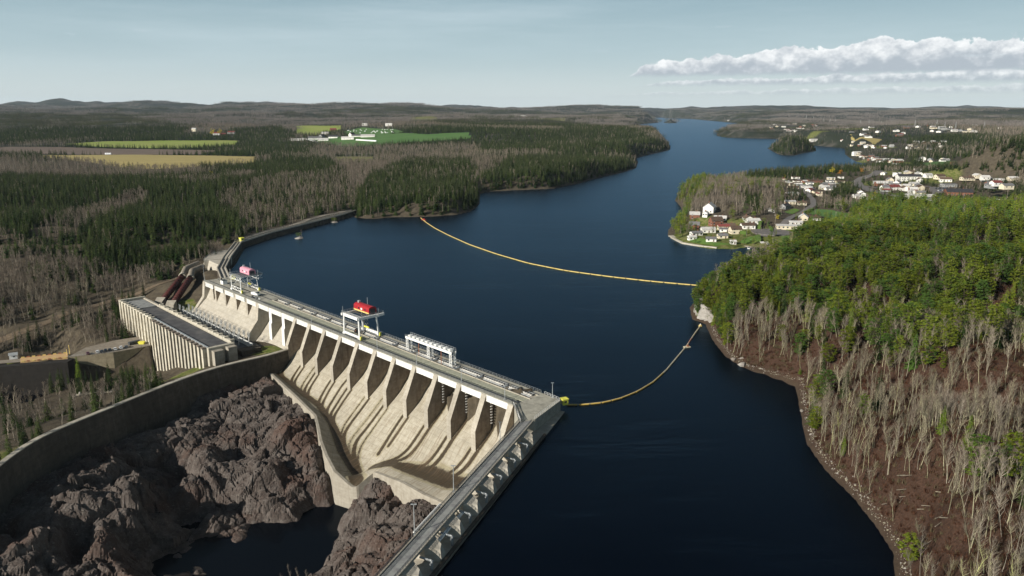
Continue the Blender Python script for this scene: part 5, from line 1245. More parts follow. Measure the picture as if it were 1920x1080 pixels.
houses_xy += scatter([(1690, 258), (1780, 262), (1780, 280), (1700, 284)], 12, med, 'house on the slope above the bay', 'houses on the slope above the bay', 24, mind=22)
houses_xy += scatter([(1560, 236), (1900, 238), (1900, 246), (1700, 250), (1560, 244)], 14, [(14, 20, 5, 3), (12, 18, 4, 3)], 'distant house on the wooded plain', 'distant houses on the wooded plain', 25, mind=45)
houses_xy += scatter([(1640, 322), (1900, 316), (1900, 330), (1640, 334)], 16, med, 'house on the upper town street', 'houses on the upper town street', 26, 1, mind=16)
houses_xy += scatter([(1300, 222), (1420, 226), (1420, 231), (1300, 225)], 8, [(16, 24, 6, 4)], 'cottage on the distant right lake shore', 'cottages on the distant lake shore', 27, mind=60)
for a in hs: houses_xy.append(G1(a[0], a[1])[:2])
# roads of the town
M_dirt = mat('dirt', (.15, .115, .08), (.10, .075, .05), .5, .95, .05)
drape('peninsula_road', [G1(x, y)[:2] for x, y in [(1432, 444), (1443, 436), (1462, 428), (1475, 414), (1495, 403), (1513, 393), (1526, 384), (1524, 374), (1512, 362), (1502, 352), (1500, 342)]], 7, M_asph, 'grey asphalt road climbing from the cul-de-sac to the trailer homes', .35)
c0 = G1(1447, 436); cds = MB(); cds.add([(c0[0]+math.cos(a)*19, c0[1]+math.sin(a)*22, c0[2]+.9+0*a) for a in np.linspace(0, 2*math.pi, 20)[:-1]]+[(c0[0]+math.cos(a)*19, c0[1]+math.sin(a)*22, c0[2]-3) for a in np.linspace(0, 2*math.pi, 20)[:-1]], [tuple(range(19))]+[(i, (i+1) % 19, (i+1) % 19+19, i+19) for i in range(19)], M_asph)
cds.solo('turning_circle', 'wide asphalt turning circle at the end of the peninsula road', None, (c0[0], c0[1], c0[2]), kind='structure')
drape('avenue', [G1(x, y)[:2] for x, y in [(1660, 322), (1640, 328), (1617, 334), (1606, 341), (1612, 350), (1630, 357), (1658, 364), (1690, 370), (1712, 378)]], 15, M_asph, 'wide curving asphalt avenue through the town', .4)
drape('side_road', [G1(x, y)[:2] for x, y in [(1617, 349), (1640, 352), (1665, 356), (1700, 352), (1745, 350)]], 9, M_asph, 'asphalt side road to the school', .4)
drape('meadow_road', [G1(x, y)[:2] for x, y in [(1690, 312), (1740, 311), (1780, 312), (1820, 314)]], 7, M_asph, 'road along the meadow below the apartments', .4)
drape('shore_track', [tuple(p[:2]) for p in [W(662, 396, 3), W(640, 399, 3), W(600, 409, 2), W(560, 420, 2), W(520, 432, 2), W(480, 446, 1)]], 7, M_gravel, 'gravel track beside the causeway', .4)
drape('access_road', [G1(x, y, 0)[:2] for x, y in [(412, 490), (385, 502), (350, 516), (310, 530), (260, 550), (200, 566), (120, 590), (40, 628), (-40, 650)]], 4, M_dirt, 'dirt road climbing through the bare woods to the dam', .3)
pk = [G1(x, y) for x, y in [(1742, 356), (1776, 352), (1790, 360), (1752, 369)]]; zz = max(p[2] for p in pk)+.8
b = MB(); b.add([(p[0], p[1], zz) for p in pk]+[(p[0], p[1], zz-4) for p in pk], [(0, 1, 2, 3), (0, 1, 5, 4), (1, 2, 6, 5), (2, 3, 7, 6), (3, 0, 4, 7)], M_asph)
b.solo('school_parking', 'asphalt car park in front of the school', None, (pk[0][0], pk[0][1], zz), kind='structure')
pp = [Vector((p[0], p[1], zz)) for p in pk]
for i in range(14):
    f = (i+.5)/14; row = i % 2; a = pp[0].lerp(pp[1], .25+.7*(i//2)/7); c_ = pp[3].lerp(pp[2], .25+.7*(i//2)/7); q = a.lerp(c_, .35 if row else .7)
    m, cn = [(M_cw, 'white'), (M_cb, 'black'), (M_cs, 'blue'), (M_cg, 'grey')][i % 4]
    car(tuple(q), 1.2, m, cn+' car in the school car park', cn+' cars parked at the school')
# lawns (separate sheets laid on the ground)
def patch(name, poly, m, label, lift=.3, n=26, kind='structure', group=None):
    P = np.array(poly, float); gx_ = np.linspace(P[:, 0].min(), P[:, 0].max(), n); gy_ = np.linspace(P[:, 1].min(), P[:, 1].max(), n); A, B = np.meshgrid(gx_, gy_)
    z = HL(A.ravel(), B.ravel())+lift; ins = in_poly(A.ravel(), B.ravel(), P); ii = np.arange(n*n).reshape(n, n)
    f = np.stack([ii[:-1, :-1], ii[:-1, 1:], ii[1:, 1:], ii[1:, :-1]], -1).reshape(-1, 4); f = f[ins[f].sum(1) >= 3]
    used = np.unique(f); mp = np.full(n*n, -1); mp[used] = np.arange(len(used)); V_ = np.c_[A.ravel(), B.ravel(), z][used]
    if not len(f): return
    o = obj(name, npmesh(name, V_, mp[f], [m], smooth=True)); return props(o, label, kind=kind)
def field_mat(name, a, b_, c_): return mat(name, a, b_, .012, .95, .3, .8, c3=c_, s3=.05, stretch=(1, 2.2, 1))
F_green = field_mat('field_green', (.055, .135, .030), (.075, .155, .038), (.10, .16, .05)); F_lime = field_mat('field_lime', (.20, .27, .04), (.24, .27, .07), (.28, .25, .10))
F_straw = field_mat('field_straw', (.36, .29, .11), (.31, .25, .09), (.26, .22, .085)); F_brown = field_mat('field_brown', (.12, .09, .07), (.15, .11, .085), (.09, .07, .055)); F_olive = field_mat('field_olive', (.12, .13, .04), (.16, .15, .05), (.08, .09, .03))
def gl(l): return [tuple(G1(x, y, 8)[:2]) for x, y in l]
fields = [('straw_field', [(75, 291), (250, 290), (400, 292), (480, 294), (480, 305), (400, 312), (290, 318), (235, 316), (170, 305), (80, 296)], F_straw, 'long straw yellow field behind the dark spruces'),
          ('brown_field', [(0, 276), (120, 276), (300, 280), (420, 282), (380, 290), (200, 290.5), (60, 289.5), (-60, 287)], F_brown, 'ploughed brown field in front of the lime field'),
          ('lime_field', [(115, 270), (200, 265), (330, 263.5), (450, 264), (440, 273), (330, 279), (210, 277)], F_lime, 'lime green winter field at the left'),
          ('green_field', [(560, 262), (620, 258), (760, 249), (800, 250), (880, 255), (888, 262), (760, 268), (650, 275), (600, 268)], F_green, 'bright green farm field in the centre'),
          ('green_field', [(640, 247), (680, 241), (740, 242), (760, 248), (700, 253), (650, 254)], F_green, 'paler green field with white dots behind the farm'),
          ('yellow_field', [(556, 240), (640, 241), (640, 246), (590, 254), (556, 252)], F_lime, 'yellow green field left of the farm'),
          ('straw_field', [(628, 294), (700, 294), (700, 303), (640, 304), (628, 300)], F_olive, 'small olive field between the wood strips'),
          ('far_clearing', [(765, 221), (820, 221), (820, 227), (770, 228)], F_olive, 'far olive clearing among the purple woods'),
          ('far_clearing', [(1000, 221), (1060, 223), (1058, 228), (1010, 227)], F_olive, 'far clearing left of the lake'),
          ('far_clearing', [(390, 232), (440, 229), (470, 232), (430, 236)], F_brown, 'far brown clearing behind the dark hill'),
          ('meadow', [(1728, 306), (1775, 302), (1835, 300), (1850, 303), (1800, 309), (1735, 312)], F_green, 'green meadow below the red roofed row house'),
          ('lawn', [(1513, 400), (1530, 392), (1560, 394), (1592, 400), (1590, 410), (1560, 412)], F_green, 'small green field behind the hedge right of the peninsula road'),
          ('lawn', [(1385, 456), (1400, 446), (1425, 440), (1424, 452), (1412, 457)], M_grass, 'mown lawn by the jetty on the peninsula'),
          ('lawn', [(1462, 440), (1475, 430), (1495, 436), (1488, 448), (1466, 450)], M_grass, 'lawn below the long cream villa'),
          ('lawn', [(1470, 396), (1490, 391), (1500, 394), (1480, 402)], M_grass, 'small lawn beside the dark grey gabled house'),
          ('lawn', [(1285, 448), (1310, 446), (1340, 455), (1380, 460), (1340, 462), (1300, 456)], M_grass, 'lakeside lawn along the stone wall of the peninsula'),
          ('sandy_bank', [(1590, 266), (1625, 258), (1655, 262), (1640, 272)], F_straw, 'sandy grass slope above the bay'),
          ]
field_polys = []
for nm, l, m, lb in fields:
    P = gl(l); field_polys.append(np.array(P)); patch(nm, P, m, lb, .5 if l[0][1] < 320 else .25, 60)
# farms
farm = [(590, 262, 16, 40, 6, 5, M_hw, M_rg, .3, 'white barn with grey roof, front left of the central farm'), (606, 264, 14, 34, 5, 4, M_hw, M_rl, .1, 'long white barn at the front of the central farm'),
        (604, 258, 12, 20, 6, 5, M_hg, M_rd, 1.2, 'dark roofed barn behind the long white barn'), (625, 259, 14, 30, 5, 5, M_hw, M_rd, .0, 'dark roofed white barn right of the central farm'), (690, 259.5, 14, 46, 6, 5, M_hw, M_rl, .05, 'large white barn at the right of the green field farm'),
        (672, 258.5, 16, 44, 5, 4, M_hw, M_rg, 0, 'long low barn in the green field'), (660, 256, 12, 24, 7, 6, M_hw, M_rd, 1.2, 'tall black roofed barn in the green field'), (652, 261, 16, 40, 5, 4, M_hw, M_rl, .1, 'front white barn in the green field'),
        (625, 246, 14, 24, 6, 5, M_hb, M_rr, .2, 'red barn at the end of the farm lane'), (610, 252, 12, 26, 5, 4, M_hw, M_rl, .0, 'white machine shed on the farm lane'), (560, 263.5, 10, 50, 4, 3, M_hw, M_rl, .2, 'long white shed beside the tree edge'),
        (406, 250, 14, 22, 5, 4, M_hw, M_rr, .2, 'white farmhouse with red roof by the golden trees'), (418, 254, 14, 22, 5, 4, M_hb, M_rr, .0, 'red farm shed below the golden trees'), (434, 250, 14, 24, 5, 4, M_hg, M_rr, .0, 'grey farm shed right of the golden trees'), (364, 242, 12, 14, 7, 4, M_hc, M_rl, 0, 'cream tower-like shed at the wood edge'),
        (684, 235, 14, 22, 6, 4, M_hw, M_rl, 0, 'lone white house beyond the green fields'), (729, 233, 14, 26, 6, 4, M_hw, M_rl, 0, 'far white house in the purple woods')]
for a in farm: x = house(*a, None, 1, 'barn' if 'barn' in a[-1] or 'shed' in a[-1] else 'house', 'barn' if 'barn' in a[-1] or 'shed' in a[-1] else 'farmhouse'); houses_xy.append(tuple(x.location[:2]))
M_wrap = mat('white_wrap', (.85, .86, .88), (.75, .76, .78), .3, .5)
def bales(a, b_, label, wdt=3.2):
    p, q = Vector(G1(*a)), Vector(G1(*b_)); n = int((q-p).length/4.5); t = thing('bale_row', label, 'hay bales', tuple(p))
    me = MB().tube((-1.9, 0, 1.2), (1.9, 0, 1.2), wdt/2, M_wrap, n=8).mesh('bale'); an = math.atan2((q-p).y, (q-p).x)
    for i in range(n):
        c_ = p.lerp(q, (i+.5)/n); o = obj('bale', me, t, (c_.x-p.x, c_.y-p.y, c_.z-p.z+.6)); o.rotation_euler[2] = an
bales((668, 263.5), (706, 266), 'row of white wrapped bales in front of the green field barns', 6); bales((774, 260), (826, 261.5), 'long row of white wrapped bales across the green field', 5); bales((568, 261), (594, 267), 'curved white row of wrapped bales left of the farm', 6)
bales((197, 290), (209, 290), 'short white row of bales on the ploughed field', 6)
me_hutch = MB().box((0, 0, 1.1), (3.2, 3.2, 2.2), M_wrap).mesh('calf_hutch')
for i in range(34):
    x, y, z = G1(rng.uniform(652, 738), rng.uniform(243, 250.5)); o = obj('calf_hutch', me_hutch, None, (x, y, z+.4)); o.rotation_euler[2] = rng.uniform(0, 3)
    props(o, 'small white hutch dotted over the paler green field', 'hutch', 'white hutches on the green field')
# pylons and poles
def pylon_mesh():
    b = MB(); H = 46
    for sx in (-1, 1):
        for sy_ in (-1, 1): b.tube((sx*3.6, sy_*3.6, 0), (sx*.9, sy_*.9, H*.72), .55, M_pyl, n=3); b.tube((sx*.9, sy_*.9, H*.72), (0, 0, H), .45, M_pyl, n=3)
    for i in range(7):
        z0 = H*.72*i/7; z1 = H*.72*(i+1)/7; r0 = 3.6-2.7*i/7; r1 = 3.6-2.7*(i+1)/7
        for a in range(4):
            c_ = [(-1, -1), (1, -1), (1, 1), (-1, 1)]; p, q = c_[a], c_[(a+1) % 4]; b.tube((p[0]*r0, p[1]*r0, z0), (q[0]*r1, q[1]*r1, z1), .28, M_pyl, n=3)
    m1 = b.mesh('mast'); b = MB()
    for z, wd_ in ((H*.66, 8), (H*.77, 10), (H*.88, 7)): b.tube((-wd_, 0, z), (wd_, 0, z), .4, M_pyl, n=3); b.tube((-wd_, 0, z), (0, 0, z+2.2), .22, M_pyl, n=3); b.tube((wd_, 0, z), (0, 0, z+2.2), .22, M_pyl, n=3)
    return m1, b.mesh('crossarms')
M_pyl = mat('pylon_steel', (.34, .34, .34), (.28, .28, .28), 1, .5, metal=.2)
m1, m2 = pylon_mesh()
for i, (px, py, s_) in enumerate([(1437, 204, 1.3), (1444, 207, 1.3), (1451, 209, 1.2), (1477, 213, 1.1), (1484, 213, 1.1), (1496, 218, 1.0), (1505, 218, 1.0), (1512, 218, 1.0), (1525, 224, 1), (1539, 225, 1), (1544, 228, .9), (1556, 229, .9), (1566, 229, .9), (1613, 232, .9), (1629, 232, .9), (1648, 230, 1), (1652, 235, .9), (1662, 234, .9), (1715, 238, .9), (1756, 237, .85), (1771, 240, .75), (1791, 243, .9), (1845, 240, .8), (1460, 211, 1.2), (1919, 238, .85)]):
    x, y, z = G1(px, py+1, 20); t = thing('pylon', ('rightmost' if i == 24 else 'grey')+' lattice pylon of the power line crossing the far woods', 'pylon', (x, y, z), 'pylons of the far power line', .6); t.scale = (s_*.7,)*3
    obj('mast', m1, t); obj('crossarms', m2, t)
up = MB().tube((0, 0, 0), (0, 0, 10), .17, M_wood, .12, n=5).box((0, 0, 9.2), (2.2, .14, .16), M_wood); me_up = up.mesh('utility_pole')
for px, py in ((1400, 444), (1453, 420), (1507, 398), (1601, 352), (1623, 344), (1635, 330), (1758, 360), (1840, 372), (1806, 378), (1810, 345), (1888, 372), (1912, 372), (1845, 385), (1566, 415), (1525, 340), (1744, 312)):
    x, y, z = G1(px, py); o = obj('utility_pole', me_up, None, (x, y, z)); props(o, 'wooden utility pole beside a town road', 'utility pole', 'utility poles in the town')
# hedges, jetties, stone wall on the peninsula
M_hedge = mat('hedge_green', (.06, .11, .02), (.09, .14, .03), 1.5, .95, .4, 3)
def hedge(a, b_, w_, h_, label):
    p, q = Vector(G1(*a)), Vector(G1(*b_)); d = (q-p).normalized(); s_ = Vector((d.y, -d.x, 0))*w_/2; n = max(2, int((q-p).length/1.5)); b = MB()
    for i in range(n):
        c0, c1 = p.lerp(q, i/n), p.lerp(q, (i+1)/n); j = rng.uniform(-.25, .25, 4); zt = h_+rng.uniform(-.2, .2)
        b.hexa([c0+s_, c1+s_, c1-s_, c0-s_], [c0+s_*(1+j[0])+Vector((0, 0, zt)), c1+s_*(1+j[1])+Vector((0, 0, zt)), c1-s_*(1+j[2])+Vector((0, 0, zt)), c0-s_*(1+j[3])+Vector((0, 0, zt))], M_hedge)
    b.solo('hedge', label, 'hedge', tuple(p))
hedge((1368, 435), (1400, 440), 2.5, 3.2, 'clipped hedge in front of the brick bungalow'); hedge((1422, 445), (1424, 455), 2.5, 3.0, 'clipped hedge closing the jetty lawn on its right'); hedge((1507, 401), (1525, 394), 2, 2.6, 'dark hedge bordering the small green field'); hedge((1423, 430), (1426, 420), 3, 3.6, 'tall hedge behind the bungalow left of the cul-de-sac'); hedge((1442, 425), (1448, 434), 2, 1.8, 'low curved hedge beside the cul-de-sac')
def stones_line(l, w_, h_, name, label, cat, m, z0=-1):
    L = [np.array(W(x, y, 0)) for x, y in l]; b = MB()
    for p, q in zip(L[:-1], L[1:]):
        d = (q-p)[:2]; d = d/np.linalg.norm(d); s_ = np.array([d[1], -d[0], 0])*w_/2
        b.hexa([p+s_+[0, 0, z0], q+s_+[0, 0, z0], q-s_+[0, 0, z0], p-s_+[0, 0, z0]], [p+s_+[0, 0, h_], q+s_+[0, 0, h_], q-s_+[0, 0, h_], p-s_+[0, 0, h_]], m)
    return b.solo(name, label, cat, tuple(L[0]))
stones_line([(1259, 446), (1268, 451), (1280, 457), (1300, 460.5), (1320, 463.5), (1344, 466)], 2.2, 1.3, 'shore_wall', 'pale stone shore wall around the peninsula tip', 'wall', M_face)
stones_line([(1258, 443), (1278, 448)], 6, 1.0, 'boat_dock', 'wide pale concrete dock at the tip of the peninsula', 'dock', M_face)
stones_line([(1396, 462), (1410, 464)], 3, .8, 'jetty', 'dark wooden jetty next to the narrow boathouse', 'jetty', M_wood); stones_line([(1416, 460), (1470, 468)], 2.4, .9, 'quay', 'low quay in front of the two boathouses', 'quay', M_wood); stones_line([(1276, 406), (1287, 405.5)], 2, .8, 'jetty', 'short pale jetty on the steep side of the peninsula', 'jetty', M_bw)
def boat(px, py, rz, label):
    p = W(px, py, 0); t = thing('boat', label, 'boat', tuple(p), None, rz)
    obj('hull', MB().prism([(-2.6, .0), (2.0, .0), (3.4, .9), (-2.8, .8)], lambda t_, p_, q: (p_, t_, q), -1.1, 1.1, M_white).mesh('hull'), t); obj('cockpit', MB().hexa([(-1.5, -.8, .85), (1.2, -.8, .85), (1.2, .8, .85), (-1.5, .8, .85)], [(-1.2, -.7, 1.5), (.5, -.7, 1.5), (.5, .7, 1.5), (-1.2, .7, 1.5)], M_glass).mesh('cockpit'), t)
boat(1457, 464, .3, 'white motorboat at the quay right of the boathouses'); boat(1462, 466.5, .1, 'second white motorboat farther right along the quay'); boat(1404, 466, 1.2, 'small white boat tied to the dark jetty')
# ---------------------------------------------------------------- trees
def leaf_mat(name, a, b_, rand=.3, tint=None):
    m = bpy.data.materials.new(name); m.use_nodes = True; t = NT(m.node_tree); t.n.clear(); o = t.add('ShaderNodeOutputMaterial')
    pos = t.add('ShaderNodeNewGeometry').outputs['Position']; oi = t.add('ShaderNodeObjectInfo').outputs['Random']
    col = t.mix(t.ramp(t.noise(pos, .9, 3, .6), .35, .65), a, b_)
    if tint: col = t.mix(t.ramp(t.math('ADD', t.math('MULTIPLY', oi, .6), t.math('MULTIPLY', t.noise(pos, .02, 3, .6), .6)), .55, .75), col, tint)
    f = t.math('MULTIPLY_ADD', oi, 2*rand, 1-rand); col = t.mix(1.0, col, t.add('ShaderNodeCombineXYZ', {0: f, 1: f, 2: f}).outputs[0], 'MULTIPLY')
    d = t.add('ShaderNodeBsdfDiffuse', {'Color': col}); tr = t.add('ShaderNodeBsdfTranslucent', {'Color': col})
    mx = t.add('ShaderNodeMixShader', {0: .2, 1: d.outputs[0], 2: tr.outputs[0]}); t.l.new(mx.outputs[0], o.inputs[0]); return m
L_spr = leaf_mat('spruce_needles', (.019, .037, .013), (.036, .060, .018), .45, (.045, .062, .020))
L_pin = leaf_mat('pine_needles', (.130, .190, .018), (.215, .240, .036), .48, (.055, .100, .022))
L_ced = leaf_mat('cedar_needles', (.095, .145, .020), (.13, .18, .03), .2)
L_gol = leaf_mat('golden_leaves', (.42, .34, .03), (.50, .42, .05), .2); L_ora = leaf_mat('orange_leaves', (.38, .17, .03), (.45, .22, .04), .2)
B_dark = mat('dark_bark', (.10, .08, .06), (.07, .055, .045), 2, .95)
B_pale = mat('pale_bark', (.31, .295, .19), (.21, .195, .13), 2, .9, rand=.5, c3=(.30, .32, .10), s3=.02)
B_grey = mat('grey_bark', (.30, .265, .21), (.21, .185, .15), 2, .95, rand=.35, c3=(.31, .30, .19), s3=.012)
B_twig = mat('twig_brown', (.175, .14, .11), (.125, .10, .08), 2, .95, rand=.3)
B_mauve = mat('far_twigs', (.185, .165, .150), (.145, .130, .120), .01, .95, rand=.25)

def spruce(seed, lv, nb, mat_, h=1.0, rad=.17, detail=2, bark=B_dark, lo=.08, pine=False):
    """unit-height conifer: whorls of drooping ragged boughs"""
    r_ = random.Random(seed); tr = MB(); cr = MB()
    tr.tube((0, 0, -.03), (0, 0, .97), .014, bark, .003, n=4 if detail > 1 else 3, caps=False)
    for i in range(lv):
        f = i/(lv-1); z = lo+(1-lo-.02)*f
        if pine: R_ = rad*(math.sin(math.pi*min(1, max(.06, (1-f)*.86+.1)))**.7)*r_.uniform(.65, 1.2)
        else: R_ = rad*((1-f)**.8*1.0+.03)*r_.uniform(.72, 1.2)
        n = max(3, int(nb*(1-.55*f))); a0 = r_.uniform(0, 6.28)
        for j in range(n):
            a = a0+6.283*j/n+r_.uniform(-.35, .35); L = R_*r_.uniform(.6, 1.2); c_, s_ = math.cos(a), math.sin(a)
            dz = (-.30 if not pine else .12)*L+r_.uniform(-.02, .02); wd_ = L*r_.uniform(.30, .52) if detail > 1 else L*.62
            th = r_.uniform(.012, .03)
            p0 = (c_*L*.08, s_*L*.08, z+.012); p1 = (c_*L*.55-s_*wd_, s_*L*.55+c_*wd_, z+dz*.45-th); p2 = (c_*L, s_*L, z+dz); p3 = (c_*L*.55+s_*wd_, s_*L*.55-c_*wd_, z+dz*.45-th)
            cr.add([p0, p1, p2, p3], [(0, 1, 2), (0, 2, 3)], mat_)
            if detail > 1:
                for q in range(3 if detail > 2 else 1):   # ragged sprays standing off the bough
                    u = r_.uniform(.35, .95); sx = r_.uniform(-1, 1)*wd_*.8; b0 = (c_*L*u-s_*sx, s_*L*u+c_*sx, z+dz*u+.005); e = L*r_.uniform(.16, .30)
                    aa = a+r_.uniform(-1.2, 1.2); cr.add([b0, (b0[0]+math.cos(aa)*e, b0[1]+math.sin(aa)*e, b0[2]+r_.uniform(-.03, .03)), (b0[0]+math.cos(aa+.9)*e*.7, b0[1]+math.sin(aa+.9)*e*.7, b0[2]+r_.uniform(.0, .035))], [(0, 1, 2)], mat_)
    return tr, cr
def spruce2(seed, mat_, rad=.17, lv=27, nb=8, lo=.05):
    r_ = random.Random(seed); tr = MB(); cr = MB(); tr.tube((0, 0, -.03), (0, 0, .97), .013, B_dark, .003, n=4, caps=False)
    for i in range(lv):
        f = i/(lv-1); z = lo+(.98-lo)*f; R_ = rad*((1-f)**.75+.04)*r_.uniform(.7, 1.22); n = max(3, int(nb*(1-.5*f))); a0 = r_.uniform(0, 6.28)
        for j in range(n):
            a = a0+6.283*j/n+r_.uniform(-.35, .35); L = R_*r_.uniform(.6, 1.2); c_, s_ = math.cos(a), math.sin(a); dz = -.32*L+r_.uniform(-.015, .015); wd_ = L*.15
            cr.add([(c_*L*.05, s_*L*.05, z+.01), (c_*L*.5-s_*wd_, s_*L*.5+c_*wd_, z+dz*.4-.01), (c_*L, s_*L, z+dz), (c_*L*.5+s_*wd_, s_*L*.5-c_*wd_, z+dz*.4-.01)], [(0, 1, 2), (0, 2, 3)], mat_)
            for q in range(4):
                u = r_.uniform(.25, .95); sg_ = 1 if q % 2 else -1; e = L*r_.uniform(.22, .42)*(1.15-u*.6); aa = a+sg_*r_.uniform(.5, 1.2); b0 = (c_*L*u, s_*L*u, z+dz*u+.004)
                cr.add([b0, (b0[0]+math.cos(aa)*e, b0[1]+math.sin(aa)*e, b0[2]-r_.uniform(.0, .02)), (b0[0]+math.cos(aa+sg_*.55)*e*.7, b0[1]+math.sin(aa+sg_*.55)*e*.7, b0[2]+r_.uniform(-.02, .012))], [(0, 1, 2)], mat_)
    return tr, cr
def pine2(seed, mat_, rad=.24, n=64, lo=.28):
    r_ = random.Random(seed); tr = MB(); cr = MB(); tr.tube((0, 0, -.03), (.0, 0, .93), .014, B_dark, .004, n=4, caps=False)
    for i in range(n):
        f = (i+.5)/n; z = lo+(.95-lo)*f; R_ = rad*(math.sin(math.pi*min(.97, (1-f)*.8+.12))**.8)*r_.uniform(.35, 1.15); a = i*2.4+r_.uniform(-.5, .5); ex, ey, ez = math.cos(a)*R_, math.sin(a)*R_, z+r_.uniform(-.01, .05)
        if i % 2: tr.tube((0, 0, z-.05), (ex, ey, ez), .004, B_dark, .002, n=3, caps=False)
        cs = r_.uniform(.7, 1.25)
        for q in range(17):
            p = (ex+r_.gauss(0, .028)*cs, ey+r_.gauss(0, .028)*cs, ez+abs(r_.gauss(0, .018))*cs); e = .030*cs; th = r_.uniform(0, 6.28); up_ = r_.uniform(.0, .03)
            cr.add([(p[0]+math.cos(th)*e, p[1]+math.sin(th)*e, p[2]), (p[0]+math.cos(th+2.2)*e, p[1]+math.sin(th+2.2)*e, p[2]+up_*.3), (p[0]+math.cos(th+4)*e*.8, p[1]+math.sin(th+4)*e*.8, p[2]+up_)], [(0, 1, 2)], mat_)
    return tr, cr
def roundtree(seed, mat_, n=240, bark=B_dark):
    r_ = random.Random(seed); tr = MB(); cr = MB(); tr.tube((0, 0, 0), (0, 0, .6), .02, bark, .01, n=4)
    cl = [(r_.gauss(0, .13), r_.gauss(0, .13), r_.uniform(.3, .85)) for _ in range(12)]
    for _ in range(n):
        c_ = r_.choice(cl); p = [c_[k_]+r_.gauss(0, .065) for k_ in range(3)]; e = .055
        q = [[p[k_]+r_.uniform(-e, e) for k_ in range(3)] for _ in range(3)]; cr.add(q, [(0, 1, 2)], mat_)
    return tr, cr
def bare(seed, nb, tw, bark, twig, lean=.04, detail=2, fork=.4, tr_r=.0105):
    r_ = random.Random(seed); tr = MB(); cr = MB()
    p = Vector((0, 0, -.02)); d = Vector((r_.uniform(-lean, lean), r_.uniform(-lean, lean), 1)).normalized(); pts = [p.copy()]
    for i in range(5):
        p = p+d*.19; pts.append(p.copy()); d = (d+Vector((r_.uniform(-.12, .12), r_.uniform(-.12, .12), 0))).normalized()
    for i in range(5): tr.tube(pts[i], pts[i+1], tr_r*(1-i*.17), bark, tr_r*(1-(i+1)*.17), n=3 if detail < 2 else 4, caps=False)
    for i in range(nb):
        f = r_.uniform(fork, .97); k_ = min(4, int(f*5)); b0 = pts[k_].lerp(pts[k_+1], f*5-k_); a = r_.uniform(0, 6.28)
        L = r_.uniform(.13, .34)*(1.15-f*.7); up_ = r_.uniform(1.1, 2.6)
        dr = Vector((math.cos(a), math.sin(a), up_)).normalized(); b1 = b0+dr*L*.55; b2 = b1+(dr+Vector((r_.uniform(-.3, .3), r_.uniform(-.3, .3), .35))).normalized()*L*.5
        rr_ = tr_r*.42*(1.1-f*.5)
        cr.tube(b0, b1, rr_, bark, rr_*.65, n=3, caps=False); cr.tube(b1, b2, rr_*.65, bark, rr_*.25, n=3, caps=False)
        for q in range(tw):
            s0 = b0.lerp(b1, r_.uniform(.3, 1)) if r_.random() < .4 else b1.lerp(b2, r_.random()); e = (dr+Vector((r_.uniform(-.9, .9), r_.uniform(-.9, .9), r_.uniform(-.1, .6)))).normalized()*L*r_.uniform(.25, .5)
            s_ = e.cross(Vector((r_.uniform(-1, 1), r_.uniform(-1, 1), r_.uniform(-1, 1)))).normalized()*(.0017 if detail > 1 else .0045)
            cr.add([s0-s_, s0+s_, s0+e], [(0, 1, 2)], twig)
    return tr, cr
def join(*mbs):
    o_ = MB()
    for m in mbs:
        b_ = len(o_.v); o_.v += m.v; mi_ = [o_.mi(x) for x in m.mats]
        o_.f += [tuple(b_+q for q in f) for f in m.f]; o_.m += [mi_[q] for q in m.m]
    return o_
def xf(m, loc, s, rz):
    c_, s_ = math.cos(rz), math.sin(rz); o_ = MB(); o_.mats = m.mats; o_.f = m.f; o_.m = m.m
    o_.v = [(loc[0]+(x*c_-y*s_)*s, loc[1]+(x*s_+y*c_)*s, loc[2]+z*s) for x, y, z in m.v]; return o_
PR = {}   # kind -> list of (trunk MB, crown MB)
PR['spruce'] = [spruce2(s, L_spr, .15+.035*(s % 3)) for s in range(5)]
PR['pine'] = [pine2(s+20, L_pin, .20+.035*(s % 3), lo=.2+.05*(s % 2)) for s in range(5)]+[spruce2(27, L_pin, .2)]
PR['cedar'] = [spruce2(s+40, L_ced, .17) for s in range(2)]
PR['bare'] = [bare(s, 30, 13, B_pale if s % 3 else B_grey, B_twig, .16, fork=.42, tr_r=.0088) for s in range(9)]
PR['bare_grey'] = [bare(s+30, 24, 8, B_grey, B_twig, .08, fork=.3) for s in range(4)]
PR['spruce_mid'] = [spruce(s+60, 12, 6, L_spr, rad=.21+.04*(s % 3), detail=2) for s in range(5)]
PR['pine_mid'] = [spruce(s+70, 10, 7, L_pin, rad=.21, detail=2, lo=.2, pine=True) for s in range(4)]
PR['bare_mid'] = [bare(s+50, 20, 9, B_grey, B_twig, .06, detail=1, fork=.28, tr_r=.012) for s in range(5)]
PR['golden'] = [roundtree(1, L_gol)]; PR['orange'] = [roundtree(2, L_ora)]; PR['green_round'] = [roundtree(3, L_ced)]
def clump(kind, seed, n=26, r_=34):
    q = random.Random(seed); parts = []
    for i in range(n):
        a = q.uniform(0, 6.283); d = math.sqrt(q.random())*r_
        if kind == 'c' or (kind == 'm' and i % 2): tr, cr = spruce(seed*50+i, 5, 5, L_spr, rad=.20, detail=1)
        else:
            tr = MB(); cr = MB(); tr.tube((0, 0, 0), (0, 0, .8), .012, B_mauve, .004, n=3, caps=False)
            for _ in range(16):
                p = Vector((q.gauss(0, .10), q.gauss(0, .10), q.uniform(.3, .95))); e = .085
                cr.add([p+Vector((q.uniform(-e, e), q.uniform(-e, e), q.uniform(-e, e))) for _ in range(3)], [(0, 1, 2)], B_mauve)
        parts.append(xf(join(tr, cr), (math.cos(a)*d, math.sin(a)*d, -1), q.uniform(10, 17), q.uniform(0, 6.28)))
    return join(*parts)
# -- where the trees stand
def stand(l): return np.array(l, float)
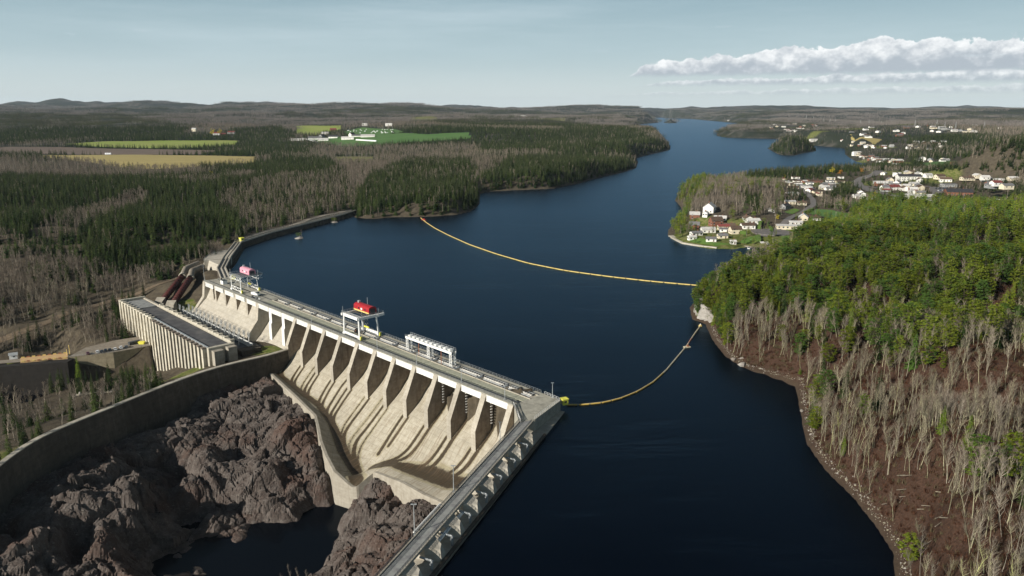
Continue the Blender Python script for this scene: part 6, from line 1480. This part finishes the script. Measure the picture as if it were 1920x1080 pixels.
# pixel outline of the stand on the ground, conifer share, density factor, conifer kind
STANDS = [
 ([(-90, 320), (120, 338), (250, 338), (330, 352), (440, 340), (520, 325), (640, 330), (645, 352), (560, 380), (470, 430), (420, 462), (330, 500), (230, 505), (120, 470), (0, 440), (-90, 430)], .96, 1.9, 's'),
 ([(60, 430), (150, 400), (270, 362), (285, 372), (200, 415), (90, 455)], .10, 1.0, 's'),
 ([(400, 370), (520, 330), (650, 318), (665, 372), (640, 398), (560, 415), (470, 438)], .30, 1.0, 's'),
 ([(-90, 470), (60, 480), (160, 500), (260, 520), (330, 505), (420, 465), (460, 445), (440, 470), (400, 500), (300, 560), (262, 634), (215, 640), (127, 666), (-90, 690)], .06, 1.5, 's'),
 ([(200, 600), (240, 560), (320, 545), (340, 560), (300, 580), (240, 600)], .7, .8, 's'),
 ([(668, 360), (700, 335), (760, 330), (860, 345), (893, 375), (888, 396), (800, 404), (740, 392), (668, 405)], .92, 1.7, 's'),
 ([(690, 335), (760, 300), (880, 300), (905, 345), (860, 350), (760, 335)], .75, 1.0, 's'),
 ([(930, 356), (900, 330), (950, 300), (1080, 292), (1190, 300), (1190, 318), (1080, 345)], .95, 1.8, 's'),
 ([(880, 300), (960, 285), (1050, 288), (940, 300), (910, 330)], .25, 1.0, 's'),
 ([(1030, 292), (1010, 262), (1060, 238), (1180, 238), (1255, 276), (1190, 296)], .92, 1.6, 's'),
 ([(560, 300), (620, 292), (700, 300), (760, 290), (900, 292), (900, 272), (760, 275), (600, 276)], .22, 1.0, 's'),
 ([(430, 320), (520, 296), (630, 300), (625, 325), (500, 330)], .95, 1.2, 's'),
 ([(-90, 210), (230, 216), (350, 240), (340, 262), (200, 258), (60, 268), (-90, 275)], .96, 2.2, 's'),
 ([(430, 240), (530, 236), (560, 262), (480, 266), (440, 258)], .9, 1.0, 's'),
 # right side
 ([(1290, 580), (1308, 600), (1345, 648), (1375, 655), (1400, 620), (1425, 560), (1470, 492), (1380, 510), (1315, 545)], .93, 1.4, 'p'),
 ([(1440, 505), (1470, 480), (1530, 450), (1620, 430), (1760, 408), (1990, 380), (1990, 640), (1880, 610), (1760, 600), (1700, 640), (1620, 600), (1560, 655), (1480, 640), (1400, 650), (1400, 600)], .78, 1.0, 'p'),
 ([(1560, 580), (1620, 560), (1735, 600), (1745, 660), (1690, 690), (1640, 650)], .40, .8, 'p'),
 ([(1380, 600), (1480, 600), (1700, 650), (1990, 600), (1990, 900), (1900, 1200), (1700, 1200), (1690, 1040), (1520, 830), (1500, 720), (1400, 690), (1360, 650)], .06, 1.5, 'p'),
 ([(1420, 630), (1480, 620), (1600, 640), (1700, 630), (1840, 600), (1990, 600), (1990, 730), (1800, 670), (1720, 735), (1620, 690), (1520, 690)], .30, 1.1, 'p'),
 ([(1620, 910), (1700, 880), (1800, 940), (1810, 1100), (1700, 1100)], .02, .14, 'p'),
 ([(1370, 650), (1480, 680), (1510, 722), (1440, 705), (1400, 690)], .03, .25, 'p'),
 # peninsula
 ([(1258, 438), (1275, 415), (1282, 400), (1266, 375), (1288, 343), (1340, 335), (1400, 330), (1460, 333), (1480, 365), (1475, 380), (1440, 402), (1400, 416), (1380, 412), (1330, 400), (1318, 425), (1295, 440)], .12, 1.3, 'p'),
 ([(1385, 372), (1420, 366), (1425, 395), (1395, 392)], .9, 1.0, 's'), ([(1400, 328), (1488, 322), (1490, 336), (1440, 342), (1400, 342)], .85, 1.1, 's'), ([(1505, 326), (1540, 322), (1545, 332), (1508, 336)], .85, 1.0, 's'),
 ([(1262, 375), (1285, 343), (1330, 334), (1318, 352), (1296, 385), (1300, 420), (1285, 440), (1262, 438), (1284, 405)], .6, 1.2, 'p'), ([(1300, 430), (1370, 425), (1440, 415), (1460, 440), (1380, 445), (1310, 445)], .35, .5, 'p'),
 ([(1555, 358), (1610, 350), (1605, 378), (1560, 382)], .92, 1.1, 's'), ([(1525, 372), (1640, 378), (1610, 392), (1530, 392)], .12, .9, 's'),
 ([(1708, 325), (1770, 318), (1770, 326), (1710, 331)], .9, 1.0, 's'), ([(1840, 330), (1880, 326), (1890, 356), (1840, 362)], .8, 1.0, 's'),
 ([(1450, 270), (1525, 272), (1525, 284), (1484, 292), (1450, 286)], .8, 1.1, 's'), ([(1640, 290), (1900, 262), (1960, 230), (1990, 330), (1880, 318), (1850, 298), (1780, 300), (1700, 298)], .70, 1.1, 's'),
 ([(1350, 244), (1440, 244), (1460, 262), (1370, 260)], .8, .9, 's'), ([(1470, 258), (1540, 256), (1540, 270), (1480, 268)], .8, 1.0, 's'),
 # bank left of the gorge
 ([(0, 745), (130, 740), (330, 735), (330, 728), (200, 770), (60, 830), (0, 870), (-90, 900), (-90, 760)], .13, .30, 's'),
]
TOWN = [np.array(l, float) for l in ([(1280, 445), (1340, 410), (1440, 415), (1500, 375), (1455, 335), (1600, 322), (1900, 318), (1900, 378), (1700, 384), (1620, 380), (1530, 388), (1600, 412), (1500, 440), (1470, 472), (1300, 465)],
        [(1530, 262), (1700, 262), (1700, 300), (1600, 300)], [(1440, 236), (1720, 236), (1840, 250), (1700, 262), (1440, 262)], [(1600, 284), (1720, 296), (1700, 312), (1600, 300)])]
CLEAR = [np.array(l, float) for l in ([(262, 560), (310, 530), (440, 470), (470, 440), (650, 392), (668, 398), (640, 420), (470, 480), (430, 540), (560, 660), (300, 735), (225, 700)], [(127, 662), (215, 640), (300, 630), (300, 720), (127, 735)],
        [(-100, 672), (140, 662), (140, 690), (-100, 695)], [(770, 386), (786, 386), (786, 408), (770, 408)], [(1740, 322), (1880, 322), (1880, 340), (1740, 345)], [(1590, 262), (1650, 258), (1655, 270), (1590, 274)],
        [(1730, 300), (1870, 296), (1870, 312), (1730, 314)])]
ROADS = [np.array([(v.co.x, v.co.y) for v in o.data.vertices][2::5]) for o in C.objects if o.type == 'MESH' and o.name in ('peninsula_road', 'avenue', 'side_road', 'meadow_road', 'shore_track', 'access_road', 'canal_road')]
def gen(d0, d1, dens, seed, amin=-.66, amax=.66):
    r_ = np.random.default_rng(seed); area = .5*(d1*d1-d0*d0)*(amax-amin); n = int(area*dens)
    a = r_.uniform(amin, amax, n); d = np.sqrt(r_.uniform(d0*d0, d1*d1, n)); x, y = d*np.sin(a), d*np.cos(a)
    z = HL(x, y); px, py, dep = PJ(x, y, z); ok = (px > -85) & (px < 2005) & (py < 1230) & (z > .25)
    lowland = (x < -60) & (y < 640) & (z > -47); ok = (px > -85) & (px < 2005) & (py < 1230) & ((z > .25) | lowland)
    x, y, z, px, py = x[ok], y[ok], z[ok], px[ok], py[ok]
    s, ins = nat_dist(x, y); ok = (s > .5-np.hypot(x, y)*.0024*(np.hypot(x, y) > 500)) & ~in_poly(x, y, gorge_poly)
    for P in field_polys: ok &= ~in_poly(x, y, P)
    for P in CLEAR: ok &= ~in_poly(px, py, P)
    for L in ROADS: ok &= line_dist(x, y, [tuple(p) for p in L[::3]]) > 6.5
    ok &= ~in_poly(x, y, lot_poly) & ~in_poly(x, y, canal_poly)
    u, v = uv_of(x, y); ok &= ~((u > -40) & (u < 356) & (v > np.where(u > 290, -50, -62)) & (v < 30))
    cl = np.array(CL); ok &= line_dist(x, y, [tuple(p) for p in cl]) > 8
    ok &= line_dist(x, y, wall_line) > 4
    x, y, z, px, py = x[ok], y[ok], z[ok], px[ok], py[ok]
    hx = np.array(houses_xy); 
    if len(x):
        near_ = np.zeros(len(x), bool)
        for hx_, hy_ in houses_xy: near_ |= (np.abs(x-hx_) < 10) & (np.abs(y-hy_) < 11)
        x, y, z, px, py = x[~near_], y[~near_], z[~near_], px[~near_], py[~near_]
    n1 = fbm(x, y, 260, 4, 91); n2 = fbm(x, y, 45, 2, 97); D_ = np.hypot(x, y)
    n3 = fbm(x, y, 1100, 3, 191); cf = np.clip((np.where(D_ > 1700, .35*n1+.65*n3, n1)-.49)*11+.36, .03, .97); cf = np.where(x > 600, np.clip(cf+.1, 0, 1), cf); df = np.ones(len(x)); inst = np.zeros(len(x), bool); kd = np.where((x > 60) & (D_ < 1000), 1, 0)
    for P, c_, q, kk in STANDS:
        # stand edges wander a little
        m = in_poly(px+(n2-.5)*26, py+(n1-.5)*10, np.array(P, float)); cf = np.where(m, c_, cf); df = np.where(m, q, df); inst |= m; kd = np.where(m, 1 if kk == 'p' else 0, kd)
    cf = np.where(D_ < 2500, np.clip(cf+(n2-.5)*.5*(cf > .04)*(cf < .95), 0, 1), cf)
    tn = np.zeros(len(x), bool)
    for P in TOWN: tn |= in_poly(px, py, P)
    df = np.where(tn & ~inst, .28, df)
    k_ = r_.random(len(x)) < df/1.9*(1.0 if d0 < 200 else 1.5)
    con = r_.random(len(x)) < cf
    return [q[k_] for q in (x, y, z, px, py, con, kd, tn)]
def scatter_gn(name, protos, pts, scl, rot, idx, label):
    """one object whose points each carry a tree"""
    coll = bpy.data.collections.new(name+'_kinds')
    for i, me in enumerate(protos):
        o = bpy.data.objects.new('%s_kind_%02d' % (name, i), me); coll.objects.link(o)
    me = bpy.data.meshes.new(name); me.vertices.add(len(pts)); me.vertices.foreach_set('co', np.asarray(pts, np.float32).ravel())
    for an, ty, key, arr in (('s', 'FLOAT_VECTOR', 'vector', scl), ('r', 'FLOAT_VECTOR', 'vector', rot), ('i', 'INT', 'value', idx)):
        a = me.attributes.new(an, ty, 'POINT'); a.data.foreach_set(key, np.asarray(arr, np.int32 if ty == 'INT' else np.float32).ravel())
    me.update(); o = obj(name, me); props(o, label, kind='stuff')
    ng = bpy.data.node_groups.new(name, 'GeometryNodeTree'); ng.interface.new_socket('Geometry', in_out='INPUT', socket_type='NodeSocketGeometry'); ng.interface.new_socket('Geometry', in_out='OUTPUT', socket_type='NodeSocketGeometry')
    N = ng.nodes; Lk = ng.links; gi = N.new('NodeGroupInput'); go = N.new('NodeGroupOutput'); mp = N.new('GeometryNodeMeshToPoints'); ip = N.new('GeometryNodeInstanceOnPoints'); ci = N.new('GeometryNodeCollectionInfo')
    ci.inputs['Collection'].default_value = coll; ci.inputs['Separate Children'].default_value = True; ci.inputs['Reset Children'].default_value = True
    def na(nm, ty): q = N.new('GeometryNodeInputNamedAttribute'); q.data_type = ty; q.inputs['Name'].default_value = nm; return q.outputs[0]
    Lk.new(gi.outputs[0], mp.inputs['Mesh']); Lk.new(mp.outputs[0], ip.inputs['Points']); Lk.new(ci.outputs[0], ip.inputs['Instance']); ip.inputs['Pick Instance'].default_value = True
    Lk.new(na('i', 'INT'), ip.inputs['Instance Index']); Lk.new(na('s', 'FLOAT_VECTOR'), ip.inputs['Scale']); Lk.new(na('r', 'FLOAT_VECTOR'), ip.inputs['Rotation']); Lk.new(ip.outputs[0], go.inputs[0])
    md = o.modifiers.new('trees', 'NODES'); md.node_group = ng; return o
KINDS = {k_: [join(a, b_).mesh(k_) for a, b_ in v] for k_, v in PR.items()}
SPLIT = {}
def split(kind, i):
    if (kind, i) not in SPLIT: a, b_ = PR[kind][i]; SPLIT[(kind, i)] = (a.mesh('trunk'), b_.mesh('crown'))
    return SPLIT[(kind, i)]
def tree(kind, i, loc, s, rz, label, group=None, tilt=(0, 0), wide=1.0, name=None):
    base = {'spruce': 'spruce_tree', 'pine': 'pine_tree', 'cedar': 'cedar_tree', 'bare': 'bare_tree', 'bare_grey': 'bare_tree', 'golden': 'golden_tree', 'orange': 'orange_tree', 'green_round': 'round_tree', 'spruce_mid': 'spruce_tree', 'pine_mid': 'pine_tree', 'bare_mid': 'bare_tree'}[kind]
    t = thing(name or base, label, 'tree', loc, group); t.rotation_euler = (tilt[0], tilt[1], rz); t.scale = (s*wide, s*wide, s)
    a, b_ = split(kind, i); obj('trunk', a, t); obj('crown', b_, t); return t
A = gen(120, 720, 1/9., 1); B_ = gen(720, 1650, 1/24., 2); Cc = gen(1650, 3300, 1/60., 3)
r_ = np.random.default_rng(5)
x, y, z, px, py, con, kd, tn = [np.concatenate([a, b_]) for a, b_ in zip(A, B_)]
Dn = np.hypot(x, y); nh = fbm(x, y, 60, 2, 5)
hgt_ = np.where(con, np.where(kd == 1, r_.uniform(7.5, 16.5, len(x)), r_.uniform(9, 16.5, len(x))), np.where(kd == 1, r_.uniform(8, 14, len(x)), r_.uniform(8, 13.5, len(x))))*(.75+.5*nh)
hgt_ = np.where(tn, hgt_*.72, hgt_); hgt_ = np.where(x > 60, hgt_*np.interp(np.hypot(x, y), [200, 500], [1.0, .95]), hgt_)
dep = PJ(x, y, z)[2]; size = hgt_/dep; infr = (px > -10) & (px < 1930) & (py < 1100+0*py)
single = np.zeros(len(x), bool)
for cset in (con, ~con):
    cand = np.where(cset & infr)[0]; o_ = cand[np.argsort(-size[cand])][:300-(12 if cset is con else 4)]; single[o_] = True
lab = {('pine', 0): ('green pine crowded in the pine wood on the right bank', 'pines of the right bank wood'), ('spruce', 0): ('dark narrow spruce in the forest left of the dam', 'spruces left of the dam'),
       ('spruce', 1): ('dark spruce on the scrubby bank behind the curving wall', 'spruces behind the curving wall'), ('bare', 0): ('leafless pale stemmed tree on the brown slope of the right bank', 'bare trees of the right bank'),
       ('bare', 1): ('leafless grey tree on the scrubby bank behind the curving wall', 'bare trees behind the curving wall'), ('bare', 2): ('leafless grey tree in the woods left of the power station', 'bare trees left of the power station')}
for i in np.where(single)[0]:
    right = x[i] > 60
    if con[i]: kind = 'pine' if kd[i] == 1 and r_.random() < .8 else 'spruce'; lb = lab[('pine', 0)] if kind == 'pine' else (lab[('spruce', 0)] if y[i] > 430 else lab[('spruce', 1)])
    else: kind = 'bare' if right else 'bare_grey'; lb = lab[('bare', 0)] if right else (lab[('bare', 1)] if y[i] < 430 else lab[('bare', 2)])
    if kind == 'spruce' and right: lb = ('dark spruce standing among the pines of the right bank', 'spruces among the right bank pines')
    tree(kind, int(r_.integers(len(PR[kind]))), (x[i], y[i], z[i]-.1), hgt_[i], r_.uniform(0, 6.28), lb[0], lb[1], (r_.normal(0, .05), r_.normal(0, .05)), r_.uniform(.8, 1.2))
rest = ~single
def lay(mask, kind, name, label):
    n = int(mask.sum()); s = hgt_[mask]; wd_ = r_.uniform(.8, 1.2, n)*(1.0)
    rot = np.c_[r_.normal(0, .05, n), r_.normal(0, .05, n), r_.uniform(0, 6.28, n)]
    return (np.c_[x[mask], y[mask], z[mask]-.2], np.c_[s*wd_, s*wd_, s], rot, kind)
def multi(name, groups, label):
    protos = []; P, S, Rr, I = [], [], [], []
    for pts, s, rot, kind in groups:
        b_ = len(protos); protos += KINDS[kind]; P.append(pts); S.append(s); Rr.append(rot); I.append(b_+r_.integers(len(KINDS[kind]), size=len(pts)))
    scatter_gn(name, protos, np.concatenate(P), np.concatenate(S), np.concatenate(Rr), np.concatenate(I), label)
nr = Dn < 620
multi('conifer_wood', [lay(rest & con & (kd == 1) & nr, 'pine', '', ''), lay(rest & con & (kd == 0) & nr, 'spruce', '', ''), lay(rest & con & (kd == 1) & ~nr, 'pine_mid', '', ''), lay(rest & con & (kd == 0) & ~nr, 'spruce_mid', '', '')], 'dense dark and bright green conifers covering the banks')
multi('leafless_wood', [lay(rest & ~con & (x > 60) & nr, 'bare', '', ''), lay(rest & ~con & ~((x > 60) & nr), 'bare_mid', '', '')], 'leafless grey brown birch and aspen woods around the reservoir')
x, y, z, px, py, con, kd, tn = Cc
hgt_ = r_.uniform(10, 16, len(x))*np.where(tn, .7, 1)
multi('middle_distance_forest', [lay(con, 'spruce_mid', '', ''), lay(~con, 'bare_mid', '', '')], 'mixed woods and hedgerows of the middle distance')
# far hills: clumps of whole groves
CLP = [clump('c', 1), clump('c', 2), clump('b', 3), clump('b', 4), clump('m', 5)]; CLM = [c_.mesh('grove') for c_ in CLP]
E1 = gen(3200, 7500, 1/2100., 11, -.64, .64); E2 = gen(7500, 13500, 1/9000., 12, -.64, .64)
x, y, z, px, py, con, kd, tn = [np.concatenate([a, b_]) for a, b_ in zip(E1, E2)]
sc_ = np.where(np.hypot(x, y) > 7500, 2.0, 1.05)*r_.uniform(.85, 1.2, len(x)); n = len(x)
idx_ = np.where(con, r_.integers(0, 2, n), np.where(r_.random(n) < .25, 4, r_.integers(2, 4, n)))
scatter_gn('far_forest', CLM, np.c_[x, y, z-1], np.c_[sc_, sc_, np.minimum(sc_, 1.5)], np.c_[0*x, 0*x, r_.uniform(0, 6.28, n)], idx_, 'far forest of dark conifer groves and mauve leafless woods on the hills')
print('TREES', single.sum(), rest.sum(), len(Cc[0]), n)
# named single trees
def T(px_, py_, kind, h, label, z0=5, wide=1.0, i=0, cat=None):
    p = G1(px_, py_, z0); tree(kind, i, (p[0], p[1], p[2]-.1), h, r_.uniform(0, 6), label, None, (0, 0), wide)
T(1524, 794, 'spruce', 13, 'tall full spruce alone at the stony water edge of the right bank', 3, 1.25, 1); T(1581, 852, 'cedar', 7.5, 'small green conifer leaning on a bare tree above the stony bay', 6, 1.2)
T(1702, 1066, 'pine', 10, 'isolated bright pine at the shore near the lower right corner', 4, 1.1, 1); T(1376, 638, 'cedar', 6, 'round green cedar at the rocks below the cliff', 4, 1.5, 1)
T(1500, 697, 'cedar', 3, 'tiny green shrub on the brown slope', 8, 2.2); T(1545, 650, 'spruce', 8, 'lone young conifer among bare stems of the right bank', 15, 1.3, 2); T(1597, 655, 'cedar', 8, 'yellow green conifer with a leaning top among bare stems', 18, 1.4)
T(1766, 812, 'cedar', 9, 'green conifer among pale stems in the middle of the bare wood', 25, 1.3, 1); T(1815, 830, 'cedar', 9, 'green conifer just inside the right edge of the bare wood', 25, 1.4)
p = W(148, 707, -38); tree('cedar', 0, tuple(p), 14, 1, 'yellow green spruce in front of the lit terrace wall', None, (0, 0), 1.1)
p = W(226, 748, -22); tree('spruce', 1, (p[0], p[1], -24), 15, 1, 'dark pointed spruce behind the curving wall below the terrace', None, (0, 0), 1.2)
for px_, py_, h, lb in ((88, 775, 12, 'dark spruce left of the rubble strip'), (118, 768, 11, 'second dark spruce left of the rubble strip'), (160, 765, 10, 'bushy spruce at the left end of the rubble strip'), (14, 812, 13, 'dark spruce near the left edge behind the curving wall'), (60, 800, 11, 'spruce rising behind the far end of the curving wall'), (190, 757, 7, 'low bushy spruce next to the pointed one'), (55, 735, 9, 'spruce on the canal bank')):
    p = W(px_, py_, -19 if py_ > 745 else -30); tree('spruce', int(r_.integers(5)), (p[0], p[1], hgt(p[0], p[1])), h, r_.uniform(0, 6), lb, None, (0, 0), 1.2)
for px_, py_, k_, h, lb in ((1560, 326, 'golden', 13, 'golden yellow tree by the water north of the trailer park'), (1575, 329, 'orange', 12, 'orange tree right of the golden one'), (1616, 325, 'orange', 11, 'orange brown tree where the avenue meets the bay'), (1471, 335, 'golden', 8, 'small golden tree at the edge of the trailer park'),
                            (1416, 398, 'orange', 9, 'orange leaved tree at the foot of the peninsula wood'), (1457, 413, 'golden', 7, 'narrow golden bush beside the peninsula road'), (1691, 355, 'golden', 9, 'bright yellow tree behind the red ridged hall'), (1641, 368, 'golden', 8, 'yellow tree beside the avenue'), (1296, 437, 'green_round', 8, 'round green pine on the peninsula tip'),
                            (1394, 424, 'green_round', 9, 'round green pine behind the hedge'), (1372, 408, 'green_round', 10, 'tall round pine behind the brick house'), (1413, 408, 'green_round', 8, 'round pine left of the orange tree'), (398, 249, 'golden', 26, 'left golden tree of the farm group on the far left'), (412, 248, 'golden', 24, 'right golden tree of the farm group on the far left'), (1652, 362, 'green_round', 10, 'dark round tree at the middle of the avenue'),
                            (396, 331, 'golden', 11, 'single yellow tree showing in the dark spruce forest')):
    T(px_, py_, k_, h, lb)
# ---------------------------------------------------------------- islets, stones, cliff, litter
def rockmesh(seed, m, fl=.6):
    q = random.Random(seed); import bmesh
    bm = bmesh.new(); bmesh.ops.create_icosphere(bm, subdivisions=1, radius=1)
    for v in bm.verts:
        v.co *= q.uniform(.65, 1.15); v.co.z *= fl
    me = bpy.data.meshes.new('stone'); bm.to_mesh(me); bm.free(); me.materials.append(m); return me
RK = [rockmesh(s, M_grey) for s in range(5)]
M_peb = mat('shore_stone', (.27, .25, .19), (.20, .185, .14), 1, .95)
SR = [rockmesh(s+9, M_peb) for s in range(3)]+RK[:2]
L = np.array(shore_right[2:]); d = np.r_[0, np.cumsum(np.hypot(*np.diff(L, axis=0).T))]; n = 2600; q = r_.uniform(0, d[-1], n)
x = np.interp(q, d, L[:, 0])+r_.normal(0, .6, n)+.4; y = np.interp(q, d, L[:, 1])+r_.normal(0, .6, n); z = np.maximum(HL(x, y), -.1); s = r_.gamma(1.6, .075, n)+.06
ok = ~((np.hypot(x-W(1310, 590)[0], y-W(1310, 590)[1]) < 25)); x, y, z, s = x[ok], y[ok], z[ok], s[ok]; n = len(x)
scatter_gn('shore_stones', SR, np.c_[x, y, z], np.c_[s, s, s], np.c_[r_.uniform(0, 6, (n, 3))], r_.integers(len(SR), size=n), 'pale stones lining the water edge of the right bank')
for i, (px_, py_, s_, lb) in enumerate([(1382, 662, 3.4, 'largest grey boulder in the cluster at the foot of the right slope'), (1391, 674, 2.3, 'flat grey boulder below the largest one'), (1398, 671, 1.8, 'grey boulder right of the largest one'), (1391, 684, 2.0, 'lowest boulder of the cluster touching the water'), (1375, 674, 1.4, 'small boulder left of the cluster'), (1503, 770, .9, 'pale stone in the water left of the big spruce')]):
    p = W(px_, py_, .8); o = obj('boulder', RK[i % 5], None, tuple(p)); o.scale = (s_, s_, s_*1.2); o.rotation_euler = (0, .3, i); props(o, lb, 'boulder')
# cliff on the point: faceted grey bluff
cx0, cy0 = W(1318, 600)[:2]; th = np.linspace(0, 1, 46); zz_ = np.linspace(0, 1, 26)
pl = np.array([W(1338, 612)[:2], W(1326, 606)[:2], W(1308, 599)[:2], W(1302, 588)[:2], W(1302, 576)[:2], W(1312, 567)[:2], W(1330, 558)[:2]]); dd = np.linspace(0, 1, len(pl))
Xc = np.interp(th, dd, pl[:, 0]); Yc = np.interp(th, dd, pl[:, 1]); cen = np.array(W(1345, 585, 6)[:2])
A_, Bz = np.meshgrid(th, zz_); Xg = np.interp(A_, th, Xc); Yg = np.interp(A_, th, Yc)
ins_ = (Bz**1.6)*.26+.05*0; Xg = Xg+(cen[0]-Xg)*ins_; Yg = Yg+(cen[1]-Yg)*ins_
Hc = 11.5*np.sin(np.clip(A_*.92+.06, 0, 1)*math.pi)**.6; Zg = -.8+Bz*Hc
f1, f2, hh = voro((A_*55).ravel(), (Bz*16).ravel(), 5.5, 5); nx_ = (hh*2.2+.9*(f2-f1)).reshape(A_.shape); Xg = Xg-nx_*.9; Yg = Yg-nx_*.5
ii = np.arange(A_.size).reshape(A_.shape); f = np.stack([ii[:-1, :-1], ii[:-1, 1:], ii[1:, 1:], ii[1:, :-1]], -1).reshape(-1, 4)
o = obj('cliff', npmesh('cliff', np.c_[Xg.ravel(), Yg.ravel(), Zg.ravel()], f, [M_grey])); props(o, 'pale grey rock cliff on the wooded point of the right bank', kind='structure')
for px_, py_, s_, lb in ((562, 447, 5.5, 'small scrubby rock islet in the reservoir left of the causeway bend'), (627, 417, 5.5, 'low scrubby rock islet against the causeway')):
    p = W(px_, py_, 0); t = thing('islet', lb, 'islet', tuple(p)); o = obj('rock', rockmesh(px_, M_grey, .35), t); o.scale = (s_, s_*1.1, s_*.9)
    for k_ in range(5): o = obj('bush', KINDS['green_round' if k_ % 2 else 'bare_mid'][0], t, (r_.uniform(-2.5, 2.5), r_.uniform(-2, 2), .8)); o.scale = (5.5,)*3 if k_ else (8, 8, 8)
# fallen logs on the brown clearing
for i in range(26):
    p = G1(r_.uniform(1620, 1800), r_.uniform(885, 1060), 8)
    if p[2] < 1.2 or p[0] < 88: continue
    Ln = 4; a = r_.uniform(-.5, .9); Ln = r_.uniform(2.5, 7)
    o = obj('fallen_log', MB().tube((-Ln/2, 0, 0), (Ln/2, 0, .3), .12, B_grey, .06, n=5).mesh('fallen_log'), None, (p[0], p[1], p[2]+.3)); o.rotation_euler[2] = a
    props(o, 'fallen pale trunk on the brown clearing near the right shore', 'log', 'fallen trunks on the brown clearing')
# pale rubble in front of the terrace wall and a concrete stub
x = []; 
q = np.array([W(a, b_, c_)[:2] for a, b_, c_ in ((150, 748, -41), (190, 738, -41), (230, 728, -40), (265, 712, -40), (285, 703, -40))]); d = np.linspace(0, 1, 5); t_ = r_.random(1500)
x = np.interp(t_, d, q[:, 0])+r_.normal(0, 1.8, 1500); y = np.interp(t_, d, q[:, 1])+r_.normal(0, 2.0, 1500); z = HL(x, y); s = r_.gamma(2, .22, 1500)+.15
scatter_gn('rubble', SR, np.c_[x, y, z], np.c_[s, s, s*.7], r_.uniform(0, 6, (1500, 3)), r_.integers(len(SR), size=1500), 'pale rubble strip below the car park wall')
# undergrowth tufts that roughen the forest floor of the right bank and the scrub behind the wall
x = r_.uniform(70, 330, 44000); y = r_.uniform(120, 420, 44000); s_, _ = nat_dist(x, y); z = HL(x, y); px, py, _ = PJ(x, y, z); ok = (s_ > 1) & (z > .3) & (px < 1980) & (py < 1130); x, y, z = x[ok][:30000], y[ok][:30000], z[ok][:30000]
L_und = leaf_mat('undergrowth', (.075, .036, .022), (.12, .06, .04), .4, (.10, .085, .05))
def tuft(seed):
    q = random.Random(seed); b = MB()
    for _ in range(26):
        a = q.uniform(0, 6.28); l_ = q.uniform(.4, 1); b0 = Vector((q.uniform(-.5, .5), q.uniform(-.5, .5), 0)); e = Vector((math.cos(a)*.5, math.sin(a)*.5, .8))*l_; s = Vector((-math.sin(a), math.cos(a), 0))*.05
        b.add([b0-s, b0+s, b0+e], [(0, 1, 2)], L_und)
    return b.mesh('tuft')
s = r_.uniform(.5, 2.0, len(x)); scatter_gn('undergrowth', [tuft(i) for i in range(4)], np.c_[x, y, z-.05], np.c_[s, s, s], np.c_[0*x, 0*x, r_.uniform(0, 6, len(x))], r_.integers(4, size=len(x)), 'brown leafless undergrowth and bracken on the right slope')
# bushes at the very bottom of the gorge view
for i, (px_, py_, h) in enumerate([(545, 1088, 7), (560, 1095, 8), (575, 1092, 6), (530, 1100, 6)]):
    p = W(px_, py_, -46); tree('bare_grey', i % 4, tuple(p), h, i, 'reddish bare shrub at the lower edge of the gorge', 'shrubs at the lower edge of the gorge')
# ---------------------------------------------------------------- air
hzm = bpy.data.materials.new('haze'); hzm.use_nodes = True; t = NT(hzm.node_tree); t.n.clear(); o_ = t.add('ShaderNodeOutputMaterial')
pv = t.add('ShaderNodeVolumePrincipled', {'Color': (.70, .84, 1.0, 1), 'Density': 0.000014, 'Anisotropy': 0.0}); t.l.new(pv.outputs[0], o_.inputs['Volume'])
hb_ = MB(); hb_.box((0, 12500, 160), (44000, 27000, 680), hzm); o = hb_.solo('haze', 'thin pale blue air between the camera and the far hills', None, (0, 12500, -180), kind='stuff')
sc.render.engine = 'CYCLES'; sc.cycles.volume_bounces = 0; sc.cycles.max_bounces = 6; sc.cycles.transparent_max_bounces = 8
